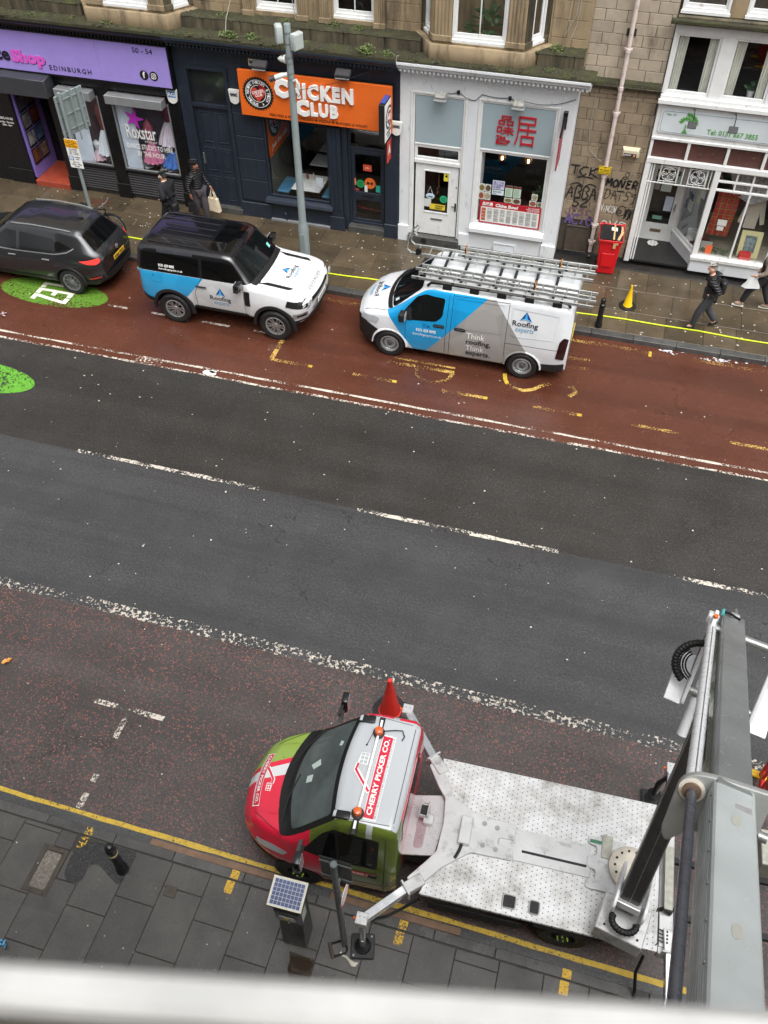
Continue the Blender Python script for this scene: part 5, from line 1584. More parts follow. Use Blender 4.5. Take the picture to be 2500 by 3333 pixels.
for k in range(17):
    a = math.pi*(0.02+0.96*(k/16)) if k < 9 else math.pi*(0.08+0.84*((k-9)/7))
    r_ = 0.21 if k < 9 else 0.12
    cx, cz = 1.135+r_*math.cos(a)*1.05, 3.80+r_*math.sin(a)
    d_ = Vector((math.cos(a), math.sin(a))); s_ = Vector((-d_.y, d_.x))
    L_, w_ = 0.058, 0.03
    c_ = Vector((cx, cz))
    b.prism([tuple(c_-d_*L_), tuple(c_+s_*w_), tuple(c_+d_*L_), tuple(c_-s_*w_)], FXZ, RY-0.083, RY-0.076)
b.build('tree_logo', GRN, sg, smooth=False)
for x in (1.24, 2.14, 3.04, 3.94):
    o = MB().tube([(x, RY-0.05, 4.14), (x, RY-0.2, 4.2), (x+0.01, RY-0.36, 4.14), (x+0.01, RY-0.40, 4.0)], 0.012, 6).build('sign_lamp', M_black, GS)
    MB().obox((x+0.01, RY-0.40, 3.92), (0.10, 0, 0), (0, 0.04, 0.06), (0, -0.035, 0.022)).build('lamp_head', M_black, o, bevel=0.006)
    MB().lathe([(0.03, 0), (0.03, 0.02)], (x, RY-0.05, 4.14), 'y', 12).build('lamp_rose', M_wood, o)
MB().tube([(0.6, RY-0.06, 4.15), (6.0, RY-0.06, 4.15)], 0.014, 6).build('conduit', M_wood, GS)
# boarded brown lights below the sign
MB().box(0.44, 6.0, RY-0.08, RY+0.1, 3.36, 3.42).box(0.44, 6.0, RY-0.09, RY+0.1, 2.80, 2.92).build('transom_rail', M_wood, GS, bevel=0.006)
M_brn = pm('flaking_brown_paint', rgb(84, 52, 46), 0.55, 0, 0.15, 4, 0.2, 30, stain=rgb(190, 180, 164), stain_amt=0.02, stain_scale=(3, 3, 9))
xs = [0.44, 1.29, 2.19, 3.03, 3.9, 4.8, 5.9]
for a, c in zip(xs, xs[1:]):
    MB().box(a, a+0.07, RY-0.06, RY+0.08, 2.921, 3.359).build('mullion', M_wood, GS, bevel=0.006)
    MB().box(a+0.071, c-0.001, RY+0.0, RY+0.02, 2.921, 3.359).build('panel', M_brn, GS, smooth=False)
# posts, display window with glazing bars, plinth
MB().box(0.43, 0.56, RY-0.08, RY+0.1, PZ-0.02, 2.80).build('post', M_wood, GS, bevel=0.012)
for x in (0.60, 0.66):
    MB().box(x-0.02, x+0.015, RY-0.02, RY+0.06, PZ+0.02, 2.8).build('post', M_wood, GS, bevel=0.006)
MB().box(2.06, 2.20, RY-0.08, RY+0.1, 0.46, 2.80).build('post', M_wood, GS, bevel=0.012)
b = MB()
for z in (2.28, 2.50):
    b.box(2.2, 6.0, RY-0.03, RY+0.03, z, z+0.05)
b.box(2.2, 6.0, RY-0.03, RY+0.03, 2.76, 2.80)
for x in (2.58, 2.96, 3.34, 3.72, 4.1, 4.5):
    b.box(x, x+0.04, RY-0.028, RY+0.028, 2.33, 2.50); b.box(x, x+0.04, RY-0.028, RY+0.028, 2.55, 2.76)
for x in (2.98, 3.84, 4.7):
    b.box(x, x+0.045, RY-0.029, RY+0.029, 0.55, 2.28)
w = b.build('window', M_wood, GS, bevel=0.005)
pane(w, 2.2, 6.0, 0.56, 2.78, RY+0.0)
MB().box(2.06, 6.0, RY-0.12, RY+0.3, PZ-0.02, 0.44).build('stall_riser', M_white, GS, bevel=0.02)
M_flake = pm('flaking_sill_paint', rgb(214, 214, 210), 0.5, 0, 0.06, 3, 0.2, 20, stain=rgb(60, 44, 38), stain_amt=0.25, stain_scale=(4, 4, 8))
MB().box(2.04, 6.0, RY-0.16, RY+0.1, 0.441, 0.54).build('window_sill', M_flake, GS, bevel=0.012)
# recessed lobby: black floor, angled side window, half-glazed door
A0, A1 = Vector((2.13, 21.42)), Vector((1.55, 22.46))
MB().prism([(0.56, RY-0.02), (2.10, RY-0.02), (2.12, 21.44), (1.5, 22.5), (0.56, 22.5)], FXY, PZ-0.02, PZ+0.03).build('lobby_floor', pm('black_lobby_tile', rgb(40, 39, 39), 0.35, 0, 0.12, 3), GS, smooth=False)
fb = MB(); q = random.Random(7)
for k in range(9):
    a = 2*math.pi*k/8
    r_ = 0.0 if k == 8 else 0.105
    fb.prism(circle(1.1+r_*math.cos(a), 22.26+r_*math.sin(a), 0.045 if k < 8 else 0.06, 6), FXY, PZ+0.0305, PZ+0.034)
fb.build('floor_decal', WHT, GS, smooth=False)
d_ = (A1-A0).normalized(); L_ = (A1-A0).length; n_v = Vector((d_.y, -d_.x))
def ang(o_mb, name, mat, parent, **k):
    M = Matrix(((d_.x, -n_v.x*-1, 0), (d_.y, -n_v.y*-1, 0), (0, 0, 1))).to_4x4()
    M = Matrix(((d_.x, n_v.x, 0, A0.x), (d_.y, n_v.y, 0, A0.y), (0, 0, 1, 0), (0, 0, 0, 1)))
    return o_mb.xf(M).build(name, mat, parent, **k)
ang(MB().box(0, L_, -0.03, 0.2, PZ, 0.46), 'side_riser', M_white, GS, bevel=0.01)
ang(MB().box(0, L_, -0.07, 0.1, 0.461, 0.53), 'side_sill', M_wood, GS, bevel=0.008)
b = MB(); bars(b, 0.0, L_, 0.531, 2.8, -0.02, 0.05, 0.07)
w = ang(b, 'side_window', M_wood, GS, bevel=0.005)
ang(MB().box(0.07, L_-0.07, 0.01, 0.018, 0.6, 2.73), 'pane', G_shop, w, smooth=False)
q = random.Random(21)
for k in range(16):
    u = 0.12+q.uniform(0, L_-0.45); z = 1.15+q.uniform(0, 1.3); h_ = q.uniform(0.16, 0.32)
    ang(MB().box(u, u+h_*0.72, 0.022+0.0012*k, 0.023+0.0012*k, z, z+h_), 'notice', flatc(*q.choice(((196, 200, 196), (176, 188, 184), (206, 206, 196), (170, 176, 110), (60, 62, 66), (190, 200, 210), (150, 160, 150)))), w, smooth=False)
MB().box(0.56, 1.55, 22.5, 22.6, 2.2, 3.0).box(0.44, 0.56, 21.45, 22.6, PZ, 3.0).box(0.56, 2.2, 21.45, 22.6, 2.81, 2.86).build('lobby_wall', M_wood, GS, smooth=False)
d = MB(); bars(d, 0.70, 1.48, 0.20, 2.2, 22.44, 22.49, 0.10, 0.42, 0.10); d.box(0.57, 0.70, 22.43, 22.5, PZ, 2.2); d.box(1.48, 1.56, 22.43, 22.5, PZ, 2.2); d.box(0.7, 1.48, 22.43, 22.5, PZ, 0.195)
d = d.build('door', M_wood, GS, bevel=0.006)
MB().box(0.80, 1.38, 22.46, 22.468, 0.62, 2.1).build('pane', G_shop, d, smooth=False)
MB().box(0.95, 1.23, 22.425, 22.439, 0.38, 0.47).build('letterbox', flatc(110, 96, 76), d, bevel=0.004)
MB().box(1.42, 1.46, 22.42, 22.439, 1.02, 1.22).tube([(1.44, 22.40, 1.13), (1.33, 22.39, 1.13)], 0.01, 6).build('handle', M_steel, d)
for x0, x1, z0, z1, c in ((0.98, 1.24, 1.52, 1.95, (200, 206, 204)), (1.16, 1.36, 1.0, 1.40, (196, 204, 220)), (0.82, 0.95, 1.55, 1.82, (150, 140, 140)), (1.28, 1.38, 1.7, 1.98, (180, 214, 204)), (0.94, 1.18, 0.74, 0.84, (120, 170, 150)), (0.82, 0.96, 1.9, 1.99, (170, 170, 165))):
    card(d, 'notice', flatc(*c), x0, x1, z0, z1, 22.452, 0.004)
MB().box(0.60, 1.55, 22.62, 22.66, PZ, 2.3).build('door_backing', M_dark, GS, smooth=False)
# white iron grille with scrollwork over the lobby
b = MB()
gy = RY-0.02
for z in (2.30, 2.785):
    b.beam((0.56, gy, z), (2.06, gy, z), 0.022, 0.022)
for x in (0.66, 0.82, 1.24, 1.36, 1.50, 1.92, 2.0):
    b.beam((x, gy, 2.30), (x, gy, 2.785), 0.018, 0.018, (1, 0, 0))
gr_ = b.build('iron_grille', M_wood, GS)
for cx in (1.03, 1.71):
    b = MB(); c_ = Vector((cx, 2.545))
    sq = [(cx-0.19, 2.36), (cx+0.19, 2.36), (cx+0.19, 2.73), (cx-0.19, 2.73)]
    b.tube([(u, gy, v) for u, v in sq], 0.010, 5, closed=True)
    b.tube([(u, gy-0.004, v) for u, v in circle(cx, 2.545, 0.17, 8)], 0.008, 5, closed=True)
    for k in range(4):
        a = math.pi/2*k+math.pi/4*0
        dd = Vector((math.cos(a), math.sin(a))); ss = Vector((-dd.y, dd.x))
        for s_ in (-1, 1):
            pts = [c_+dd*0.02, c_+dd*0.06+ss*0.022*s_, c_+dd*0.11, c_+dd*0.15+ss*0.03*s_, c_+dd*0.13+ss*0.06*s_, c_+dd*0.105+ss*0.045*s_, c_+dd*0.12+ss*0.03*s_]
            b.tube([(p.x, gy-0.006, p.y) for p in pts], 0.006, 5)
    for u in (cx-0.07, cx+0.07):
        b.beam((u, gy, 2.30), (u, gy, 2.36), 0.014, 0.014, (1, 0, 0)); b.beam((u, gy, 2.73), (u, gy, 2.785), 0.014, 0.014, (1, 0, 0))
    b.build('scrollwork', M_wood, gr_)
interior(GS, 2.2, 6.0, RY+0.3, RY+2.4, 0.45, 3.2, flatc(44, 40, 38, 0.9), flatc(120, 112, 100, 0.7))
MB().box(2.15, 6.0, RY+0.06, RY+0.9, 0.44, 0.50).build('display_shelf', flatc(140, 132, 118, 0.7), GS, smooth=False)
# goods in the display window
mt, nt, out = nodes('red_tartan')
p = principled(nt, out); v = coords(nt)
sep = nd(nt, 'SeparateXYZ'); nt.links.new(v, sep.inputs[0])
def band(src, f, th):
    s_ = math_(nt, 'FRACT', math_(nt, 'MULTIPLY', src, f)); return math_(nt, 'LESS_THAN', s_, th)
cg = math_(nt, 'MAXIMUM', band(sep.outputs[0], 7.0, 0.25), band(sep.outputs[2], 7.0, 0.25))
cy = math_(nt, 'MAXIMUM', band(sep.outputs[0], 7.0, 0.05), band(sep.outputs[2], 7.0, 0.05))
c = mix(nt, math_(nt, 'MULTIPLY', cg, 0.6), rgb(150, 34, 32), rgb(40, 66, 40)); c = mix(nt, math_(nt, 'MULTIPLY', cy, 0.7), c, rgb(190, 150, 60))
nt.links.new(c, p.inputs['Base Color']); setv(p, Roughness=0.85)
M_tart = mt
b = MB(); rows = []
for k in range(6):
    rows.append([(2.30+0.52*i/16+0.02*math.sin(k), RY+0.22+0.02*math.sin(i*1.3), 2.18-0.235*k) for i in range(17)])
b.grid(rows); o = b.build('tartan_rug', M_tart); tag(o, 'red tartan rug hanging in charity shop window', 'rug')
for z0, z1, x0, x1, lab in ((1.30, 1.46, 2.48, 2.70, 'larger handwritten card pinned to the tartan rug'), (1.17, 1.28, 2.50, 2.66, 'smaller handwritten card pinned below on the tartan rug')):
    tag(card(None, 'price_card', WHT, x0, x1, z0, z1, RY+0.18, 0.004), lab, 'card', 'cards pinned to the tartan rug')
M_lin = pm('linen_cloth', rgb(176, 170, 156), 0.8, 0, 0.06, 6)
b = MB(); b.prism(rpoly([(3.07, 1.95), (3.17, 2.02), (3.38, 2.02), (3.48, 1.95), (3.60, 1.35), (3.50, 1.32), (3.42, 1.62), (3.42, 1.20), (3.12, 1.20), (3.12, 1.60), (3.05, 1.3), (2.96, 1.34)], 0.02), FXZ, RY+0.42, RY+0.47)
tag(b.build('linen_shirt', M_lin, None, bevel=0.015), 'pale linen shirt hanging in charity shop window', 'shirt')
b = MB(); b.lathe([(0.0, 0.0), (0.28, -0.04), (0.5, -0.14), (0.62, -0.25)], (3.1, RY+0.6, 2.46), (Vector((1, 0, 0)), Vector((0, 0.35, 1)).normalized(), Vector((0, 1, -0.35)).normalized()), 8, caps=False)
tag(b.build('umbrella', pm('patterned_umbrella', rgb(170, 172, 172), 0.6, 0, 0.5, 16), None, smooth=False), 'open grey patterned umbrella behind the glazing bars', 'umbrella')
t = thing('framed_picture', 'cream framed river picture leaning in charity shop window', 'picture', (3.42, RY+0.25, 0.5), 0, None)
T = Matrix.Rotation(R(-18), 4, 'X')
b = MB(); bars(b, -0.26, 0.26, 0, 0.66, -0.015, 0.015, 0.12); b.xf(T).build('frame', flatc(206, 200, 150), t, bevel=0.006)
MB().box(-0.14, 0.14, -0.006, 0.006, 0.12, 0.54).xf(T).build('print', pm('river_print', rgb(110, 124, 128), 0.5, 0, 0.7, 12), t, smooth=False)
o = MB().box(-0.14, 0.14, -0.08, 0.08, 0, 0.2).build('gift_box', pm('red_ribbon_box', rgb(190, 36, 36), 0.5, 0, 0.4, 18), None, bevel=0.006); o.location = (3.35, RY+0.12, 0.501); tag(o, 'red ribbon box below the framed picture', 'box')
o = MB().box(-0.08, 0.08, -0.004, 0.004, 0, 0.24).xf(Matrix.Rotation(R(-12), 4, 'X')).build('price_card', flatc(232, 104, 50), None); o.location = (2.46, RY+0.12, 0.505); tag(o, 'bright orange card standing in charity shop window', 'card')
o = MB().box(-0.14, 0.14, -0.02, 0.02, 0, 0.2).build('book', flatc(180, 186, 180), None, bevel=0.004); o.location = (2.4, RY+0.4, 0.505); tag(o, 'pale picture book behind the orange card', 'book')
o = leafy('trailing_ivy', None, (0, 0, 0), 150, (0.55, 0.2, 0.10), 0.05, M_leaf, 5, 0.6); o.location = (2.75, RY+0.3, 0.51); tag(o, 'trailing ivy garland along the display shelf', 'plant')
o = MB().box(-0.13, 0.13, -0.1, 0.1, 0, 0.3).build('shopping_bag', flatc(206, 210, 206), None, bevel=0.01); o.location = (2.02, 22.05, 0.5); tag(o, 'white bag of goods behind the angled side window', 'bag')
o = leafy('folded_clothing', None, (0, 0, 0), 60, (0.25, 0.15, 0.14), 0.14, pm('mixed_cloth', rgb(150, 50, 44), 0.8, 0, 0.8, 6), 8, 0.7); o.location = (2.25, 22.0, 0.5); tag(o, 'heap of red and dark clothes behind side window', 'clothes')
# ================================================================== vehicles
def pchip(tab, x):
    n = len(tab)
    if x <= tab[0][0]:
        return tab[0][1]
    if x >= tab[-1][0]:
        return tab[-1][1]
    d = [(tab[i+1][1]-tab[i][1])/(tab[i+1][0]-tab[i][0]) for i in range(n-1)]
    ms = [d[0]]+[0 if d[i-1]*d[i] <= 0 else 2*d[i-1]*d[i]/(d[i-1]+d[i]) for i in range(1, n-1)]+[d[-1]]
    for i in range(n-1):
        if x <= tab[i+1][0]:
            h = tab[i+1][0]-tab[i][0]; t = (x-tab[i][0])/h
            return ((2*t**3-3*t*t+1)*tab[i][1]+(t**3-2*t*t+t)*h*ms[i]+(-2*t**3+3*t*t)*tab[i+1][1]+(t**3-t*t)*h*ms[i+1])
def linear(tab, x):
    if x <= tab[0][0]:
        return tab[0][1]
    for (a, u), (b_, v) in zip(tab, tab[1:]):
        if x <= b_:
            return u+(v-u)*(x-a)/(b_-a)
    return tab[-1][1]
def ropen(pts, rs, n=4):
    out = [pts[0]]
    for i in range(1, len(pts)-1):
        p = Vector(pts[i]); a = Vector(pts[i-1])-p; b = Vector(pts[i+1])-p
        d = min(rs[i], a.length*0.48, b.length*0.48)
        A = p+a.normalized()*d if a.length > 1e-6 else p
        B = p+b.normalized()*d if b.length > 1e-6 else p
        for k in range(n+1):
            t = k/n
            q = A*(1-t)**2+p*2*t*(1-t)+B*t**2
            out.append((q.x, q.y))
    out.append(pts[-1])
    return out

class Car:
    def __init__(s, x0, x1, T, nst=64, bow=lambda x, y: 0, crown=0.03, extra=()):
        s.T = T; s.bow = bow
        xs = sorted(set([x0+(x1-x0)*i/nst for i in range(nst+1)]+list(extra)+[x0+0.02, x0+0.05, x1-0.02, x1-0.05]))
        b = MB(); rows = []
        for x in xs:
            g = {k: (linear if k in ('zr', 'wr') else pchip)(v, x) for k, v in T.items()}
            wr = min(g['wr'], g['wb']); zr = max(g['zr'], g['zbelt']+0.012)
            P = [(0, g['zb']), (g['ws']*0.9, g['zb']), (g['ws'], g['zb']+0.07), (g['wm'], g['zm']), (g['wb'], g['zbelt']), (wr, zr-0.0), (wr*0.35, zr+crown*0.9)]
            half = ropen(P+[(0, zr+crown)], [0, 0.04, 0.05, 0.2, 0.09, g.get('rr', 0.12) if isinstance(g.get('rr', 0.12), float) else 0.12, 0.2, 0])
            ring = half+[(-y, z) for y, z in reversed(half[1:-1])]
            rows.append([(x, y, z) for y, z in ring])
        n = len(rows[0]); N = len(rows)
        vs = [p for r_ in rows for p in r_]
        fs = []
        for i in range(N-1):
            for j in range(n):
                k = (j+1) % n
                fs.append((i*n+j, i*n+k, (i+1)*n+k, (i+1)*n+j))
        fs += [tuple(range(n-1, -1, -1)), tuple(range((N-1)*n, N*n))]
        b.add(vs, fs)
        s.mb = b
        s.bvh = BVHTree.FromPolygons([Vector(v) for v in b.v], b.f)
    def body(s, name, mats, parent, arches, depth=0.32, arch_mat=1):
        me = s.mb.mesh(name, mats, smooth=False)
        for v in me.vertices:
            v.co.x += s.bow(v.co.x, v.co.y)
        o = bpy.data.objects.new(name, me)
        cut = []
        for (x, z, r, w) in arches:
            for sg in (-1, 1):
                cm = MB().cyl((x, sg*(w+0.3), z), (x, sg*(w-depth), z), r, n=40).mesh('cutter', mats)
                c = bpy.data.objects.new('cutter', cm)
                md = o.modifiers.new('b', 'BOOLEAN'); md.object = c; md.operation = 'DIFFERENCE'; md.solver = 'EXACT'
                cut.append(c)
        m2 = baked([o]+cut)
        o.modifiers.clear(); o.data = m2
        COL.objects.link(o)
        for c in cut:
            bpy.data.objects.remove(c)
        for p in m2.polygons:
            c = p.center
            p.material_index = 0
            for (x, z, r, w) in arches:
                if math.hypot(c.x-x, c.z-z) < r+0.004 and abs(c.y) < w+0.2:
                    inside = all(math.hypot(m2.vertices[i].co.x-x, m2.vertices[i].co.z-z) < r+0.006 for i in p.vertices)
                    if inside:
                        p.material_index = arch_mat
        finish(m2, True, 32)
        o.parent = parent
        return o
    def decal(s, name, mat, parent, shape, mode, off=0.004, step=0.07, sgn=1, flat=False, th=0):
        if isinstance(shape, tuple):
            vs, fs = shape
        else:
            vs, fs = shape, [tuple(range(len(shape)))]
        bm = bmesh.new()
        bv = [bm.verts.new((u, v, 0)) for u, v in vs]
        for f in fs:
            try:
                bm.faces.new([bv[i] for i in f])
            except ValueError:
                pass
        us = [u for u, v in vs]; ws = [v for u, v in vs]
        for ax, lo, hi in ((0, min(us), max(us)), (1, min(ws), max(ws))):
            k = int((hi-lo)/step)
            for i in range(1, k+1):
                c = lo+(hi-lo)*i/(k+1)
                co = (c, 0, 0) if ax == 0 else (0, c, 0)
                no = (1, 0, 0) if ax == 0 else (0, 1, 0)
                bmesh.ops.bisect_plane(bm, geom=bm.verts[:]+bm.edges[:]+bm.faces[:], plane_co=co, plane_no=no)
        D = {'side': Vector((0, -sgn, 0)), 'top': Vector((0, 0, -1)), 'front': Vector((-1, 0, 0)), 'rear': Vector((1, 0, 0))}[mode]
        for v in bm.verts:
            u, w = v.co.x, v.co.y
            o3 = {'side': Vector((u, 3*sgn, w)), 'top': Vector((u, w, 5)), 'front': Vector((6, u, w)), 'rear': Vector((-6, u, w))}[mode]
            hit, nrm, idx, dist = s.bvh.ray_cast(o3, D)
            if hit is None:
                hit, nrm, idx, dist = s.bvh.find_nearest(o3+D*(2.0 if mode == 'side' else 4.0))
            if nrm.dot(D) > 0:
                nrm = -nrm
            p = hit+(nrm*off if not flat else -D*off)
            p.x += s.bow(p.x, p.y)
            v.co = p
        if th:
            pass
        me = bpy.data.meshes.new(name)
        bm.normal_update()
        bm.to_mesh(me); bm.free()
        me.materials.append(mat)
        finish(me, True, 40)
        return link(bpy.data.objects.new(name, me), parent)

def livery(name, base, regs, rough=0.25, coat=0.6, var=0.0, metal=0.0, flake=None):
    mt, nt, out = nodes(name)
    p = principled(nt, out)
    tc = nd(nt, 'TexCoord'); sep = nd(nt, 'SeparateXYZ'); nt.links.new(tc.outputs['Object'], sep.inputs[0])
    X, Y, Z = sep.outputs[0], sep.outputs[1], sep.outputs[2]
    AY = math_(nt, 'ABSOLUTE', Y)
    dirt = noise(nt, tc.outputs['Object'], 2.5, 5)
    c = ramp(nt, dirt, [(0.3, sc(base, 0.93)), (0.7, sc(base, 1.03))])
    for col, planes in regs:
        m_ = None
        for (a, b_, cc, d, e) in planes:
            s_ = None
            for src, k in ((X, a), (AY, b_), (Z, cc), (Y, d)):
                if k:
                    t = math_(nt, 'MULTIPLY', src, k)
                    s_ = t if s_ is None else math_(nt, 'ADD', s_, t)
            g = math_(nt, 'GREATER_THAN', s_, e)
            m_ = g if m_ is None else math_(nt, 'MULTIPLY', m_, g)
        cl = col if not callable(col) else col(nt, tc.outputs['Object'])
        c = mix(nt, m_, c, cl)
    nt.links.new(c, p.inputs['Base Color'])
    rr_ = ramp(nt, noise(nt, tc.outputs['Object'], 6, 4), [(0.3, (rough-0.02,)*3), (0.7, (rough+0.03,)*3)])
    nt.links.new(rr_, p.inputs['Roughness'])
    setv(p, Metallic=metal)
    p.inputs['Coat Weight'].default_value = coat
    p.inputs['Coat Roughness'].default_value = 0.04
    return mt
def facets(base, k=0.18, s=2.0):
    def fn(nt, v):
        vo = nd(nt, 'TexVoronoi', feature='F1'); setv(vo, Scale=s)
        nt.links.new(v, vo.inputs['Vector'])
        sp = nd(nt, 'SeparateColor'); nt.links.new(vo.outputs['Color'], sp.inputs[0])
        return ramp(nt, sp.outputs[0], [(0.0, sc(base, 1-k)), (1.0, sc(base, 1+k))])
    return fn

M_tyre = pm('tyre_rubber', rgb(24, 24, 25), 0.65, 0, 0.15, 12, 0.3, 60)
M_alloy = pm('silver_alloy', rgb(176, 178, 180), 0.32, 0.75, 0.06, 8)
M_well = pm('wheel_well', rgb(18, 18, 18), 0.9)
M_clad = pm('black_plastic_cladding', rgb(26, 26, 28), 0.55, 0, 0.12, 6, 0.15, 90)
M_glassd = pm('tinted_car_glass', rgb(14, 17, 18), 0.04, 0, 0.15, 2, spec=0.6, rvar=0.02)
M_glassb = pm('privacy_glass', rgb(8, 9, 10), 0.04, 0, 0.1, 2, rvar=0.02)
M_seam = pm('panel_gap', rgb(30, 30, 32), 0.6)
M_lamp = pm('clear_lamp', rgb(190, 196, 200), 0.12, 0.3, 0.1, 14)
M_redl = pm('red_lamp', rgb(186, 20, 24), 0.15, 0, 0.1, 14, coat=0.6)
mt, nt, out = nodes('brake_lamp_lit'); p = principled(nt, out)
setv(p, Base_Color=(0.6, 0.02, 0.02, 1), Roughness=0.15); p.inputs['Emission Color'].default_value = (1, 0.05, 0.04, 1); p.inputs['Emission Strength'].default_value = 0.9
M_brake = mt
M_amber = pm('amber_lamp', rgb(214, 92, 24), 0.2, 0, 0.08, 10, coat=0.5)

WHEELS = {}
def wheel(parent, x, y, Rw, w, rim, style, rot=0.0):
    key = (Rw, w, rim, style)
    if key not in WHEELS:
        b = MB()
        h = w/2
        b.lathe([(rim, -h), (Rw-0.045, -h), (Rw-0.012, -h+0.025), (Rw, -h+0.05), (Rw, h-0.05), (Rw-0.012, h-0.025), (Rw-0.045, h), (rim+0.02, h-0.004), (rim, h-0.015), (rim, -h)], (0, 0, 0), 'y', 44, caps=False)
        for k in range(44):
            a = 2*math.pi*k/44
            c = Vector((math.sin(a)*(Rw+0.001), 0, math.cos(a)*(Rw+0.001)))
            t_ = Vector((math.cos(a), 0, -math.sin(a)))
            for s_ in (-1, 1):
                b.obox(c+Vector((0, s_*h*0.45, 0)), t_*0.014, Vector((0, h*0.32, 0)), c.normalized()*0.004)
        tyre = b.mesh('wheel', M_tyre)
        r = MB()
        r.lathe([(rim+0.004, h-0.012), (rim-0.012, h-0.002), (rim-0.03, h-0.012), (rim-0.034, h-0.10), (rim-0.034, -h)], (0, 0, 0), 'y', 40, caps=False)
        d = MB().lathe([(rim-0.033, h-0.12), (0.001, h-0.11)], (0, 0, 0), 'y', 32, caps=False)
        if style == 'steel':
            r.lathe([(rim-0.028, h-0.045), (rim-0.05, h-0.07), (rim*0.62, h-0.045), (rim*0.5, h-0.03), (rim*0.38, h-0.05), (0.06, h-0.055)], (0, 0, 0), 'y', 40, caps=False)
            for k in range(18):
                a = 2*math.pi*k/18
                c = Vector((math.sin(a)*rim*0.74, h-0.052, math.cos(a)*rim*0.74))
                r.cyl(c-Vector((0, 0.008, 0)), c+Vector((0, 0.004, 0)), 0.013, n=8, m=1)
            r.cyl((0, h-0.06, 0), (0, h-0.02, 0), 0.068, 0.05, n=16, m=1)
        elif style == 'truck':
            r.lathe([(rim-0.028, h-0.06), (rim*0.6, h-0.09), (rim*0.45, h-0.02), (0.05, h-0.02)], (0, 0, 0), 'y', 36, caps=False)
            r.cyl((0, h-0.05, 0), (0, h+0.0, 0), 0.05, 0.04, n=14)
            for k in range(6):
                a = 2*math.pi*k/6
                c = Vector((math.sin(a)*0.075, h-0.025, math.cos(a)*0.075)); r.cyl(c, c+Vector((0, 0.03, 0)), 0.012, n=6, m=2)
        else:
            n, pair = (6, 0.035) if style == 'six' else (10, 0.02)
            for k in range(n):
                a = 2*math.pi*k/n
                for s_ in (-1, 1):
                    dr = Vector((math.sin(a), 0, math.cos(a))); tg = Vector((math.cos(a), 0, -math.sin(a)))
                    p0 = dr*0.05+tg*(pair*0.5*s_)+Vector((0, h-0.05, 0)); p1 = dr*(rim-0.022)+tg*(pair*1.15*s_)+Vector((0, h-0.022, 0))
                    r.beam(p0, p1, 0.030 if style == 'six' else 0.016, 0.022, up=(0, 1, 0))
            r.cyl((0, h-0.07, 0), (0, h-0.03, 0), 0.072, 0.055, n=18)
            for k in range(5):
                a = 2*math.pi*k/5
                c = Vector((math.sin(a)*0.045, h-0.035, math.cos(a)*0.045)); r.cyl(c, c+Vector((0, 0.008, 0)), 0.009, n=6, m=1)
        mats = {'truck': [pm('dark_truck_wheel', rgb(46, 46, 48), 0.5, 0.3), M_blackm, flatc(150, 190, 60)], 'steel': [pm('silver_steel_wheel', rgb(160, 162, 164), 0.38, 0.6), pm('grey_hub_cap', rgb(74, 76, 80), 0.5)],
                'multi': [pm('grey_alloy', rgb(140, 143, 147), 0.34, 0.75), M_blackm]}.get(style, [M_alloy, M_blackm])
        WHEELS[key] = (tyre, r.mesh('rim', mats), d.mesh('hub_backing', M_well))
    ty, rm, bk = WHEELS[key]
    o = link(bpy.data.objects.new('wheel', ty), parent)
    o.location = (x, y, Rw); o.rotation_euler = (0, rot, 0 if y > 0 else math.pi)
    link(bpy.data.objects.new('rim', rm), o); link(bpy.data.objects.new('hub_backing', bk), o)
    return o
def arch_trim(parent, x, z, r, w, sg, mat, a0=-8, a1=188, wd=0.05):
    rows = []
    N = 28
    for i in range(N+1):
        a = R(a0+(a1-a0)*i/N)
        c, s_ = math.cos(a), math.sin(a)
        rows.append([(x+(r-0.004)*c, sg*(w-0.06), z+(r-0.004)*s_), (x+(r-0.004)*c, sg*(w+0.016), z+(r-0.004)*s_), (x+(r+wd)*c, sg*(w+0.012), z+(r+wd)*s_), (x+(r+wd+0.012)*c, sg*(w-0.03), z+(r+wd+0.012)*s_)])
    return MB().grid(rows).build('wheel_arch', mat, parent)
def line2(pts, w=0.012):
    vs, fs = [], []
    for q_ in stroke(pts, w):
        b = len(vs); vs += q_; fs.append((b, b+1, b+2, b+3))
    return vs, fs
def flip_x(vsfs, cx):
    return [(2*cx-u, v) for u, v in vsfs[0]], [tuple(reversed(f)) for f in vsfs[1]]
def mirror_pod(parent, x, y, z, sg, s=1.0, mat=None):
    b = MB(); b.obox((x, y+sg*0.10*s, z), (0.055*s, 0, 0.0), (0.01*s, 0.10*s, 0), (0.01*s, 0, 0.085*s))
    o = b.build('wing_mirror', mat or M_clad, parent, bevel=0.025*s, seg=2)
    MB().beam((x+0.01, y-sg*0.04, z-0.05*s), (x, y+sg*0.06*s, z-0.05*s), 0.05*s, 0.03*s).build('mirror_arm', M_clad, o)
    MB().obox((x-0.062*s, y+sg*0.10*s, z), (0.004, 0, 0), (0, 0.08*s, 0), (0, 0, 0.07*s)).build('mirror_glass', M_lamp, o)
    return o
def plate(parent, x, y, z, col, txt, sgn, w=0.52, h=0.115, tilt=0.0):
    o = MB().obox((x, y, z), (0.006, 0, 0), (0, w/2, 0), (0, 0, h/2)).build('number_plate', col, parent, bevel=0.003)
    fn = (lambda u, v, d: (x+sgn*(0.007+d), y+sgn*u, z+v))
    b = MB(); vs, fs = text_fit(txt, -w*0.44, w*0.44, -h*0.32, h*0.32, bold=0.02); solid(b, vs, fs, fn, 0.002, 0.0); b.build('lettering', BLK, o, smooth=False)
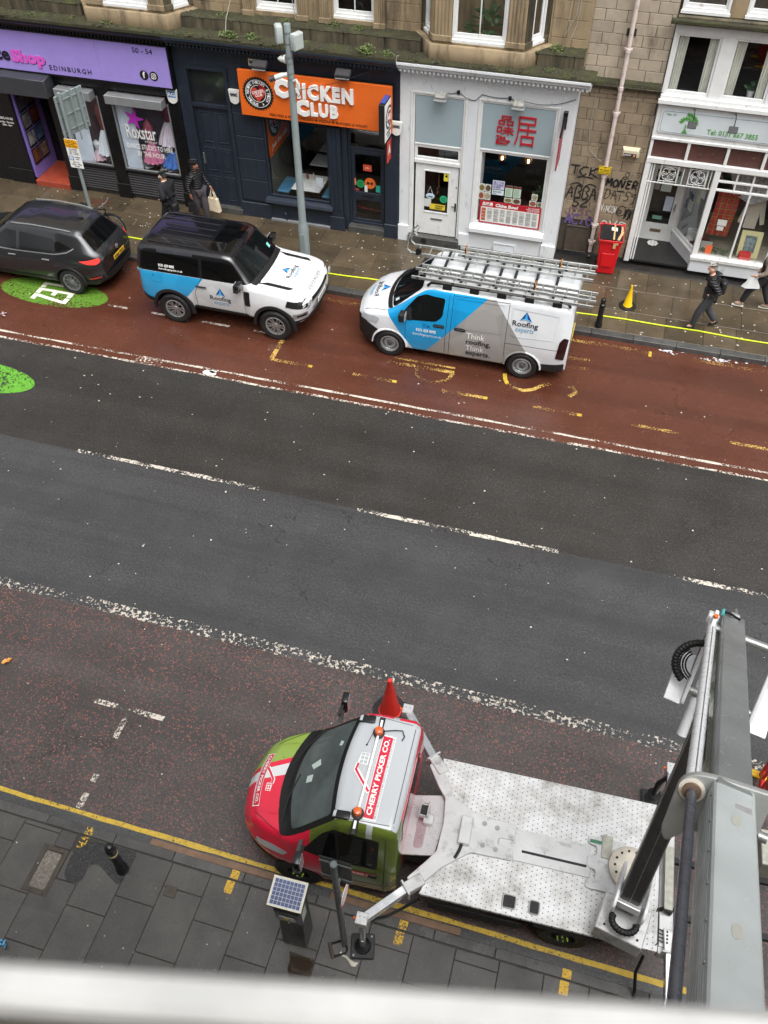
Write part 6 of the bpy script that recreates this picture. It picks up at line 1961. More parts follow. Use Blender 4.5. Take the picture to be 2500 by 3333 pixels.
def logo_roof(car, parent, mode, x0, x1, z0, z1, off=0.007, sgn=1, flipx=False, sub=True, rot=None):
    w = x1-x0; h = z1-z0
    X = (lambda u: x1-u*w) if flipx else (lambda u: x0+u*w)
    F = (lambda pts: [(X(u), z0+v*h) for u, v in pts]) if rot is None else (lambda pts: [rot(u, v) for u, v in pts])
    def fl(f):
        return f
    for col, pts in ((flatc(24, 60, 120, 0.3), [(0.50, 1.0), (0.28, 0.56), (0.44, 0.68)]), (flatc(70, 160, 220, 0.3), [(0.50, 1.0), (0.44, 0.68), (0.56, 0.66)]), (flatc(24, 70, 140, 0.3), [(0.50, 1.0), (0.56, 0.66), (0.74, 0.54)]), (flatc(90, 180, 230, 0.3), [(0.28, 0.56), (0.44, 0.68), (0.56, 0.66), (0.74, 0.54), (0.55, 0.60), (0.44, 0.61)])):
        car.decal('logo_mark', col, parent, F(pts), mode, off, 0.2, sgn)
    for txt, u0, u1, v0, v1, col, bd in (('Roofing', 0.0, 1.0, 0.18, 0.52, flatc(36, 38, 48, 0.3), 0.012),)+((('experts', 0.14, 0.86, -0.08, 0.20, flatc(96, 150, 186, 0.3), 0.0),) if sub else ()):
        vs, fs = text_fit(txt, u0, u1, v0, v1, bold=bd)
        car.decal('lettering', col, parent, (F(vs), fs), mode, off, 0.3, sgn)
def side_text(car, parent, txt, x0, x1, z0, z1, mat, sgn, flipx, off=0.007, **k):
    vs, fs = text_fit(txt, 0, 1, z0, z1, **k)
    vs = [((x1-u*(x1-x0)) if flipx else (x0+u*(x1-x0)), v) for u, v in vs]
    car.decal('lettering', mat, parent, (vs, fs), 'side', off, 0.3, sgn)

# white and blue panel van
VAN = thing('panel_van', 'white, blue and grey roofing van carrying ladders, parked on the red lane', 'van', (-2.905, 16.88, 0), math.pi)
T = dict(zb=[(-2.5, 0.30), (-2.3, 0.24), (2.2, 0.22), (2.45, 0.28)], ws=[(-2.5, 0.86), (-2.2, 0.94), (1.9, 0.94), (2.2, 0.88), (2.45, 0.62)],
         wm=[(-2.5, 0.90), (-2.35, 0.975), (-2.0, 0.995), (1.7, 0.995), (2.0, 0.965), (2.25, 0.88), (2.38, 0.78), (2.45, 0.66)], zm=[(-2.5, 0.85), (2.45, 0.72)],
         wb=[(-2.5, 0.88), (-2.3, 0.955), (1.0, 0.965), (1.7, 0.94), (2.1, 0.88), (2.3, 0.80), (2.45, 0.6)], zbelt=[(-2.5, 1.18), (1.2, 1.14), (1.6, 1.12), (2.0, 1.06), (2.3, 0.94), (2.45, 0.82)],
         zr=[(-2.5, 1.72), (-2.46, 1.84), (-2.36, 1.91), (-1.6, 1.93), (0.4, 1.92), (0.78, 1.88), (0.86, 1.85), (1.68, 1.22), (1.75, 1.19), (2.15, 1.06), (2.32, 0.97), (2.45, 0.83)],
         wr=[(-2.5, 0.76), (-2.3, 0.84), (0.6, 0.84), (0.86, 0.80), (1.68, 0.86), (2.1, 0.80), (2.35, 0.68), (2.45, 0.55)])
bowv = lambda x, y: -max(0, min(1, (x-0.5)/1.0))*0.20*(y/0.95)**2
car = Car(-2.5, 2.45, T, bow=bowv)
BLU = rgb(20, 148, 206); GRY = rgb(150, 148, 145)
M_van = livery('van_vinyl', rgb(214, 217, 220), [
    (facets(GRY, 0.10, 1.3), [(-1, 0, 0.732, 0, -0.773), (-1, 0, -0.836, 0, -0.95), (1, 0, -0.70, 0, -2.128), (0, 1, 0, 0, 0.80), (0, 0, -1, 0, -1.88)]),
    (facets(BLU, 0.10, 1.3), [(-1, 0, 0.732, 0, -0.773), (1, 0, 0.836, 0, 0.95), (0, 1, 0, 0, 0.795), (0, 0, -1, 0, -1.885)])], 0.22, 0.7)
AV = [(1.55, 0.34, 0.40, 0.99), (-1.55, 0.34, 0.40, 0.99)]
car.body('body', [M_van, M_well], VAN, AV)
for x in (1.55, -1.55):
    for y in (0.87, -0.87):
        wheel(VAN, x, y, 0.345, 0.23, 0.215, 'steel', 0.3*x)
    for sg in (-1, 1):
        pass
vd = lambda n, m_, s_, mode, off=0.004, **k: car.decal(n, m_, VAN, s_, mode, off, **k)
vd('windscreen', M_glassd, rpoly([(1.64, -0.80), (1.64, 0.80), (0.90, 0.72), (0.90, -0.72)], 0.08), 'top', 0.004)
vd('scuttle', M_blackm, rpoly([(1.76, -0.78), (1.76, 0.78), (1.655, 0.82), (1.655, -0.82)], 0.03), 'top', 0.006)
for k, (ya, yb_) in enumerate(((-0.1, -0.72), (0.62, 0.05))):
    o = MB().tube([(1.70, ya, 1.245), (1.66, (ya+yb_)/2, 1.27), (1.60, yb_, 1.30)], 0.014, 6).build('wiper', M_blackm, VAN)
    for v in o.data.vertices:
        v.co.x += bowv(v.co.x, v.co.y)
for sg in (-1, 1):
    vd('side_window', M_glassd, rpoly([(1.50, 1.17), (1.28, 1.10), (0.48, 1.16), (0.34, 1.30), (0.30, 1.74), (0.78, 1.76), (1.02, 1.66)], 0.06), 'side', 0.005, sgn=sg)
    vd('window_corner', M_clad, rpoly([(1.52, 1.17), (1.28, 1.085), (1.16, 1.10), (1.20, 1.42)], 0.02), 'side', 0.008, sgn=sg)
    for pts in ([(1.36, 0.30), (1.36, 1.0), (1.30, 1.09)], [(0.16, 0.26), (0.14, 1.0), (0.12, 1.86)], [(0.26, 0.26), (0.24, 1.0), (0.21, 1.84)], [(-1.11, 0.5), (-1.11, 1.88)], [(0.12, 1.84), (-1.11, 1.86)], [(-1.11, 0.92), (-2.3, 0.93)]):
        vd('panel_seam', M_seam, line2(pts, 0.010), 'side', 0.003, sgn=sg)
    vd('panel_swage', M_van, line2([(0.05, 1.80), (0.05, 1.15), (-0.2, 1.10), (-1.0, 1.12), (-1.0, 1.80), (0.05, 1.80)], 0.02), 'side', 0.010, sgn=sg)
    vd('panel_swage', M_van, line2([(-1.2, 1.78), (-1.2, 1.16), (-1.3, 1.12), (-2.15, 1.16), (-2.2, 1.74), (-1.2, 1.78)], 0.02), 'side', 0.010, sgn=sg)
    for x in (0.41, -0.08):
        vd('handle_recess', M_seam, rpoly(rect(x-0.13, x+0.13, 1.02, 1.10), 0.03), 'side', 0.006, sgn=sg)
        MB().obox((x, sg*0.985, 1.06), (0.11, 0, 0), (0, 0.014, 0), (0, 0, 0.016)).build('door_handle', M_clad, VAN, bevel=0.008)
    vd('rear_bumper_corner', M_clad, rpoly([(-1.98, 0.24), (-1.90, 0.50), (-2.46, 0.56), (-2.46, 0.26)], 0.03), 'side', 0.012, sgn=sg)
    vd('tail_lamp', pm('smoked_lamp', rgb(40, 12, 14), 0.12, 0, 0.2, 8), rpoly([(-2.25, 0.72), (-2.43, 0.68), (-2.47, 1.22), (-2.36, 1.26), (-2.29, 1.15)], 0.03), 'side', 0.014, sgn=sg)
    vd('front_bumper_side', M_clad, rpoly([(2.44, 0.26), (1.98, 0.26), (1.93, 0.40), (1.94, 0.62), (2.08, 0.72), (2.44, 0.86)], 0.05), 'side', 0.012, sgn=sg)
    vd('headlamp', M_lamp, rpoly([(2.40, 0.80), (2.06, 0.84), (1.98, 0.98), (2.12, 1.00), (2.36, 0.92)], 0.03), 'side', 0.016, sgn=sg)
    mirror_pod(VAN, 1.22, sg*0.98, 1.26, sg, 1.15)
    arch_trim(VAN, 1.55, 0.345, 0.40, 0.985, sg, M_van, 0, 180, 0.02); arch_trim(VAN, -1.55, 0.345, 0.40, 0.985, sg, M_van, 0, 180, 0.02)
    fx = sg > 0
    side_text(car, VAN, '0131 629 0095', 0.46, 1.04, 0.85, 0.93, WHT, sg, fx, bold=0.03)
    side_text(car, VAN, 'theroofingexperts.co.uk', 0.33, 1.14, 0.72, 0.81, WHT, sg, fx)
    side_text(car, VAN, 'in', 0.64, 0.71, 0.98, 1.05, flatc(20, 60, 110), sg, fx, bold=0.03)
    vd('icon', flatc(20, 60, 110), line2(rpoly(rect(0.76, 0.84, 0.98, 1.05), 0.02)+[(0.76, 1.0)], 0.012), 'side', 0.007, sgn=sg)
    for txt, x0, x1, z0, z1, m_, bd in (('Think', -0.65, -0.24, 0.88, 1.02, WHT, 0), ('roofing,', -0.80, -0.24, 0.69, 0.86, flatc(40, 42, 50), 0.02), ('Think', -0.65, -0.24, 0.55, 0.69, WHT, 0), ('experts.', -0.80, -0.24, 0.37, 0.53, flatc(40, 42, 50), 0.02)):
        side_text(car, VAN, txt, x0, x1, z0, z1, m_, sg, fx, bold=bd)
    logo_roof(car, VAN, 'side', -1.78, -1.22, 1.26, 1.74, 0.014, sg, fx)
vd('front_bumper', M_clad, rpoly([(-0.9, 0.26), (0.9, 0.26), (0.86, 0.72), (-0.86, 0.72)], 0.06), 'front', 0.012)
vd('grille', M_blackm, rpoly(rect(-0.55, 0.55, 0.70, 0.82), 0.03), 'front', 0.015)
plate(VAN, 2.47, 0, 0.50, WHT, 'SK24 OXB', 1); plate(VAN, -2.52, 0.2, 0.95, flatc(226, 196, 60), 'SK24 OXB', -1)
vd('rear_window', M_glassb, rpoly(rect(-0.7, -0.06, 1.2, 1.65), 0.06), 'rear', 0.006); vd('rear_window', M_glassb, rpoly(rect(0.06, 0.7, 1.2, 1.65), 0.06), 'rear', 0.006)
logo_roof(car, VAN, 'top', 0, 1, 0, 1, 0.006, rot=lambda u, v: (2.26-0.48*v*1.0, 0.30-(u)*0.62))
vd('bonnet_seam', M_seam, line2([(2.30, -0.66), (1.80, -0.84)], 0.012), 'top', 0.004); vd('bonnet_seam', M_seam, line2([(2.30, 0.66), (1.80, 0.84)], 0.012), 'top', 0.004)
vd('screen_sticker', flatc(190, 206, 206), rect(1.50, 1.58, 0.56, 0.64), 'top', 0.006)
# roof bars and side rails
rk = M_clad
for sg in (-1, 1):
    pts = [(0.74, sg*0.76, 1.93), (0.66, sg*0.77, 2.02), (0.4, sg*0.77, 2.04), (-2.15, sg*0.77, 2.05), (-2.33, sg*0.77, 2.02), (-2.38, sg*0.76, 1.94)]
    o = MB().tube(pts, 0.032, 8).build('roof_rail', rk, VAN)
    for x in (0.3, -0.3, -0.9, -1.5, -2.1):
        MB().box(x-0.10, x+0.10, sg*0.77-0.03, sg*0.77+0.03, 1.91, 2.015).build('rail_foot', rk, o, bevel=0.008)
for x in (0.50, 0.03, -0.38, -0.74, -1.07, -1.54, -1.98):
    MB().box(x-0.03, x+0.03, -0.75, 0.75, 2.05, 2.085).build('roof_bar', rk, VAN, bevel=0.008)
for x in (-0.05, -0.7, -1.35):
    for y in (-0.3, 0.25):
        MB().box(x-0.3, x+0.3, y-0.012, y+0.012, 1.955, 1.966).build('roof_rib', M_van, VAN, bevel=0.004)
# ladders: each lifts off, so each is its own thing
M_alu = pm('worn_aluminium', rgb(178, 180, 178), 0.38, 0.75, 0.12, 9)
def ladder(x0, x1, yc, z, w, lab, n, tilt=0.0):
    L_ = x1-x0
    t = thing('ladder', lab, 'ladder', ((x0+x1)/2, yc, z), tilt, 'ladders on the van roof')
    for s_ in (-1, 1):
        MB().box(-L_/2, L_/2, s_*w/2-0.014, s_*w/2+0.014, -0.035, 0.035).build('stile', M_alu, t, bevel=0.004)
    for k in range(n):
        x = -L_/2+0.14+(L_-0.28)*k/(n-1)
        MB().cyl((x, -w/2+0.014, 0), (x, w/2-0.014, 0), 0.016, n=8).build('rung', M_alu, t)
    for s_ in (-1, 1):
        for k in range(0, n, 3):
            x = -L_/2+0.14+(L_-0.28)*k/(n-1)
            MB().box(x-0.03, x+0.03, s_*(w/2+0.016)-0.003, s_*(w/2+0.016)+0.003, -0.02, 0.02).build('bracket', M_blackm, t, bevel=0.004)
    return t
ladder(-4.00, -0.06, 16.20, 2.125, 0.34, 'aluminium ladder lowest on the camera side of van roof', 15, -0.022)
ladder(-3.86, -0.02, 16.26, 2.205, 0.30, 'aluminium ladder stacked on top of the camera-side ladder', 15, -0.02)
t2 = ladder(-4.25, -0.18, 17.14, 2.125, 0.34, 'aluminium ladder on the kerb side of van roof with hook end', 15, 0.0)
ladder(-3.2, -0.15, 17.22, 2.205, 0.30, 'shorter aluminium ladder stacked on the kerb-side ladder', 12, 0.012)
# roof hook of the kerb-side ladder
MB().tube([(-2.03, -0.17, 0.02), (-2.12, -0.17, 0.10), (-2.10, -0.17, 0.36), (-1.96, -0.17, 0.52), (-1.90, -0.17, 0.46)], 0.018, 6).tube([(-2.03, 0.17, 0.02), (-2.12, 0.17, 0.10), (-2.10, 0.17, 0.36), (-1.96, 0.17, 0.52), (-1.90, 0.17, 0.46)], 0.018, 6).cyl((-2.10, -0.17, 0.36), (-2.10, 0.17, 0.36), 0.014, n=6).cyl((-1.93, -0.17, 0.5), (-1.93, 0.17, 0.5), 0.014, n=6).build('roof_hook', M_alu, t2)
MB().lathe([(0.07, -0.02), (0.07, 0.02)], (-1.85, -0.22, 0.10), 'y', 16).lathe([(0.07, -0.02), (0.07, 0.02)], (-1.85, 0.22, 0.10), 'y', 16).build('hook_wheel', M_blackm, t2)
M_strap = pm('orange_strap', rgb(214, 140, 60), 0.7)
for x, y, lab in ((-1.35, 16.22, 'ladder clamp with amber strap, camera side'), (-3.05, 17.18, 'ladder clamp with amber strap, kerb side, front'), (-0.95, 17.18, 'ladder clamp with amber strap, kerb side, rear')):
    t = thing('ladder_clamp', lab, 'clamp', (x, y, 2.085), 0, 'ladder clamps on the roof bars')
    MB().tube([(0, -0.02, 0), (0, -0.02, 0.22), (0.02, -0.02, 0.28)], 0.018, 6).build('bar', M_blackm, t)
    MB().tube([(0.02, -0.04, 0.05), (0.03, -0.05, 0.2), (0.01, -0.04, 0.3), (0.04, -0.04, 0.34)], 0.012, 5).build('strap', M_strap, t)

# black, white and blue off-roader
DEF = thing('off_road_car', 'boxy white off-roader with black roof and blue rear side graphics', 'car', (-8.51, 16.74, 0), 0)
T = dict(zb=[(-2.12, 0.58), (-1.9, 0.45), (1.8, 0.45), (2.12, 0.58)], ws=[(-2.12, 0.86), (-1.95, 0.94), (1.9, 0.94), (2.12, 0.70)],
         wm=[(-2.12, 0.90), (-2.0, 0.975), (-1.5, 0.99), (1.6, 0.99), (1.92, 0.965), (2.05, 0.90), (2.12, 0.74)], zm=[(-2.1, 0.95), (2.1, 0.92)],
         wb=[(-2.12, 0.89), (-2.0, 0.955), (0.7, 0.955), (1.0, 0.945), (1.85, 0.92), (2.04, 0.84), (2.12, 0.70)], zbelt=[(-2.12, 1.36), (0.6, 1.33), (0.9, 1.27), (1.7, 1.20), (2.0, 1.12), (2.12, 0.98)],
         zr=[(-2.12, 1.70), (-2.09, 1.83), (-2.0, 1.91), (-1.7, 1.94), (0.1, 1.945), (0.26, 1.91), (0.32, 1.88), (0.80, 1.36), (0.88, 1.315), (1.7, 1.25), (1.98, 1.17), (2.12, 1.0)],
         wr=[(-2.12, 0.76), (-1.95, 0.82), (0.1, 0.80), (0.32, 0.77), (0.80, 0.86), (1.7, 0.80), (2.0, 0.74), (2.12, 0.60)])
bowd = lambda x, y: -max(0, min(1, (x-0.0)/0.8))*0.10*(y/0.95)**2
car = Car(-2.12, 2.12, T, bow=bowd, crown=0.025)
M_def = livery('off_roader_vinyl', rgb(216, 218, 220), [
    (facets(rgb(196, 197, 198), 0.07, 2.4), [(-1, 0, 0, 0, -0.68), (1, 0, 0, 0, -0.75), (0, 1, 0, 0, 0.86), (0, 0, -1, 0, -1.36), (0, 0, 1, 0, 0.55)]),
    (facets(rgb(44, 160, 214), 0.10, 2.0), [(-1, 0, 0.862, 0, 1.588), (0, 1, 0, 0, 0.80), (0, 0, -1, 0, -1.36), (-1, 0, 0, 0, 0.34)]),
    (rgb(16, 17, 22), [(0, 0, 1, 0, 1.365), (-1, 0, 0, 0, -0.86)])], 0.2, 0.8)
AD = [(1.29, 0.41, 0.47, 0.99), (-1.29, 0.41, 0.47, 0.99)]
car.body('body', [M_def, M_well], DEF, AD)
for x in (1.29, -1.29):
    for y in (0.865, -0.865):
        wheel(DEF, x, y, 0.395, 0.26, 0.245, 'six', 0.4*x)
dd = lambda n, m_, s_, mode, off=0.004, **k: car.decal(n, m_, DEF, s_, mode, off, **k)
dd('windscreen', M_glassd, rpoly([(0.785, -0.80), (0.785, 0.80), (0.345, 0.71), (0.345, -0.71)], 0.06), 'top', 0.005)
dd('scuttle', M_blackm, rpoly([(0.93, -0.80), (0.93, 0.80), (0.80, 0.82), (0.80, -0.82)], 0.03), 'top', 0.008)
dd('roof_glass', M_glassb, rpoly(rect(-0.35, 0.20, -0.62, 0.62), 0.06), 'top', 0.004)
dd('screen_sticker', flatc(120, 200, 190), rect(0.62, 0.70, 0.54, 0.64), 'top', 0.008)
for ya, yb_ in ((0.05, 0.66), (-0.72, -0.12)):
    o = MB().tube([(0.90, ya, 1.335), (0.86, (ya+yb_)/2, 1.36), (0.80, yb_, 1.40)], 0.014, 6).build('wiper', M_blackm, DEF)
for y in (-0.62, -0.36, -0.1, 0.16, 0.42, 0.66):
    MB().box(-1.85+(0.1 if abs(y) < 0.3 else 0), -0.45, y-0.016, y+0.016, 1.945, 1.986-0.02*abs(y)).build('roof_rib', pm('gloss_black_paint', rgb(18, 19, 24), 0.15, 0, 0.1, 3, coat=0.8), DEF, bevel=0.008)
for sg in (-1, 1):
    dd('side_window', M_glassb, rpoly([(0.66, 1.375), (-0.42, 1.38), (-0.44, 1.80), (0.24, 1.80), (0.36, 1.74)], 0.04), 'side', 0.005, sgn=sg)
    dd('side_window', M_glassb, rpoly([(-0.52, 1.40), (-2.0, 1.42), (-1.98, 1.80), (-0.52, 1.80)], 0.04), 'side', 0.004, sgn=sg)
    dd('roof_side_panel', pm('dark_grey_panel', rgb(52, 54, 60), 0.25, 0, 0.05, 3, coat=0.6), rpoly([(-1.55, 1.825), (-0.65, 1.835), (-0.65, 1.90), (-1.55, 1.895)], 0.03), 'side', 0.006, sgn=sg)
    for pts in ([(-0.66, 0.55), (-0.66, 1.0), (-0.47, 1.36), (-0.46, 1.82)], [(0.66, 0.50), (0.66, 1.34)], [(-0.62, 0.52), (0.66, 0.50)]):
        dd('panel_seam', M_seam, line2(pts, 0.011), 'side', 0.003, sgn=sg)
    dd('sill_cladding', M_clad, rpoly([(-0.80, 0.46), (-0.72, 0.62), (0.72, 0.60), (0.80, 0.46)], 0.03), 'side', 0.015, sgn=sg)
    dd('wing_vent', M_blackm, rpoly(rect(0.68, 0.83, 0.84, 1.22), 0.03), 'side', 0.012, sgn=sg)
    dd('fuel_flap', M_def, rpoly(rect(-1.75, -1.50, 1.10, 1.30), 0.04), 'side', 0.008, sgn=sg) if sg < 0 else None
    dd('headlamp', M_blackm, rpoly([(1.70, 0.98), (1.98, 0.95), (2.11, 0.93), (2.11, 1.09), (1.74, 1.13)], 0.02), 'side', 0.014, sgn=sg)
    MB().lathe([(0.085, 0), (0.085, 0.012), (0.06, 0.02)], (2.10, sg*0.72, 1.02), 'x', 20).build('lamp_ring', M_lamp, DEF)
    dd('front_bumper_corner', M_clad, rpoly([(2.11, 0.50), (1.80, 0.47), (1.76, 0.60), (2.11, 0.66)], 0.03), 'side', 0.016, sgn=sg)
    dd('bumper_insert', M_alloy, rpoly([(2.11, 0.68), (1.88, 0.67), (1.86, 0.80), (2.11, 0.83)], 0.03), 'side', 0.013, sgn=sg)
    dd('bumper_slot', M_blackm, rpoly([(2.09, 0.73), (1.94, 0.72), (1.94, 0.77), (2.09, 0.79)], 0.02), 'side', 0.017, sgn=sg)
    dd('rear_bumper_corner', M_clad, rpoly([(-2.1, 0.60), (-1.76, 0.47), (-1.80, 0.62), (-2.1, 0.72)], 0.03), 'side', 0.014, sgn=sg)
    dd('tail_lamp', M_redl, rect(-2.11, -2.06, 0.95, 1.30), 'side', 0.010, sgn=sg)
    arch_trim(DEF, 1.29, 0.41, 0.47, 0.985, sg, M_clad, -6, 186, 0.065); arch_trim(DEF, -1.29, 0.41, 0.47, 0.985, sg, M_clad, -6, 186, 0.065)
    mirror_pod(DEF, 0.52, sg*0.97, 1.40, sg, 1.25, pm('gloss_black_paint', rgb(18, 19, 24), 0.15))
    MB().obox((-0.48, sg*1.0, 1.17), (0.13, 0, 0), (0, 0.014, 0), (0, 0, 0.018)).build('door_handle', M_clad, DEF, bevel=0.008)
    fx = sg > 0
    logo_roof(car, DEF, 'side', -0.29, 0.27, 0.74, 1.20, 0.008, sg, fx)
    side_text(car, DEF, '0131 629 0095', -1.53, -1.13, 1.50, 1.57, WHT, sg, fx, 0.010, bold=0.04)
    side_text(car, DEF, 'theroofingexperts.co.uk', -1.53, -0.92, 1.42, 1.485, WHT, sg, fx, 0.010, bold=0.01)
    side_text(car, DEF, 'in', -1.72, -1.66, 1.24, 1.31, flatc(20, 70, 120), sg, fx, 0.008, bold=0.03)
    dd('bonnet_panel', M_blackm, rpoly([(0.92, sg*0.70), (1.10, sg*0.60), (1.74, sg*0.60), (1.66, sg*0.70)], 0.03), 'top', 0.008)
logo_roof(car, DEF, 'top', 0, 1, 0, 1, 0.007, rot=lambda u, v: (1.60-0.42*v, -0.28+u*0.56), sub=True)
vs, fs = text_fit('DEFENDER', -0.38, 0.38, 0, 0.07, bold=0.02, spacing=1.5)
dd('lettering', M_steel, ([(2.02-v, u) for u, v in vs], fs), 'top', 0.006)
dd('grille', M_blackm, rpoly(rect(-0.52, 0.52, 0.93, 1.03), 0.03), 'front', 0.012)
dd('front_bumper', M_clad, rpoly(rect(-0.72, 0.72, 0.60, 0.70), 0.03), 'front', 0.014)
dd('skid_plate', M_alloy, rpoly(rect(-0.5, 0.5, 0.72, 0.78), 0.02), 'front', 0.012)
plate(DEF, 2.145, 0, 0.82, WHT, 'LD73 XSV', 1)
sp = wheel(DEF, -2.24, 0.12, 0.395, 0.26, 0.245, 'six'); sp.location = (-2.25, 0.0, 1.05); sp.rotation_euler = (0, 0, math.pi/2)

# dark grey family car
CX = thing('family_car', 'dark grey family car with lit brake lamps parked on green roundel', 'car', (-14.17, 17.03, 0), math.pi)
T = dict(zb=[(-2.3, 0.42), (-2.0, 0.28), (1.9, 0.25), (2.25, 0.32)], ws=[(-2.3, 0.62), (-2.0, 0.80), (-1.5, 0.88), (1.6, 0.88), (2.0, 0.76), (2.25, 0.5)],
         wm=[(-2.3, 0.70), (-2.2, 0.81), (-2.0, 0.885), (-1.5, 0.915), (1.3, 0.915), (1.8, 0.865), (2.1, 0.73), (2.25, 0.52)], zm=[(-2.3, 0.78), (2.25, 0.66)],
         wb=[(-2.3, 0.66), (-2.15, 0.77), (-1.8, 0.84), (-1.0, 0.865), (0.9, 0.86), (1.3, 0.83), (2.0, 0.68), (2.25, 0.46)], zbelt=[(-2.3, 0.98), (-2.0, 1.10), (-1.4, 1.10), (0.0, 1.04), (0.9, 1.01), (1.3, 0.99), (2.0, 0.85), (2.25, 0.68)],
         zr=[(-2.3, 1.02), (-2.22, 1.12), (-2.12, 1.17), (-1.74, 1.54), (-1.66, 1.585), (-1.2, 1.635), (-0.4, 1.66), (0.1, 1.63), (0.30, 1.57), (1.12, 1.07), (1.2, 1.04), (1.9, 0.93), (2.15, 0.82), (2.25, 0.72)],
         wr=[(-2.3, 0.58), (-2.12, 0.66), (-1.74, 0.56), (-1.2, 0.60), (-0.2, 0.61), (0.30, 0.58), (1.12, 0.74), (1.9, 0.62), (2.25, 0.42)])
bowc = lambda x, y: (-max(0, min(1, (x-0.2)/0.8))*0.22+max(0, min(1, (-x-1.2)/0.5))*0.10)*(y/0.9)**2
car = Car(-2.3, 2.25, T, bow=bowc, crown=0.03)
M_cx = livery('graphite_metallic', rgb(50, 52, 55), [], 0.22, 0.8, metal=0.5)
AC = [(1.33, 0.36, 0.385, 0.91), (-1.35, 0.36, 0.385, 0.91)]
car.body('body', [M_cx, M_well], CX, AC)
for x in (1.33, -1.35):
    for y in (0.79, -0.79):
        wheel(CX, x, y, 0.35, 0.22, 0.235, 'multi', 0.5*x)
cd = lambda n, m_, s_, mode, off=0.004, **k: car.decal(n, m_, CX, s_, mode, off, **k)
cd('windscreen', M_glassd, rpoly([(1.08, -0.70), (1.08, 0.70), (0.33, 0.56), (0.33, -0.56)], 0.06), 'top', 0.005)
cd('rear_window', M_glassb, rpoly([(-2.12, -0.60), (-2.12, 0.60), (-1.78, 0.52), (-1.78, -0.52)], 0.05), 'top', 0.005)
cd('high_brake_lamp', M_brake, rect(-1.735, -1.70, -0.16, 0.16), 'top', 0.008)
cd('roof_spoiler', M_cx, rpoly([(-1.76, -0.55), (-1.76, 0.55), (-1.55, 0.57), (-1.55, -0.57)], 0.04), 'top', 0.02)
for sg in (-1, 1):
    for poly in ([(0.98, 1.045), (0.02, 1.055), (-0.02, 1.47), (0.30, 1.46)], [(-0.08, 1.06), (-0.98, 1.10), (-1.14, 1.30), (-1.02, 1.42), (-0.12, 1.475)], [(-1.06, 1.13), (-1.58, 1.26), (-1.20, 1.38), (-1.10, 1.36)]):
        cd('side_window', M_glassd, rpoly(poly, 0.04), 'side', 0.005, sgn=sg)
    cd('chrome_strip', M_alu, line2([(0.98, 1.03), (0.0, 1.035), (-1.04, 1.085), (-1.45, 1.16), (-1.66, 1.26)], 0.025), 'side', 0.007, sgn=sg)
    for pts in ([(0.88, 0.42), (0.90, 1.0)], [(-0.05, 0.40), (-0.05, 1.05)], [(-0.98, 0.62), (-0.96, 0.78), (-1.10, 1.06)]):
        cd('panel_seam', M_seam, line2(pts, 0.011), 'side', 0.003, sgn=sg)
    cd('sill_cladding', M_clad, rpoly([(-0.95, 0.30), (-0.95, 0.42), (0.92, 0.40), (0.92, 0.28)], 0.02), 'side', 0.012, sgn=sg)
    cd('bumper_cladding', M_clad, rpoly([(-1.74, 0.32), (-1.76, 0.44), (-2.2, 0.50), (-2.27, 0.62), (-2.28, 0.40)], 0.03), 'side', 0.012, sgn=sg)
    cd('bumper_reflector', M_redl, rpoly([(-1.98, 0.50), (-2.22, 0.54), (-2.22, 0.59), (-1.98, 0.55)], 0.015), 'side', 0.016, sgn=sg)
    cd('tail_lamp', M_brake, rpoly([(-1.80, 0.99), (-2.02, 0.93), (-2.20, 0.92), (-2.27, 0.98), (-2.22, 1.06), (-2.0, 1.02)], 0.03), 'side', 0.010, sgn=sg)
    arch_trim(CX, 1.33, 0.36, 0.385, 0.905, sg, M_clad, 0, 180, 0.05); arch_trim(CX, -1.35, 0.36, 0.385, 0.905, sg, M_clad, 0, 180, 0.05)
    for x in (0.14, -0.80):
        MB().obox((x, sg*0.915, 0.93), (0.10, 0, 0), (0, 0.013, 0), (0, 0, 0.014)).build('door_handle', M_alu, CX, bevel=0.006)
    mirror_pod(CX, 0.82, sg*0.90, 1.08, sg, 0.95, M_cx)
    o = MB().tube([(0.10, sg*0.585, 1.62), (-0.5, sg*0.60, 1.655), (-1.2, sg*0.59, 1.63), (-1.5, sg*0.57, 1.60)], 0.016, 6).build('roof_rail', M_alu, CX)
plate(CX, -2.325, 0, 0.84, flatc(226, 178, 40), 'SF68 TKX', -1)
MB().lathe([(0.06, 0), (0.06, 0.012), (0.045, 0.014)], (-2.30, 0, 1.03), (Vector((0, 1, 0)), Vector((0, 0, 1)), Vector((-1, 0, 0))), 20).build('badge', M_alu, CX)
vs, fs = text_fit('CX-5', 0.42, 0.62, 0.80, 0.84, bold=0.02)
cd('lettering', M_alu, ([(-u, v) for u, v in vs], fs), 'rear', 0.006)
cd('rear_bumper', M_clad, rpoly(rect(-0.62, 0.62, 0.42, 0.60), 0.04), 'rear', 0.01)
MB().add([(-1.35, -0.03, 1.645), (-1.35, 0.03, 1.645), (-1.55, 0.012, 1.69), (-1.55, -0.012, 1.69), (-1.60, 0, 1.62)], [(0, 1, 2, 3), (0, 3, 4), (1, 4, 2), (2, 4, 3), (0, 4, 1)]).build('aerial_fin', M_cx, CX)
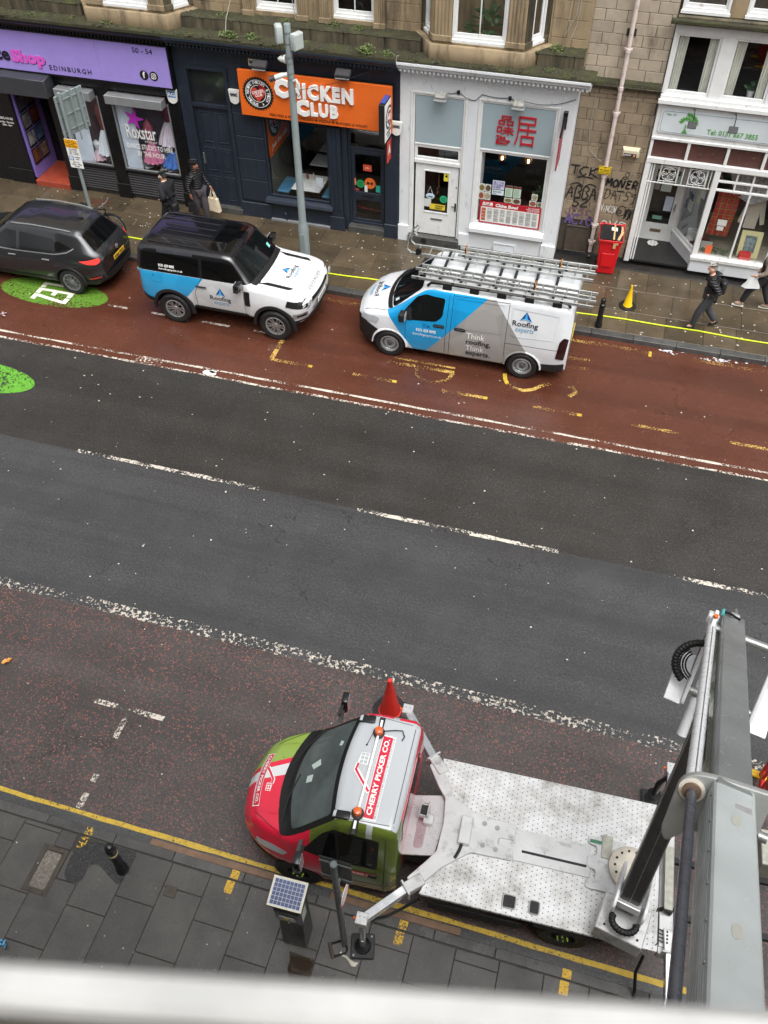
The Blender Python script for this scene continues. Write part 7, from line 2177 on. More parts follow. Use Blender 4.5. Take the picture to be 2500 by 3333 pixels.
# cherry picker truck
TA = R(182.47)
TO = Vector((-0.617, 4.92, 0))
TR = thing('cherry_picker_truck', 'red, green and silver cherry picker truck with boom rising past camera', 'truck', TO, TA)
MT = Matrix.Translation(TO) @ Matrix.Rotation(TA, 4, 'Z')
MTI = MT.inverted()
def wl(x, y, z):
    return MTI @ Vector((x, y, z))
T = dict(zb=[(0.45, 0.50), (0.6, 0.42), (2.3, 0.36), (2.77, 0.42)], ws=[(0.45, 0.86), (0.6, 0.92), (2.0, 0.92), (2.35, 0.86), (2.66, 0.7), (2.79, 0.5)],
         wm=[(0.45, 0.90), (0.55, 0.945), (2.0, 0.955), (2.3, 0.91), (2.55, 0.83), (2.70, 0.72), (2.79, 0.58)], zm=[(0.45, 0.95), (2.79, 0.85)],
         wb=[(0.45, 0.89), (0.55, 0.93), (1.6, 0.935), (2.0, 0.91), (2.3, 0.83), (2.55, 0.74), (2.70, 0.62), (2.79, 0.5)], zbelt=[(0.45, 1.34), (1.5, 1.30), (1.9, 1.25), (2.2, 1.16), (2.55, 1.06), (2.79, 0.92)],
         zr=[(0.45, 2.12), (0.48, 2.20), (0.56, 2.25), (1.1, 2.265), (1.30, 2.23), (1.38, 2.17), (2.10, 1.40), (2.18, 1.345), (2.55, 1.22), (2.70, 1.10), (2.79, 0.95)],
         wr=[(0.45, 0.76), (0.56, 0.82), (1.30, 0.80), (1.38, 0.78), (2.10, 0.86), (2.4, 0.74), (2.66, 0.62), (2.79, 0.48)])
bowt = lambda x, y: -max(0, min(1, (x-0.9)/1.0))*0.26*(y/0.95)**2
car = Car(0.45, 2.79, T, bow=bowt, crown=0.03)
RD = rgb(212, 28, 60); GN = rgb(90, 106, 40); GN2 = rgb(136, 162, 72); SV = rgb(178, 182, 186); WH = rgb(206, 208, 210)
M_cab = livery('picker_vinyl', RD, [
    (GN2, [(1, 0, 0, 0, 1.9), (0.362, 0, 0, -1, 1.122)]),
    (WH, [(1, 0, 0, 0, 1.9), (-0.346, 0, 0, 1, -0.997), (0.264, 0, 0, -1, 0.630)]),
    (GN, [(-1, 0, 0, 0, -1.62), (-1, 0, 1.0, 0, -0.20), (0, 0, 0, 1, 0.55)]),
    (GN, [(-1, 0, 0, 0, -1.15), (0, 0, 0, 1, 0.55)]),
    (rgb(160, 166, 166), [(-1, 0, 0, 0, -0.86), (1, 0, 0, 0, 0.78), (0, 1, 0, 0, 0.74), (0, 0, 1, 0, 2.05)]),
    (SV, [(-1, 0, 0, 0, -1.36), (0, -1, 0, 0, -0.745), (0, 0, 1, 0, 2.18)])], 0.22, 0.6)
AT = [(1.855, 0.36, 0.40, 0.955)]
car.body('cab', [M_cab, M_well], TR, AT)
td = lambda n, m_, s_, mode, off=0.004, **k: car.decal(n, m_, TR, s_, mode, off, **k)
td('windscreen_surround', M_blackm, rpoly([(2.16, -0.80), (2.16, 0.80), (1.355, 0.75), (1.355, -0.75)], 0.05), 'top', 0.004)
M_ws = pm('grey_reflection_glass', rgb(80, 90, 90), 0.05, 0, 0.35, 2.2, rvar=0.02)  # base colour lightened to hold the reflection in the screen
ws_ = td('windscreen', M_ws, rpoly([(2.06, -0.73), (2.06, 0.73), (1.41, 0.68), (1.41, -0.68)], 0.06), 'top', 0.009)
td('scuttle', M_blackm, rpoly([(2.25, -0.78), (2.25, 0.78), (2.12, 0.80), (2.12, -0.80)], 0.03), 'top', 0.008)
td('screen_paper', flatc(190, 206, 200), rect(1.78, 1.87, 0.06, 0.16), 'top', 0.012); td('screen_paper', flatc(190, 206, 200), [(1.74, -0.16), (1.86, -0.10), (1.80, -0.02), (1.70, -0.06)], 'top', 0.012)
td('screen_paper', flatc(190, 206, 200), [(1.46, -0.34), (1.52, -0.38), (1.52, -0.30), (1.47, -0.28)], 'top', 0.012)
for ya, yb_ in ((-0.15, -0.75), (0.62, 0.0)):
    o = MB().tube([(2.20, ya, 1.37), (2.12, (ya+yb_)/2, 1.44), (2.0, yb_, 1.55)], 0.016, 6).build('wiper', M_blackm, TR)
    for v in o.data.vertices:
        v.co.x += bowt(v.co.x, v.co.y)
for sg in (-1, 1):
    td('window_band', M_blackm, rpoly([(1.98, 1.30), (1.30, 1.28), (0.70, 1.30), (0.68, 2.04), (1.34, 2.04), (1.58, 1.84)], 0.05), 'side', 0.004, sgn=sg)
    td('side_window', M_glassd, rpoly([(1.62, 1.36), (1.36, 1.34), (1.36, 1.95), (1.46, 1.90)], 0.04), 'side', 0.009, sgn=sg)
    td('side_window', M_glassd, rpoly([(1.30, 1.34), (0.76, 1.36), (0.74, 1.98), (1.30, 2.02)], 0.06), 'side', 0.009, sgn=sg)
    for pts in ([(0.62, 0.55), (0.60, 1.3), (0.60, 2.12)], [(1.40, 0.55), (1.42, 1.28)], [(0.62, 0.60), (1.40, 0.58)]):
        td('panel_seam', M_seam, line2(pts, 0.008), 'side', 0.003, sgn=sg)
    MB().obox((0.76, sg*0.945, 1.08), (0.06, 0, 0), (0, 0.02, 0), (0, 0, 0.035)).build('door_handle', M_blackm, TR, bevel=0.008)
    td('door_banner', flatc(186, 26, 54, 0.3), rpoly([(1.42, 0.98), (0.70, 1.02), (0.70, 1.14), (1.42, 1.12)], 0.02), 'side', 0.006, sgn=sg)
    side_text(car, TR, 'CHERRY PICKER CO.', 0.72, 1.40, 1.04, 1.10, WHT, sg, sg > 0, 0.010, bold=0.03)
    td('headlamp', M_lamp, rpoly([(2.62, 0.86), (2.26, 0.94), (2.18, 1.06), (2.40, 1.05), (2.62, 0.96)], 0.03), 'side', 0.010, sgn=sg)
    td('bumper', M_clad, rpoly([(2.70, 0.44), (2.30, 0.42), (2.26, 0.58), (2.70, 0.66)], 0.03), 'side', 0.012, sgn=sg)
    o = MB().obox((1.68, sg*1.18, 1.62), (0.05, 0, 0.0), (0.0, 0.09, 0), (-0.01, 0, 0.17)).build('wing_mirror', pm('gloss_black_plastic', rgb(22, 22, 24), 0.25), TR, bevel=0.03, seg=2)
    MB().beam((1.70, sg*0.92, 1.50), (1.70, sg*1.12, 1.55), 0.06, 0.03).beam((1.70, sg*0.92, 1.70), (1.70, sg*1.12, 1.68), 0.05, 0.03).build('mirror_arm', M_clad, o)
    MB().obox((1.626, sg*1.18, 1.62), (0.003, 0, 0), (0, 0.07, 0), (0, 0, 0.15)).build('mirror_glass', M_lamp, o)
td('bumper', M_clad, rpoly(rect(-0.7, 0.7, 0.44, 0.62), 0.03), 'front', 0.012); td('grille', M_blackm, rpoly(rect(-0.5, 0.5, 0.70, 0.88), 0.03), 'front', 0.01)
td('bonnet_seam', M_seam, line2([(2.60, 0.52), (2.30, 0.74), (2.24, 0.80)], 0.010), 'top', 0.004); td('bonnet_seam', M_seam, line2([(2.60, -0.52), (2.30, -0.74), (2.24, -0.80)], 0.010), 'top', 0.004)
for y, s_ in ((0.48, 1), (-0.52, -1)):
    td('bonnet_crease', M_cab, line2([(2.52, y), (2.34, y+0.04*s_), (2.26, y+0.03*s_), (2.25, y-0.08*s_)], 0.014), 'top', 0.010)
for y in (0.22, -0.30):
    MB().lathe([(0.014, 0), (0.012, 0.014)], (2.36, y, 1.285), 'z', 8).build('washer_jet', M_blackm, TR)
# banner and emblem on roof and bonnet: letters run across the cab
def banner(x0, x1, y0, y1, fl):
    f = lambda u, v: (x0+(x1-x0)*v, y0+(y1-y0)*u)
    td('banner_edge', WHT, [f(u, v) for u, v in rpoly([(-0.02, -0.30), (1.02, -0.30), (1.02, 1.06), (-0.02, 1.06)], 0.02)], 'top', 0.006)
    td('banner', flatc(196, 30, 60, 0.3), [f(u, v) for u, v in rpoly([(-0.005, 0.0), (1.005, 0.0), (1.005, 1.0), (-0.005, 1.0)], 0.02)], 'top', 0.009)
    td('banner_strip', flatc(170, 174, 178, 0.3), [f(u, v) for u, v in [(0.0, -0.25), (1.0, -0.25), (1.0, -0.02), (0.0, -0.02)]], 'top', 0.009)
    for txt, v0, v1, bd, m_ in (('CHERRY PICKER CO.', 0.26, 0.80, 0.03, WHT), ('THE HEIGHT ACCESS SPECIALISTS', -0.20, -0.06, 0.01, WHT)):
        vs, fs = text_fit(txt, 0.03, 0.97, v0, v1, bold=bd)
        td('lettering', m_, ([f(u, v) for u, v in vs], fs), 'top', 0.013, step=0.3)
    RDm = flatc(196, 30, 60, 0.3)
    for pts in ([(0.30, 1.06), (0.55, 2.9)], [(0.55, 2.9), (0.74, 2.7)]):
        td('emblem_arm', WHT, [f(u, v) for u, v in line2(pts, 0.05)[0]], 'top', 0.007)
    def rib(pts, w, m_, o_):
        P = [Vector(f(u, v)) for u, v in pts]
        vs, fs = line2([tuple(p_) for p_ in P], w)
        td('emblem_arm', m_, (vs, fs), 'top', o_)
    rib([(0.28, 1.1), (0.40, 2.0), (0.52, 2.9), (0.60, 2.8)], 0.050, WHT, 0.011); rib([(0.29, 1.1), (0.40, 2.0), (0.52, 2.85), (0.60, 2.75)], 0.030, RDm, 0.014)
    rib([(0.60, 1.9), (0.60, 2.7), (0.74, 2.7), (0.74, 1.9), (0.60, 1.9)], 0.010, WHT, 0.013); rib([(0.60, 2.3), (0.74, 2.3)], 0.008, WHT, 0.014); rib([(0.65, 1.9), (0.65, 2.7)], 0.008, WHT, 0.014); rib([(0.70, 1.9), (0.70, 2.7)], 0.008, WHT, 0.015)
banner(0.80, 0.93, 0.67, -0.45, 1)
banner(2.63, 2.55, -0.34, 0.42, -1)
td('roof_gutter', M_seam, line2([(0.52, 0.70), (1.26, 0.74)], 0.008), 'top', 0.003); td('roof_gutter', M_seam, line2([(0.52, -0.70), (1.26, -0.74)], 0.008), 'top', 0.003); td('roof_gutter', M_seam, line2([(0.54, -0.66), (0.54, 0.66)], 0.008), 'top', 0.003)
# light bar with two amber beacons
lb = MB().beam((1.0, -0.42, 2.325), (1.0, 0.60, 2.325), 0.03, 0.03).build('beacon_bar', WHT, TR, bevel=0.004)
for y in (-0.47, 0.66):
    o = MB().lathe([(0.075, 2.29), (0.08, 2.33), (0.065, 2.34)], (1.0, y, 0), 'z', 20).build('beacon', M_blackm, TR)
    MB().lathe([(0.056, 2.34), (0.056, 2.385), (0.048, 2.41), (0.02, 2.42)], (1.0, y, 0), 'z', 20).build('lens', M_amber, o)
for y, s_ in ((-0.66, -1), (0.86, 1)):
    MB().obox((1.0, y*0.93, 2.26), (0.035, 0, 0), (0, 0.10, -0.04), (0, 0.02, 0.035)).build('roof_clamp', M_blackm, TR, bevel=0.012)
    MB().obox((1.0, y*0.93, 2.30), (0.016, 0, 0), (0, 0.045, -0.018), (0, 0.003, 0.006)).build('clamp_label', WHT, TR)
for y in (-0.66, 0.70):
    o = MB().obox((1.20, y, 2.262), (0.11, 0, -0.02), (0, 0.055, 0), (0.004, 0, 0.025)).build('marker_lamp', pm('gloss_black_plastic', rgb(22, 22, 24), 0.25), TR, bevel=0.02, seg=2)
    MB().obox((1.285, y, 2.25), (0.022, 0, -0.008), (0, 0.045, 0), (0.004, 0, 0.024)).build('lens', M_lamp, o, bevel=0.008)
MB().tube([(1.12, -0.28, 2.28), (1.06, -0.40, 2.42)], 0.004, 5).lathe([(0.014, 2.27), (0.014, 2.29)], (1.12, -0.28, 0), 'z', 8).build('aerial', M_blackm, TR)
MB().tube([(0.95, -0.52, 2.29), (0.80, -0.56, 2.30), (0.70, -0.58, 2.295), (0.66, -0.50, 2.29), (0.68, -0.44, 2.285)], 0.008, 5).build('beacon_cable', M_blackm, TR)
# rear wall window
td('rear_window', M_glassb, rpoly(rect(-0.55, 0.55, 1.40, 1.95), 0.08), 'rear', 0.008)
for x, sgs in ((1.855, (0.80, -0.80)), (-1.855, (0.80, -0.80))):
    for y in sgs:
        wheel(TR, x, y, 0.35, 0.24, 0.20, 'truck', x)
# chassis and body frame
M_chas = pm('black_chassis', rgb(26, 26, 27), 0.6, 0.1, 0.2, 6)
b = MB()
for s_ in (-1, 1):
    b.box(-3.05, 0.9, s_*0.40-0.04, s_*0.40+0.04, 0.52, 0.72)
for x in (-2.9, -2.0, -1.0, 0.0, 0.4):
    b.box(x-0.04, x+0.04, -0.359, 0.359, 0.56, 0.68)
b.build('chassis', M_chas, TR, bevel=0.006)
for s_ in (-1, 1):
    MB().box(-2.30, -1.40, s_*0.66, s_*0.98, 0.74, 0.80).build('mudguard', M_chas, TR, bevel=0.02)
    MB().box(-1.25, 0.0, s_*0.94-0.015, s_*0.94+0.015, 0.42, 0.62).build('side_guard', M_chas, TR, bevel=0.006)
# dimpled aluminium deck
mt, nt, out = nodes('dimpled_deck')
p = principled(nt, out); v = coords(nt)
sep = nd(nt, 'SeparateXYZ'); nt.links.new(v, sep.inputs[0])
S_ = 15.0
row = math_(nt, 'MULTIPLY', sep.outputs[0], S_)
off = math_(nt, 'MULTIPLY', math_(nt, 'MODULO', math_(nt, 'FLOOR', math_(nt, 'ADD', row, 100.0)), 2.0), 0.5)
col_ = math_(nt, 'ADD', math_(nt, 'MULTIPLY', sep.outputs[1], S_), off)
fx_ = math_(nt, 'SUBTRACT', math_(nt, 'FRACT', math_(nt, 'ADD', row, 100.0)), 0.5); fy_ = math_(nt, 'SUBTRACT', math_(nt, 'FRACT', math_(nt, 'ADD', col_, 100.0)), 0.5)
dist = math_(nt, 'SQRT', math_(nt, 'ADD', math_(nt, 'MULTIPLY', fx_, fx_), math_(nt, 'MULTIPLY', fy_, fy_)))
dot = ramp(nt, dist, [(0.10, (1,1,1)), (0.15, (0,0,0))])
dirt = ramp(nt, noise(nt, v, 3.5, 7, 0.65), [(0.28, rgb(132, 130, 124)), (0.42, rgb(182, 182, 180)), (0.58, rgb(206, 207, 208)), (0.75, rgb(218, 219, 220))])
c = mix(nt, dot, dirt, rgb(104, 104, 104))
nt.links.new(c, p.inputs['Base Color']); setv(p, Metallic=0.35, Roughness=0.42)
bumpnode(nt, p, math_(nt, 'SUBTRACT', 1.0, dot), 0.5, 0.006)
M_deck = mt
M_alup = pm('scuffed_aluminium', rgb(192, 193, 193), 0.36, 0.5, 0.10, 3, 0.12, 30, stain=rgb(116, 114, 108), stain_amt=0.34, stain_scale=(2, 2, 2))
DZ = 1.0
deck = MB().prism(rpoly([(0.16, -0.96), (0.02, -0.44), (-0.30, -0.10), (-0.30, 0.24), (0.0, 0.60), (0.12, 1.0), (-2.96, 1.0), (-2.96, -0.96)], 0.02), FXY, DZ-0.05, DZ)
deck = deck.build('deck', M_deck, TR, bevel=0.006)
for x0, x1 in ((-1.14, -0.97), (-1.45, -1.32)):
    MB().prism(rpoly(rect(x0, x1, 0.74, 0.91), 0.03), FXY, DZ+0.0005, DZ+0.006).build('deck_hatch', M_blackm, deck, bevel=0.003)
    b = MB(); b.tube([(u, v_, DZ+0.008) for u, v_ in rpoly(rect(x0, x1, 0.74, 0.91), 0.03)], 0.009, 5, closed=True); b.build('hatch_rim', M_alup, deck)
# raised Y-shaped casting, its tongue along the deck
cast = MB().prism(rpoly([(0.34, -0.80), (0.22, -0.92), (0.02, -0.62), (-0.10, -0.40), (-0.45, -0.24), (-1.02, -0.20), (-1.02, 0.02), (-0.80, 0.03), (-0.80, 0.12), (-1.02, 0.13), (-1.02, 0.30), (-0.45, 0.32), (-0.10, 0.62), (0.16, 0.96), (0.32, 0.84), (0.10, 0.55), (0.0, 0.40), (-0.02, 0.0), (0.02, -0.36), (0.14, -0.50)], 0.03), FXY, DZ-0.02, DZ+0.025)
cast = cast.build('outrigger_frame', M_alup, TR, bevel=0.008)
MB().box(-2.05, -0.81, -0.16, 0.28, DZ+0.001, DZ+0.018).build('centre_plate', M_alup, TR, bevel=0.004)
MB().box(-2.0, -1.13, 0.12, 0.155, DZ+0.0185, DZ+0.022).build('cable_slot', M_blackm, TR)
MB().prism(rpoly([(-2.0, -0.30), (-2.5, -0.30), (-2.5, 0.42), (-2.0, 0.42), (-2.0, 0.30), (-2.12, 0.28), (-2.12, 0.16), (-2.0, 0.14), (-2.0, -0.02), (-2.12, -0.04), (-2.12, -0.16), (-2.0, -0.18)], 0.04), FXY, DZ+0.019, DZ+0.03).build('base_casting', M_alup, TR, bevel=0.004)
MB().box(-2.32, -2.18, -0.34, -0.02, DZ+0.031, DZ+0.045).build('wear_plate', pm('galvanised_plate', rgb(160, 160, 150), 0.5, 0.5, 0.2, 12), TR, bevel=0.003)
MB().box(-2.18, -2.02, -0.245, -0.20, DZ+0.031, DZ+0.036).build('green_label', flatc(54, 110, 84), TR, smooth=False)
bx_ = MB().box(-0.42, -0.26, -0.14, 0.25, DZ+0.026, DZ+0.11).build('valve_box', M_alup, TR, bevel=0.008)
MB().tube([(-0.32, 0.24, DZ+0.05), (-0.30, 0.34, DZ+0.05), (-0.26, 0.44, DZ+0.03)], 0.022, 8).build('hose', M_blackm, bx_)
for x, y in ((-0.58, -0.12), (-0.76, -0.10), (-0.60, 0.18), (-0.78, 0.20)):
    MB().lathe([(0.035, DZ+0.0255), (0.035, DZ+0.03)], (x, y, 0), 'z', 16).lathe([(0.018, DZ+0.03), (0.018, DZ+0.04)], (x, y, 0), 'z', 6).build('bolt', M_steel, cast)
# folded plate behind the cab with the boom rest
fp = MB().prism([(0.48, -0.34), (0.02, -0.44), (-0.02, 0.0), (0.02, 0.44), (0.46, 0.52)], FXY, 0.90, 0.93).build('front_plate', pm('silver_aluminium', rgb(186, 184, 185), 0.30, 0.55, 0.1, 3), TR, bevel=0.005)
MB().prism(rpoly([(0.20, -0.28), (0.34, -0.26), (0.33, 0.40), (0.20, 0.38)], 0.06), FXY, 0.931, 0.936).build('plate_recess', pm('rose_reflection', rgb(158, 138, 143), 0.3, 0.5, 0.1, 4), fp, smooth=False)  # red reflected in the silver plate, put into the recess colour
b = MB(); b.box(0.12, 0.26, -0.08, 0.06, 0.937, 1.02); b.box(0.21, 0.33, -0.18, 0.0, 1.021, 1.10); b.box(0.20, 0.22, -0.20, 0.02, 1.10, 1.18); b.box(0.32, 0.34, -0.20, 0.02, 1.10, 1.18)
b.build('boom_rest', M_alup, TR, bevel=0.006); MB().box(0.225, 0.315, -0.16, -0.02, 1.101, 1.108).build('rest_pad', M_blackm, TR)
# outriggers
M_chrome = pm('polished_leg', rgb(196, 198, 200), 0.2, 0.85, 0.1, 4)
def outrigger(p_in, p_mid, p_out, pad, z=0.98):
    o = MB().beam((*p_in, z), (*p_mid, z-0.01), 0.16, 0.13).build('outrigger_sleeve', M_alup, TR, bevel=0.01)
    d_ = (Vector(p_mid)-Vector(p_in)).normalized(); n_ = Vector((-d_.y, d_.x))
    MB().obox((*p_mid, z-0.01), (*(d_*0.015), 0), (*(n_*0.11), 0), (0, 0, 0.10)).build('outrigger_collar', M_alup, o, bevel=0.006)
    o = MB().beam((*p_mid, z-0.015), (*p_out, z-0.06), 0.125, 0.11).build('outrigger_arm', M_chrome, TR, bevel=0.012)
    o = MB().box(p_out[0]-0.08, p_out[0]+0.08, p_out[1]-0.08, p_out[1]+0.08, z-0.13, z+0.02).build('outrigger_head', M_alup, TR, bevel=0.008)
    for s_ in (-1, 1):
        MB().lathe([(0.011, z+0.0205), (0.011, z+0.026)], (p_out[0]+0.03*s_, p_out[1]-0.02, 0), 'z', 8).build('bolt', M_steel, o)
    MB().lathe([(0.02, 0), (0.02, 0.035)], (p_out[0]+0.08, p_out[1], z-0.03), 'x', 10).build('marker_lamp', M_amber, o)
    MB().cyl((p_out[0], p_out[1], z-0.13), (pad[0], pad[1], 0.30), 0.045, n=14).cyl((pad[0], pad[1], 0.42), (pad[0], pad[1], 0.21), 0.03, 0.03, n=12).build('outrigger_leg', M_chrome, o)
    MB().lathe([(0.10, 0.185), (0.10, 0.20), (0.05, 0.24)], (pad[0], pad[1], 0), 'z', 20).build('outrigger_foot', M_blackm, o)
def spreader(pad, zb, lab, rz):
    pw = MT @ Vector((pad[0], pad[1], 0))
    t = thing('spreader_pad', lab, 'pad', (pw.x, pw.y, zb), rz, 'outrigger spreader pads')
    MB().prism(rpoly(rect(-0.16, 0.16, -0.16, 0.16), 0.03), FXY, 0.0, 0.045).build('plate', pm('black_pad', rgb(36, 37, 39), 0.55, 0, 0.15, 8, 0.2, 40), t, bevel=0.008)
    MB().lathe([(0.115, 0.0455), (0.11, 0.052), (0.095, 0.0455)], (0, 0, 0), 'z', 24, caps=False).build('ring', M_blackm, t)
    for x, y in ((0.12, 0.12), (-0.12, -0.12)):
        MB().lathe([(0.014, 0.0455), (0.014, 0.05)], (x, y, 0), 'z', 10).build('rope_hole', M_steel, t)
outrigger((0.10, 0.80), (0.30, 0.98), (0.77, 1.47), (0.75, 1.56)); spreader((0.75, 1.57), 0.125, 'black spreader pad on near pavement beside sign post', 0.25)
outrigger((0.10, -0.72), (0.30, -0.94), (0.84, -1.63), (0.84, -1.66)); spreader((0.84, -1.70), 0.004, 'black spreader pad on road behind the orange cone', 0.2)
outrigger((-3.10, 0.70), (-3.12, 0.98), (-3.14, 1.62), (-3.14, 1.62)); spreader((-3.14, 1.62), 0.125, 'black spreader pad under the rear kerbside outrigger', 0.1)
outrigger((-3.08, -0.70), (-3.08, -0.95), (-3.10, -1.58), (-3.02, -1.52)); spreader((-3.02, -1.50), 0.004, 'black spreader pad under the rear roadside outrigger', 0.1)
MB().tube([(0.66, 1.40, 0.80), (0.50, 1.28, 0.66), (0.30, 1.12, 0.66), (0.10, 1.0, 0.82)], 0.02, 8).build('hose', M_blackm, TR)
MB().tube([(-3.06, -1.45, 0.95), (-2.95, -1.42, 0.75), (-2.98, -1.46, 0.4), (-3.0, -1.5, 0.25)], 0.03, 8).build('hose', M_blackm, TR)
MB().tube([(-2.85, 0.99, 0.7), (-2.82, 1.12, 0.4), (-2.86, 1.3, 0.18), (-2.9, 1.6, 0.14)], 0.022, 8).build('hose', M_blackm, TR)
# rear cross member, step rail, valve block
MB().box(-3.16, -2.97, -0.98, 1.0, 0.80, 0.96).build('rear_beam', M_alup, TR, bevel=0.008)
MB().box(-3.12, -3.01, -0.36, 0.48, 1.04, 1.10).build('rear_rail', pm('galvanised_plate', rgb(160, 160, 150), 0.5), TR, bevel=0.004)
for y in (-0.3, 0.42):
    MB().box(-3.08, -3.04, y-0.02, y+0.02, 0.961, 1.039).build('rail_post', M_alup, TR)
vb = MB().box(-3.14, -2.98, 0.52, 0.92, 0.961, 0.985).build('valve_block', M_alup, TR, bevel=0.004)
for k in range(4):
    y = 0.74+0.045*k
    MB().beam((-2.96, y-0.02, 1.02), (-3.08, y, 1.0), 0.012, 0.012).cyl((-3.07, y, 0.985), (-3.07, y, 1.045), 0.014, n=8).build('lever', M_blackm, vb)
MB().tube([(-2.94, 0.50, 1.0), (-2.94, 0.50, 1.12), (-2.94, 0.92, 1.12), (-2.94, 0.92, 1.0)], 0.008, 5).build('lever_guard', M_blackm, vb)
MB().tube([(-2.96, 0.48, 1.0), (-3.02, 0.46, 1.06), (-3.10, 0.50, 1.02), (-3.14, 0.42, 0.98)], 0.028, 8).build('hose', M_blackm, vb)
b = MB(); b.box(-4.6, -3.17, -0.45, -0.37, 0.50, 0.58); b.box(-4.6, -3.17, 0.30, 0.38, 0.50, 0.58); b.box(-4.68, -4.6, -0.8, 0.8, 0.46, 0.62)
b.build('rear_underrun', M_chas, TR, bevel=0.006)
MB().box(-4.55, -4.30, -0.95, -0.45, 0.60, 1.0).build('rear_locker', pm('galvanised_plate', rgb(160, 160, 150), 0.5), TR, bevel=0.01)
# turntable: slew ring, angled housing and cheek plates
b = MB(); b.lathe([(0.30, DZ+0.03), (0.30, DZ+0.09), (0.27, DZ+0.11), (0.15, DZ+0.11)], (-2.58, 0.06, 0), 'z', 36); sl = b.build('slew_ring', pm('cream_casting', rgb(196, 190, 176), 0.5, 0.2, 0.12, 8), TR)
for k in range(14):
    a = 2*math.pi*k/14
    MB().lathe([(0.016, DZ+0.111), (0.016, DZ+0.125)], (-2.58+0.225*math.cos(a), 0.06+0.225*math.sin(a), 0), 'z', 8).build('bolt', M_blackm, sl)
B0 = Vector((1.90, 4.42, 1.60)); B1 = Vector((2.15, 5.70, 4.38))      # lower boom, world space
bd = (B1-B0).normalized()
hx = Vector((bd.x, bd.y, 0)).normalized()                              # its plan heading
sx = Vector((hx.y, -hx.x, 0))                                          # to the right of it
TW = MB()
cc = Vector((1.93, 4.45, 1.20))
TW.obox(cc-hx*0.26, sx*0.30, hx*0.24, Vector((0, 0, 0.16)))
hs_ = TW.xf(MTI).build('turret_housing', M_alup, TR, bevel=0.01)
for s_ in (-1, 1):
    b = MB()
    q0 = cc+sx*(0.185*s_)
    pl = [(-0.30, 0.0), (0.42, 0.0), (0.42, 0.30), (0.10, 0.46), (-0.16, 0.56), (-0.30, 0.50)]
    b.prism(rpoly(pl, 0.05), lambda u, v, d: q0+hx*u+Vector((0, 0, v))+sx*d, -0.02, 0.02)
    b.xf(MTI).build('turret_cheek', pm('white_machine_paint', rgb(212, 214, 216), 0.3, 0, 0.04, 4, coat=0.3), TR, bevel=0.008)
M_wp = MATS['white_machine_paint']
for du, dv in ((0.18, -0.20), (-0.2, -0.42), (0.22, -0.42)):
    pt = cc+sx*du+hx*dv+Vector((0, 0, 0.163))
    MB().lathe([(0.016, 0), (0.016, 0.008)], pt, 'z', 8).xf(MTI).build('bolt', M_blackm, hs_)
def loop_hose(c, ax, ay, r, tr, mat, a0, a1, n=40):
    pts, rs = [], []
    for i in range(n+1):
        a = R(a0+(a1-a0)*i/n)
        pts.append(Vector(c)+Vector(ax)*(r*math.cos(a))+Vector(ay)*(r*math.sin(a)))
        rs.append(tr*(1.0 if i % 3 else 0.86))
    return MB().tube(pts, rs, 10)
loop_hose(cc-hx*0.34+Vector((0, 0, 0.30)), sx, (-hx*0.75-Vector((0, 0, 0.1))), 0.15, 0.045, M_blackm, -20, 200).xf(MTI).build('hose_loop', M_blackm, TR)
# lower boom, dark box section
M_boomd = pm('dark_steel_boom', rgb(66, 66, 66), 0.32, 0.55, 0.15, 3)
M_booml = pm('galvanised_boom', rgb(172, 178, 178), 0.45, 0.12, 0.10, 2.2, 0.06, 60, stain=rgb(160, 164, 160), stain_amt=0.1, stain_scale=(4, 1, 1))
M_boomm = pm('mid_grey_boom', rgb(126, 130, 130), 0.36, 0.25, 0.14, 2.0, 0.05, 50)
M_green = pm('olive_reflection', rgb(104, 116, 60), 0.25, 0.2, 0.15, 3, coat=0.4)
def boxsec(p, q, w, h, up, mat, name, ch=0.03, cap=True, taper=1.0):
    p, q = Vector(p), Vector(q)
    d = (q-p).normalized(); s_ = Vector(up).cross(d).normalized(); u = d.cross(s_)
    pl = rpoly([(-w/2, -h/2), (w/2, -h/2), (w/2, h/2), (-w/2, h/2)], ch, 3)
    b = MB(); n = len(pl)
    vs = [p+s_*a+u*c for a, c in pl]+[q+s_*a*taper+u*c*taper for a, c in pl]
    fs = [(i, (i+1) % n, n+(i+1) % n, n+i) for i in range(n)]+[tuple(range(n-1, -1, -1)), tuple(range(n, 2*n))]
    b.add(vs, fs)
    return b.xf(MTI).build(name, mat, TR, ang=30), d, s_, u
lbm, d1, s1, u1 = boxsec(B0, B1, 0.25, 0.30, (0, 0, 1), M_boomd, 'lower_boom', 0.035)
for s_ in (-1, 1):
    MB().beam(B0+s1*(0.128*s_)+u1*0.10, B1+s1*(0.128*s_)+u1*0.10, 0.012, 0.05, up=u1).xf(MTI).build('boom_rail', M_steel, lbm)
MB().beam(B0+u1*0.152, B1+u1*0.152, 0.006, 0.004, up=u1).xf(MTI).build('weld_line', M_steel, lbm)
MB().obox(B0-d1*0.02+u1*0.02, s1*0.15, d1*0.05, u1*0.19).xf(MTI).build('boom_heel', M_alup, TR, bevel=0.01)
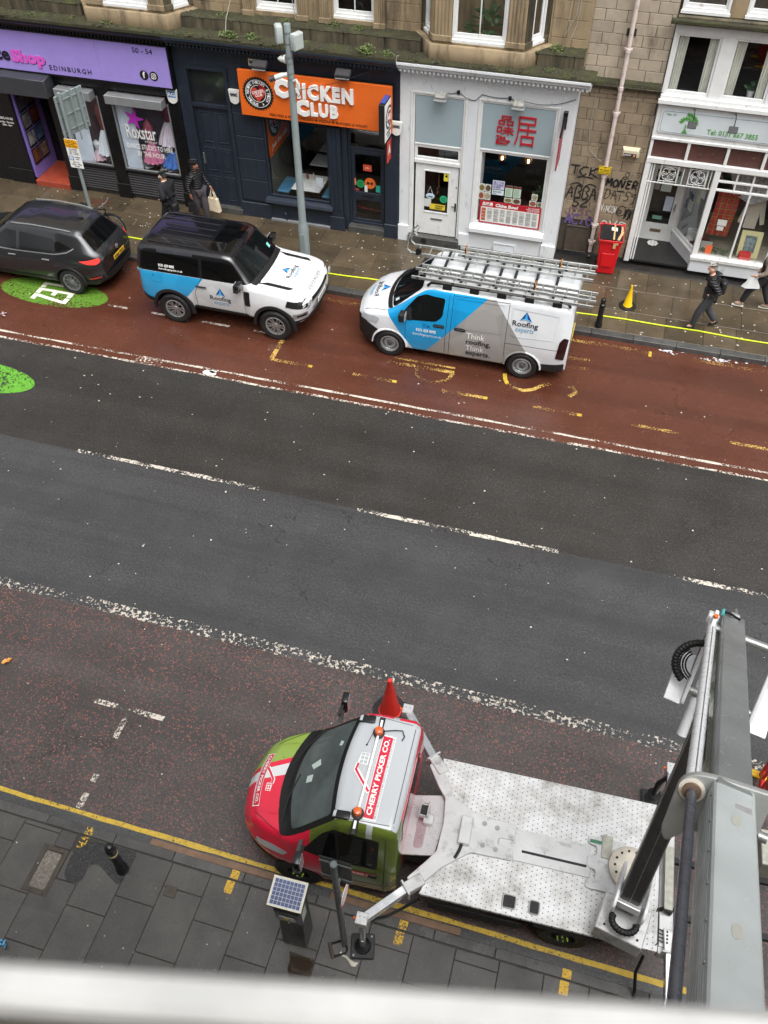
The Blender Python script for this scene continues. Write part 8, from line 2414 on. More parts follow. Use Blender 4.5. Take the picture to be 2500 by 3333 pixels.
# upper boom: far section, collar, near section
F_ = Vector((2.211, 6.603, 4.765)); C_ = Vector((1.503, 3.029, 7.521)); N_ = Vector((1.23, 1.366, 8.617))
uu = Vector((0, 0, 1))
drop = lambda P_, Q_, h: (lambda d, s_, u: -u*(h/2))((Q_-P_).normalized(), None, (Q_-P_).normalized().cross(uu).normalized().cross((Q_-P_).normalized()))
o2 = drop(F_, C_, 0.30)
fb_, d2, s2, u2 = boxsec(F_+o2, C_+o2+(C_-F_).normalized()*0.08, 0.245, 0.30, uu, M_boomm, 'upper_boom', 0.03)
MB().obox((F_+C_)/2+o2-s2*0.124-u2*0.06, d2*2.15, s2*0.002, u2*0.06).xf(MTI).build('boom_reflection', M_green, fb_)  # green reflection on the boom side, laid on as an olive strip
NE = C_+(N_-C_)*1.45
o3 = drop(C_, NE, 0.36)
nb_, d3, s3, u3 = boxsec(C_+o3, NE+o3, 0.268, 0.36, uu, M_booml, 'near_boom', 0.04)
for k in range(7):
    MB().obox((C_+NE)/2+o3-s3*0.1345-u3*(0.10-0.036*k), d3*((NE-C_).length/2-0.02), s3*0.002, u3*0.006).xf(MTI).build('boom_rib', M_booml, nb_)
# pale scrapes on the galvanising
for f_, w_ in ((0.16, 0.05), (0.52, 0.06)):
    c_ = C_+(NE-C_)*f_+s3*0.0+u3*0.0012
    pts = [(0.10, 0.0), (0.05, 0.028), (-0.06, 0.032), (-0.10, 0.004), (-0.05, -0.024), (0.06, -0.026)]
    b = MB(); b.prism(rpoly(pts, 0.03), lambda u, v, d: c_+d3*u*0.7+s3*v+u3*d, 0.0, 0.0015)
    b.xf(MTI).build('scrape', pm('bare_zinc_scrape', rgb(176, 176, 166), 0.5, 0.2, 0.1, 14), nb_, smooth=False)
# fine scratches worn into both boom tops
q = random.Random(77)
for (P_, Q_, d_, s_, u_, hw, par, n_) in ((C_, NE, d3, s3, u3, 0.115, nb_, 110), (F_, C_, d2, s2, u2, 0.10, fb_, 90)):
    b = MB()
    for _ in range(n_):
        c_ = P_.lerp(Q_, q.uniform(0.03, 0.97))+s_*q.uniform(-hw, hw)+u_*0.0016
        a_ = q.uniform(-0.5, 0.5) if q.random() < 0.7 else q.uniform(-1.5, 1.5)
        dv = (d_*math.cos(a_)+s_*math.sin(a_))*q.uniform(0.008, 0.05); nv = u_.cross(dv).normalized()*q.uniform(0.0006, 0.0018)
        b.add([c_-dv, c_+nv, c_+dv, c_-nv], [(0, 1, 2, 3)])
    stuff(b.xf(MTI).build('scratches', pm('bright_scratch', rgb(196, 198, 194), 0.4, 0.3, 0.1, 10), par, smooth=False))
for k in range(9):
    c_ = C_.lerp(NE, 0.06+0.11*k)+o3-s3*0.1375+u3*0.13
    MB().obox(c_, d3*0.012, s3*0.004, u3*0.012).xf(MTI).build('boom_bolt', M_steel, nb_, bevel=0.002)
MB().obox(C_.lerp(NE, 0.10)+s3*0.05+u3*0.0012, d3*0.035, s3*0.05, u3*0.0008).xf(MTI).build('rating_plate', M_alup, nb_, smooth=False)
# collar plate with the ram bearing
cp = C_+o3*0.95
b = MB()
pl = rpoly([(0.24, 0.20), (0.24, -0.16), (0.16, -0.24), (-0.16, -0.26), (-0.27, -0.42), (-0.32, -0.36), (-0.325, 0.06), (-0.25, 0.14), (-0.12, 0.17)], 0.05)
b.prism(pl, lambda u, v, d: cp+s3*u+u3*v+d3*d, -0.03, 0.03)
M_coll = pm('grimy_grey_paint', rgb(150, 152, 150), 0.45, 0.2, 0.1, 5, stain=rgb(112, 98, 74), stain_amt=0.12, stain_scale=(6, 6, 6))
col_o = b.xf(MTI).build('boom_collar', M_coll, TR, bevel=0.008)
bc = cp-s3*0.235+u3*0.03
AX = (s3, u3, d3)
MB().lathe([(0.082, 0.03), (0.086, 0.05), (0.07, 0.055)], bc, AX, 28).xf(MTI).build('ram_bearing', pm('chipped_white', rgb(206, 200, 188), 0.45, 0.1, 0.1, 10, stain=rgb(130, 70, 40), stain_amt=0.2, stain_scale=(9, 9, 9)), col_o)
MB().lathe([(0.062, 0.055), (0.06, 0.075), (0.045, 0.078)], bc, AX, 24).xf(MTI).build('ram_gland', pm('rust_ring', rgb(118, 96, 80), 0.5, 0.4, 0.25, 16), col_o)
MB().tube([bc+d3*0.06, NE+o3-s3*0.235+u3*0.03], 0.034, 16).xf(MTI).build('ram_rod', pm('dark_chrome_rod', rgb(104, 107, 116), 0.3, 0.7, 0.12, 6), col_o)
MB().tube([bc-d3*0.02, F_+o2-s2*0.21+u2*0.06+d2*0.10], 0.05, 18).xf(MTI).build('ram_barrel', M_wp, col_o)
MB().tube([bc-d3*0.02+u3*0.045, F_+o2-s2*0.21+u2*0.105+d2*0.10], 0.008, 6).xf(MTI).build('ram_pipe', M_steel, col_o)
MB().obox(F_+o2-s2*0.21+u2*0.06+d2*0.06, s2*0.06, d2*0.07, u2*0.06).xf(MTI).build('ram_block', M_wp, col_o, bevel=0.01)
MB().tube([cp+s3*0.24-u3*0.12, cp+s3*0.30-u3*0.12], 0.035, 14).xf(MTI).build('collar_pin', M_steel, col_o)
# boom head fittings
MB().obox(F_+u2*0.02+d2*0.05, s2*0.05, d2*0.05, u2*0.02).xf(MTI).build('head_fitting', M_alup, fb_, bevel=0.008)
MB().tube([F_+u2*0.02-s2*0.12+d2*0.05, F_+u2*0.04-s2*0.06+d2*0.12, F_+u2*0.03+s2*0.05+d2*0.20], 0.014, 8).xf(MTI).build('hose', M_blackm, fb_)
MB().tube([F_+u2*0.0+s2*0.02+d2*0.02, F_+u2*0.05+s2*0.0-d2*0.12], 0.018, 8).xf(MTI).build('head_pin', M_chrome, fb_)
MB().tube([F_-s2*0.13+u2*0.0+d2*0.10, F_-s2*0.13+u2*0.03+d2*0.02], 0.02, 8).xf(MTI).build('hose_union', flatc(70, 160, 160), fb_)
# white elbow bracket: two slotted plates joining lower and upper boom
E0 = B1.copy()
for s_, xo in ((-1, -0.33), (1, 0.38)):
    q0 = E0+s2*xo
    b = MB()
    ff = lambda u, v, d: q0+hx*u+Vector((0, 0, v))+s2*d
    pl = rpoly([(-0.18, -0.08), (-0.02, -0.18), (0.40, 0.10), (0.68, 0.46), (0.62, 0.74), (0.44, 0.72)], 0.05)
    b.prism(pl, ff, -0.02, 0.02)
    pt = b.xf(MTI).build('elbow_plate', M_wp, TR, bevel=0.008)
    b = MB(); b.prism(rpoly([(0.14, 0.10), (0.36, 0.22), (0.52, 0.46), (0.46, 0.50)], 0.05), lambda u, v, d: q0+hx*u+Vector((0, 0, v))+s2*d, 0.0205*s_, 0.024*s_)
    b.xf(MTI).build('plate_slot', M_blackm, pt, smooth=False)
    b = MB(); b.prism(rpoly([(-0.18, -0.09), (-0.02, -0.19), (0.40, 0.09), (0.38, 0.13)], 0.02), lambda u, v, d: q0+hx*u+Vector((0, 0, v))+s2*d, 0.021*s_, 0.20*s_)
    b.xf(MTI).build('plate_flange', M_wp, pt, bevel=0.006)
MB().tube([E0-s2*0.34, E0+s2*0.40], 0.06, 16).xf(MTI).build('elbow_pin', M_steel, TR)
MB().tube([E0+hx*0.50+Vector((0, 0, 0.55))-s2*0.32, E0+hx*0.50+Vector((0, 0, 0.55))+s2*0.38], 0.05, 14).xf(MTI).build('elbow_pin', M_steel, TR)
MB().tube([E0-s2*0.2-hx*0.3-Vector((0, 0, 0.45)), E0-s2*0.2+hx*0.25+Vector((0, 0, 0.3))], 0.06, 14).xf(MTI).build('link_ram', M_wp, TR)
MB().obox(E0+s2*0.48+hx*0.35+Vector((0, 0, 0.45)), s2*0.07, hx*0.12, Vector((0, 0, 0.05))).xf(MTI).build('valve_body', M_alup, TR, bevel=0.01)
hc = E0-s2*0.27+hx*0.12+Vector((0, 0, 0.32))
loop_hose(hc, -s2, (hx*0.62+Vector((0, 0, 0.62))), 0.29, 0.042, M_blackm, -58, 76, 48).xf(MTI).build('hose_loop', M_blackm, TR)
for k in range(3):
    loop_hose(hc, -s2, (hx*0.62+Vector((0, 0, 0.62))), 0.24-0.03*k, 0.010, M_blackm, -65, 40, 30).xf(MTI).build('hose', M_blackm, TR)
MB().lathe([(0.025, 0), (0.025, 0.03)], E0-s2*0.33+hx*0.50+Vector((0, 0, 0.74)), 'z', 10).xf(MTI).build('marker_lamp', M_amber, TR)

# cones and barriers round the truck
def cone(name, loc, h, r, mat, basemat, lab, nb=4, br=0.2, group=None, rz=0.3):
    t = thing(name, lab, 'cone', loc, rz, group)
    MB().lathe([(r, 0.035), (r*0.9, 0.05), (r*0.2, h-0.04), (r*0.22, h-0.02), (r*0.18, h)], (0, 0, 0), 'z', 24).build('cone_body', mat, t)
    MB().prism(rpoly([(br*math.cos(math.pi*2*(k+0.5)/nb), br*math.sin(math.pi*2*(k+0.5)/nb)) for k in range(nb)], br*0.12), FXY, 0, 0.034).build('base', basemat, t, bevel=0.006)
    return t
cw = MT @ Vector((1.22, -2.06, 0))
cone('traffic_cone', (cw.x, cw.y, 0.004), 0.98, 0.19, pm('orange_red_plastic', rgb(206, 44, 34), 0.4, 0, 0.06, 4), M_blackm, 'orange-red traffic cone beside the truck cab', 8, 0.30)
M_redp = pm('red_barrier_plastic', rgb(190, 36, 36), 0.4, 0, 0.06, 5)
t = thing('safety_barrier', 'red and yellow plastic safety barrier at photo edge behind boom', 'barrier', (3.86, 6.95, 0.004), 1.42)
for z0, z1 in ((0.55, 0.95), (0.1, 0.25)):
    MB().box(-0.5, 0.5, -0.025, 0.025, z0, z1).build('panel', M_redp, t, bevel=0.02, seg=2)
for x in (-0.46, 0.46):
    MB().box(x-0.04, x+0.04, -0.03, 0.03, 0.02, 1.0).build('post', M_redp, t, bevel=0.015)
    MB().box(x-0.06, x+0.06, -0.22, 0.22, 0, 0.05).build('foot', flatc(226, 180, 30), t, bevel=0.012)
for k in range(4):
    MB().box(-0.3+0.2*k-0.03, -0.3+0.2*k+0.03, -0.02, 0.02, 0.2505, 0.5495).build('rail', M_redp, t, bevel=0.01)
# ================================================================== street furniture
def bollard(loc, h, lab, band=False):
    t = thing('bollard', lab, 'bollard', loc, 0, 'black pavement bollards')
    M_b = pm('black_cast_iron', rgb(24, 25, 27), 0.32, 0.1, 0.15, 6)
    MB().lathe([(0.085, 0), (0.085, 0.12), (0.07, 0.15), (0.064, h-0.22), (0.062, h-0.20), (0.072, h-0.19), (0.072, h-0.16), (0.058, h-0.15), (0.045, h-0.13)], (0, 0, 0), 'z', 24).build('shaft', M_b, t)
    MB().lathe([(0.045, h-0.13), (0.062, h-0.09), (0.064, h-0.06), (0.05, h-0.02), (0.02, h)], (0, 0, 0), 'z', 24).build('cap', M_b, t)
    if band:
        MB().lathe([(0.074, h-0.28), (0.074, h-0.22)], (0, 0, 0), 'z', 24, caps=False).build('reflective_band', flatc(196, 190, 150), t)
bollard((-4.92, 3.36, PZ), 0.92, 'black bollard standing in the tarmac patch, near pavement', True)
bollard((0.13, 18.19, PZ), 0.80, 'black bollard by far kerb behind the van')
bollard((1.30, 3.05, PZ), 0.92, 'black bollard on near pavement at the bottom edge')
cone('traffic_cone', (0.73, 19.22, PZ), 0.60, 0.115, pm('yellow_plastic', rgb(232, 188, 20), 0.4, 0, 0.05, 4), M_blackm, 'yellow no-waiting cone on far pavement', 8, 0.22, None, 0.2)
# red wheeled bin with a taped black lid
BIN = thing('wheeled_bin', 'red wheeled bin with black taped lid against graffiti wall', 'bin', (0.0, 20.72, PZ), 0.06)
M_binr = pm('red_bin_plastic', rgb(204, 18, 28), 0.38, 0, 0.05, 3)
def frus(b, z0, z1, a0, a1, c0, c1, y0=0, y1=0, m=0):
    pl0 = rpoly(rect(-a0, a0, y0-c0, y0+c0), 0.04, 3); pl1 = rpoly(rect(-a1, a1, y1-c1, y1+c1), 0.04, 3)
    n = len(pl0)
    b.add([(u, v, z0) for u, v in pl0]+[(u, v, z1) for u, v in pl1], [(i, (i+1) % n, n+(i+1) % n, n+i) for i in range(n)]+[tuple(range(n-1, -1, -1)), tuple(range(n, 2*n))], m)
b = MB(); frus(b, 0.03, 0.96, 0.22, 0.275, 0.24, 0.30)
b.build('tub', M_binr, BIN)
b = MB(); frus(b, 0.93, 1.0, 0.30, 0.305, 0.325, 0.33); b.box(-0.305, -0.25, 0.28, 0.38, 0.98, 1.10); b.box(0.25, 0.305, 0.28, 0.38, 0.98, 1.10); b.tube([(-0.25, 0.36, 1.06), (0.25, 0.36, 1.06)], 0.018, 8)
b.build('rim', M_binr, BIN, bevel=0.008)
b = MB(); b.box(-0.15, 0.15, -0.30, -0.285, 0.25, 0.62); b.build('front_panel', M_binr, BIN, bevel=0.006)
b = MB()
rows = []
for j in range(9):
    v_ = -0.325+0.65*j/8
    rows.append([(u, v_, 1.005+0.06*math.cos(u*4.5)*math.cos(v_*3.2)+0.06*(v_+0.3)) for u in [(-0.285+0.57*i/10) for i in range(11)]])
b.grid(rows); b.build('lid', pm('black_bin_lid', rgb(30, 31, 33), 0.32, 0, 0.1, 5), BIN)
lid_o = lambda u, v_, d: (u, v_, 1.008+d+0.06*math.cos(u*4.5)*math.cos(v_*3.2)+0.06*(v_+0.3))
b = MB(); b.grid([[lid_o(-0.02+0.15*i/4, 0.02+0.16*j/4, 0.003) for i in range(5)] for j in range(5)]); o = b.build('lid_label', WHT, BIN, smooth=False)
b = MB(); b.grid([[lid_o(0.035+0.05*i/4, 0.06+0.07*j/4, 0.005) for i in range(5)] for j in range(5)]); b.build('label_mark', flatc(214, 120, 90), BIN, smooth=False)
M_tape = pm('brown_tape', rgb(190, 158, 116), 0.4, 0, 0.1, 8)
for x0, x1, y0, y1, sk in ((0.04, 0.08, -0.325, 0.32, 0.0), (0.14, 0.20, -0.325, 0.05, 0.10), (0.22, 0.275, -0.1, 0.3, 0.0)):
    b = MB(); b.grid([[lid_o(x0+(x1-x0)*i/2+sk*j/8, y0+(y1-y0)*j/8, 0.007) for i in range(3)] for j in range(9)]); b.build('tape', M_tape, BIN, smooth=False)
MB().box(0.07, 0.14, -0.338, -0.33, 0.80, 0.94).box(0.13, 0.19, -0.338, -0.33, 0.90, 0.95).build('tape', M_tape, BIN)
for sx_ in (-1, 1):
    MB().lathe([(0.10, -0.025), (0.10, 0.025)], (0.24*sx_, 0.24, 0.10), 'x', 20).build('wheel', M_blackm, BIN)
# lamp post with cameras and radio boxes
LP = thing('lamp_post', 'tall grey post with cameras and boxes before the orange sign', 'post', (-7.60, 18.97, PZ), 0)
MB().lathe([(0.135, 0), (0.135, 1.0), (0.10, 1.12), (0.095, 1.14), (0.075, 5.0), (0.075, 5.78), (0.07, 5.79)], (0, 0, 0), 'z', 24).build('shaft', M_post, LP)
MB().box(-0.06, 0.06, -0.142, -0.12, 0.25, 0.85).build('access_door', M_post, LP, bevel=0.004)
for z in (5.62, 5.40, 5.12, 5.0, 4.78, 4.66):
    MB().lathe([(0.079, z-0.012), (0.082, z), (0.079, z+0.012)], (0, 0, 0), 'z', 24, caps=False).lathe([(0.014, 0), (0.014, 0.015)], (0.0, -0.082, z), (Vector((1, 0, 0)), Vector((0, 0, 1)), Vector((0, -1, 0))), 8).build('clamp_band', M_steel, LP)
M_ptb = pm('grey_radio_box', rgb(172, 180, 178), 0.4, 0, 0.05, 6)
for sg, rz, dz in ((-1, 0.5, 0.06), (1, -0.45, -0.06)):
    b = MB(); b.box(-0.07, 0.07, -0.14, 0.14, -0.17, 0.17)
    b.xf(Matrix.Translation((0.20*sg, 0.0, 5.52+dz)) @ Matrix.Rotation(rz, 4, 'Z'))
    o = b.build('radio_box', M_ptb, LP, bevel=0.018, seg=2)
    b = MB(); b.box(0.071, 0.085, -0.12, 0.12, -0.15, 0.15) if sg > 0 else b.box(-0.085, -0.071, -0.12, 0.12, -0.15, 0.15)
    b.xf(Matrix.Translation((0.20*sg, 0.0, 5.52+dz)) @ Matrix.Rotation(rz, 4, 'Z')).build('box_cover', M_ptb, o, bevel=0.006)
    MB().beam((0.07*sg, 0, 5.5+dz), (0.14*sg, 0, 5.5+dz), 0.06, 0.08).build('box_bracket', M_steel, o)
    MB().tube([(0.2*sg, -0.02, 5.35+dz), (0.19*sg, -0.03, 5.18), (0.09*sg, -0.05, 5.1)], 0.008, 5).build('cable', M_blackm, o)
o = MB().lathe([(0.09, 0.0), (0.09, 0.03), (0.075, 0.05), (0.07, 0.10), (0.04, 0.16), (0.012, 0.19)], (-0.09, 0, 5.06), (Vector((0, 1, 0)), Vector((0, 0, 1)), Vector((-1, 0, -0.05))), 18).build('dome_camera', pm('white_camera', rgb(200, 204, 200), 0.35), LP)
o = MB().cyl((-0.08, -0.02, 4.74), (-0.17, -0.05, 4.73), 0.05, n=14).cyl((-0.17, -0.05, 4.73), (-0.34, -0.12, 4.68), 0.058, n=16).build('bullet_camera', MATS['white_camera'], LP)
MB().cyl((-0.34, -0.12, 4.68), (-0.46, -0.165, 4.645), 0.06, n=16).build('camera_hood', M_lvr, o)
MB().cyl((-0.40, -0.14, 4.6), (-0.40, -0.14, 4.57), 0.015, n=8).build('camera_screw', M_steel, o)
o = MB().tube([(0.07, -0.04, 4.62), (0.13, -0.05, 4.66), (0.18, -0.06, 4.58), (0.2, -0.06, 4.46)], 0.03, 8).build('socket', MATS['white_camera'], LP)
MB().tube([(0.2, -0.06, 4.45), (0.22, -0.07, 4.36), (0.17, -0.08, 4.30), (0.13, -0.08, 4.38)], 0.009, 6).build('cable', M_blackm, o)
MB().tube([(0.2, -0.05, 4.44), (0.8, 0.6, 4.40), (1.45, 1.60, 4.36)], 0.006, 5).build('cable', M_blackm, o)
# parking sign post on the far pavement, seen with its traffic sign from behind
SP = thing('sign_post', 'grey post carrying sign back and yellow parking plate near dark car', 'sign', (-13.30, 18.36, PZ), 0)
MB().cyl((0, 0, 0), (0.0, 0, 3.95), 0.045, n=14).cyl((0.10, 0.30, 2.7), (0.10, 0.30, 3.95), 0.02, n=8).build('pole', M_post, SP)
Xs = Vector((0.30, 0.90, 0)).normalized(); Ns = Vector((0.90, -0.30, 0)).normalized()
pc = Vector((0.0, 0.34, 3.36))
MB().obox(pc, Xs*0.43, Ns*0.012, Vector((0, 0, 0.50))).build('sign_panel', pm('grey_sign_back', rgb(136, 148, 146), 0.5, 0.2, 0.06, 6), SP, bevel=0.01)
for k in (-0.26, 0.26):
    MB().obox(pc+Xs*k+Ns*0.05, Xs*0.035, Ns*0.03, Vector((0, 0, 0.52))).build('channel', M_post, SP, bevel=0.012)
for z in (-0.36, 0.0, 0.36):
    MB().obox(pc+Ns*0.022+Vector((0, 0, z)), Xs*0.43, Ns*0.008, Vector((0, 0, 0.02))).build('rail', M_post, SP, bevel=0.004)
for k in (-0.40, 0.40):
    MB().obox(pc+Xs*k+Ns*0.016, Xs*0.022, Ns*0.022, Vector((0, 0, 0.50))).build('edge_channel', M_post, SP, bevel=0.008)
pk = MB().prism(rpoly(rect(-0.17, 0.19, 2.12, 2.86), 0.02), FXZ, -0.066, -0.058).build('parking_plate', WHT, SP, bevel=0.002)
MB().prism(rpoly(rect(-0.165, 0.185, 2.64, 2.855), 0.02), FXZ, -0.070, -0.0665).build('plate_header', flatc(234, 166, 24), pk, smooth=False)
letters('lettering', 'Mon - Fri\n7.30am - 9.30am\nSaturday\n8.30am - 6.30pm', flatc(90, 60, 20), pk, -0.14, 0.16, 2.66, 2.84, -0.0735, 0.003, align='CENTER')
letters('lettering', 'No loading\nMon - Fri\n7.30 - 9.30am\n4.00 - 6.30pm', BLK, pk, -0.13, 0.15, 2.46, 2.62, -0.070, 0.003, align='CENTER')
card(pk, 'disabled_symbol', flatc(40, 100, 170), -0.15, -0.03, 2.32, 2.43, -0.070); letters('lettering', '♿', WHT, pk, -0.13, -0.05, 2.335, 2.415, -0.0735, 0.003)
letters('lettering', 'Loading\nonly', BLK, pk, 0.0, 0.15, 2.33, 2.43, -0.070, 0.003, align='CENTER')
letters('lettering', 'Mon - Fri\n9.30am - 4.00pm\n30 mins', BLK, pk, -0.13, 0.16, 2.15, 2.29, -0.070, 0.003, align='CENTER')
MB().box(-0.03, 0.03, -0.058, -0.04, 2.3, 2.36).build('plate_clip', M_steel, pk)
# bicycle leaning on that post
BK = thing('bicycle', 'black bicycle parked behind the dark grey car', 'bicycle', (-13.45, 18.68, PZ), 0.0)
M_bk = pm('black_bike_paint', rgb(26, 26, 28), 0.35, 0.1)
for x, nm in ((0.52, 'front'), (-0.52, 'rear')):
    w_ = MB().tube([(x+0.33*math.cos(a), 0, 0.345+0.33*math.sin(a)) for a in [2*math.pi*i/36 for i in range(36)]], 0.022, 8, closed=True).build('wheel', M_tyre, BK)
    MB().tube([(x+0.30*math.cos(a), 0, 0.345+0.30*math.sin(a)) for a in [2*math.pi*i/36 for i in range(36)]], 0.012, 6, closed=True).build('rim', M_alu, w_)
    sp_ = MB()
    for k in range(16):
        a = 2*math.pi*k/16; sp_.cyl((x, 0.02*(-1)**k, 0.345), (x+0.30*math.cos(a), 0, 0.345+0.30*math.sin(a)), 0.002, n=4)
    sp_.cyl((x, -0.04, 0.345), (x, 0.04, 0.345), 0.02, n=8); sp_.build('spokes', M_steel, w_)
MB().tube([(-0.12, 0, 0.30), (-0.22, 0, 0.82)], 0.016, 8).tube([(-0.12, 0, 0.30), (0.36, 0, 0.72)], 0.018, 8).tube([(-0.20, 0, 0.76), (0.35, 0, 0.80)], 0.016, 8).tube([(-0.12, 0, 0.30), (-0.52, 0, 0.345)], 0.010, 6).tube([(-0.20, 0, 0.76), (-0.52, 0, 0.345)], 0.009, 6).tube([(0.34, 0, 0.86), (0.38, 0, 0.66), (0.52, 0, 0.345)], 0.014, 8).build('frame', M_bk, BK)
MB().tube([(0.33, 0, 0.86), (0.32, 0, 0.97), (0.40, 0, 0.99)], 0.013, 6).tube([(0.36, -0.28, 1.0), (0.40, -0.12, 0.99), (0.40, 0.12, 0.99), (0.36, 0.28, 1.0)], 0.012, 6).build('handlebar', M_alu, BK)
b = MB(); b.prism(rpoly([(-0.36, -0.07), (-0.10, -0.02), (-0.10, 0.02), (-0.36, 0.07)], 0.02), FXY, 0.84, 0.89); b.build('saddle', M_blackm, BK, bevel=0.012)
b = MB(); b.lathe([(0.09, -0.008), (0.09, 0.008)], (-0.12, 0.03, 0.30), 'y', 20); b.beam((-0.12, 0.05, 0.30), (-0.02, 0.05, 0.17), 0.02, 0.012); b.build('crankset', M_steel, BK)
MB().tube([(0.52+0.36*math.cos(a), 0, 0.345+0.36*math.sin(a)) for a in [R(40+120*i/12) for i in range(13)]], 0.02, 6).build('mudguard', M_bk, BK)
MB().tube([(0.40, -0.1, 0.99), (0.52, -0.06, 0.98), (0.48, 0, 0.86), (0.40, 0, 0.78)], 0.005, 5).tube([(0.40, 0.1, 0.99), (0.50, 0.04, 1.02), (0.46, 0, 0.9), (0.36, 0, 0.76)], 0.005, 5).build('brake_cable', M_blackm, BK)
o = MB().box(-0.32, 0.32, -0.16, 0.16, -0.02, 0.005).build('access_plate', pm('rusty_plate', rgb(84, 58, 44), 0.55, 0.3, 0.2, 8), None, bevel=0.004); o.location = (-14.3, 20.24, PZ+0.006); tag(o, 'rust-brown access plate in far pavement by dance shop', 'cover')
# yellow hose running the length of the far pavement
q = random.Random(31)
pts = []
for i in range(150):
    x = -13.1+18.4*i/149
    pts.append((x, 18.60+0.22*max(0, (-x-9)/4)+0.025*math.sin(x*1.1)+0.012*math.sin(x*3.1), PZ+0.022))
tag(MB().tube(pts, 0.018, 8).build('hose_pipe', pm('fluorescent_hose', rgb(206, 220, 40), 0.4, 0, 0.05, 3)), 'long yellow-green hose lying along the far pavement', 'hose')
# ticket machine with a solar panel, near pavement
TM = thing('ticket_machine', 'dark parking ticket machine topped by solar panel', 'machine', (-2.20, 3.24, PZ), 0.03)
M_tm = pm('charcoal_cabinet', rgb(44, 47, 48), 0.35, 0.1, 0.12, 5)
b = MB()
b.prism(rpoly([(-0.16, 0), (0.14, 0), (0.14, 1.50), (-0.12, 1.50), (-0.17, 1.40), (-0.15, 0.98), (-0.10, 0.86), (-0.12, 0.5)], 0.03), lambda u, v, d: (d, u, v), -0.17, 0.17)
b.build('cabinet', M_tm, TM, bevel=0.01)
T_ = Matrix.Translation((-0.02, 0.01, 1.55)) @ Matrix.Rotation(R(14), 4, 'X')
hd = MB().box(-0.235, 0.235, -0.19, 0.19, -0.05, 0.0).xf(T_).build('panel_tray', M_tm, TM, bevel=0.015)
b = MB(); bars(b, -0.225, 0.225, -0.18, 0.18, 0.001, 0.012, 0.022)
b.v = [(x, z, y) for x, y, z in b.v]; b.xf(T_).build('panel_frame', pm('dirty_cream_frame', rgb(206, 200, 182), 0.5, 0.1, 0.1, 12), hd, bevel=0.003)
M_cell = pm('blue_solar_cell', rgb(36, 50, 92), 0.3, 0.1, 0.25, 18)
MB().box(-0.203, 0.203, -0.158, 0.158, 0.001, 0.004).xf(T_).build('panel_back', flatc(190, 200, 214), hd, smooth=False)
for i in range(8):
    for j in range(6):
        x0 = -0.195+0.049*i; y0 = -0.15+0.0505*j
        MB().box(x0, x0+0.044, y0, y0+0.0455, 0.0042, 0.006).xf(T_).build('solar_cell', M_cell, hd, smooth=False)
fp_ = MB().prism(rpoly(rect(-0.12, 0.11, 1.10, 1.24), 0.05), FXZ, -0.178, -0.165).build('control_panel', pm('grey_control', rgb(150, 152, 150), 0.4, 0.2), TM, bevel=0.006)
MB().box(-0.03, 0.03, -0.184, -0.1785, 1.14, 1.21).build('display', flatc(170, 150, 60), fp_); disc(fp_, 'coin_slot', M_steel, 0.06, 1.17, 0.018, -0.184); disc(fp_, 'key', WHT, -0.09, 1.06, 0.012, -0.168); disc(fp_, 'button', WHT, 0.0, 0.98, 0.012, -0.16)
MB().box(0.1705, 0.174, -0.10, 0.04, 0.95, 1.22).build('tariff_sticker', flatc(196, 206, 200), TM, smooth=False); MB().box(0.1705, 0.175, -0.07, 0.06, 1.24, 1.38).build('tariff_sticker', flatc(70, 130, 96), TM, smooth=False)
# small sign post beside it, seen from above and behind
NP = thing('sign_post', 'dark grey signpost on near pavement beside ticket machine', 'sign', (-1.55, 3.29, PZ), 0)
M_np = pm('dark_grey_post', rgb(92, 98, 100), 0.45, 0.1, 0.1, 6)
MB().cyl((0, 0, 0), (-0.015, 0, 2.93), 0.042, n=16).lathe([(0.044, 2.93), (0.044, 2.95), (0.03, 2.96)], (-0.015, 0, 0), 'z', 16).build('pole', M_np, NP)
pl_ = MB().box(-0.21, 0.17, 0.060, 0.066, 2.24, 2.92).build('sign_plate', pm('sign_back', rgb(78, 82, 84), 0.45, 0.3, 0.06, 6), NP, bevel=0.003)
for z in (2.36, 2.80):
    MB().box(-0.21, 0.17, 0.045, 0.0595, z-0.025, z+0.025).build('rail', M_np, pl_, bevel=0.004)
MB().box(-0.05, 0.03, -0.02, 0.045, 2.34, 2.38).build('clip', M_steel, pl_)
MB().lathe([(0.0445, 2.05), (0.0445, 2.30)], (-0.012, 0, 0), 'z', 16, caps=False).build('sleeve', M_np, NP)
rs = MB().lathe([(0.15, -0.004), (0.15, 0.004)], (0.07, 0.03, 1.93), 'x', 28).build('round_sign', WHT, NP)
MB().lathe([(0.151, 0.0045), (0.151, 0.0065), (0.125, 0.0065), (0.125, 0.0045)], (0.07, 0.03, 1.93), 'x', 28, caps=False).build('sign_ring', flatc(190, 40, 40), rs)
MB().box(0.03, 0.066, -0.02, 0.05, 1.90, 1.96).build('clip', M_steel, rs)
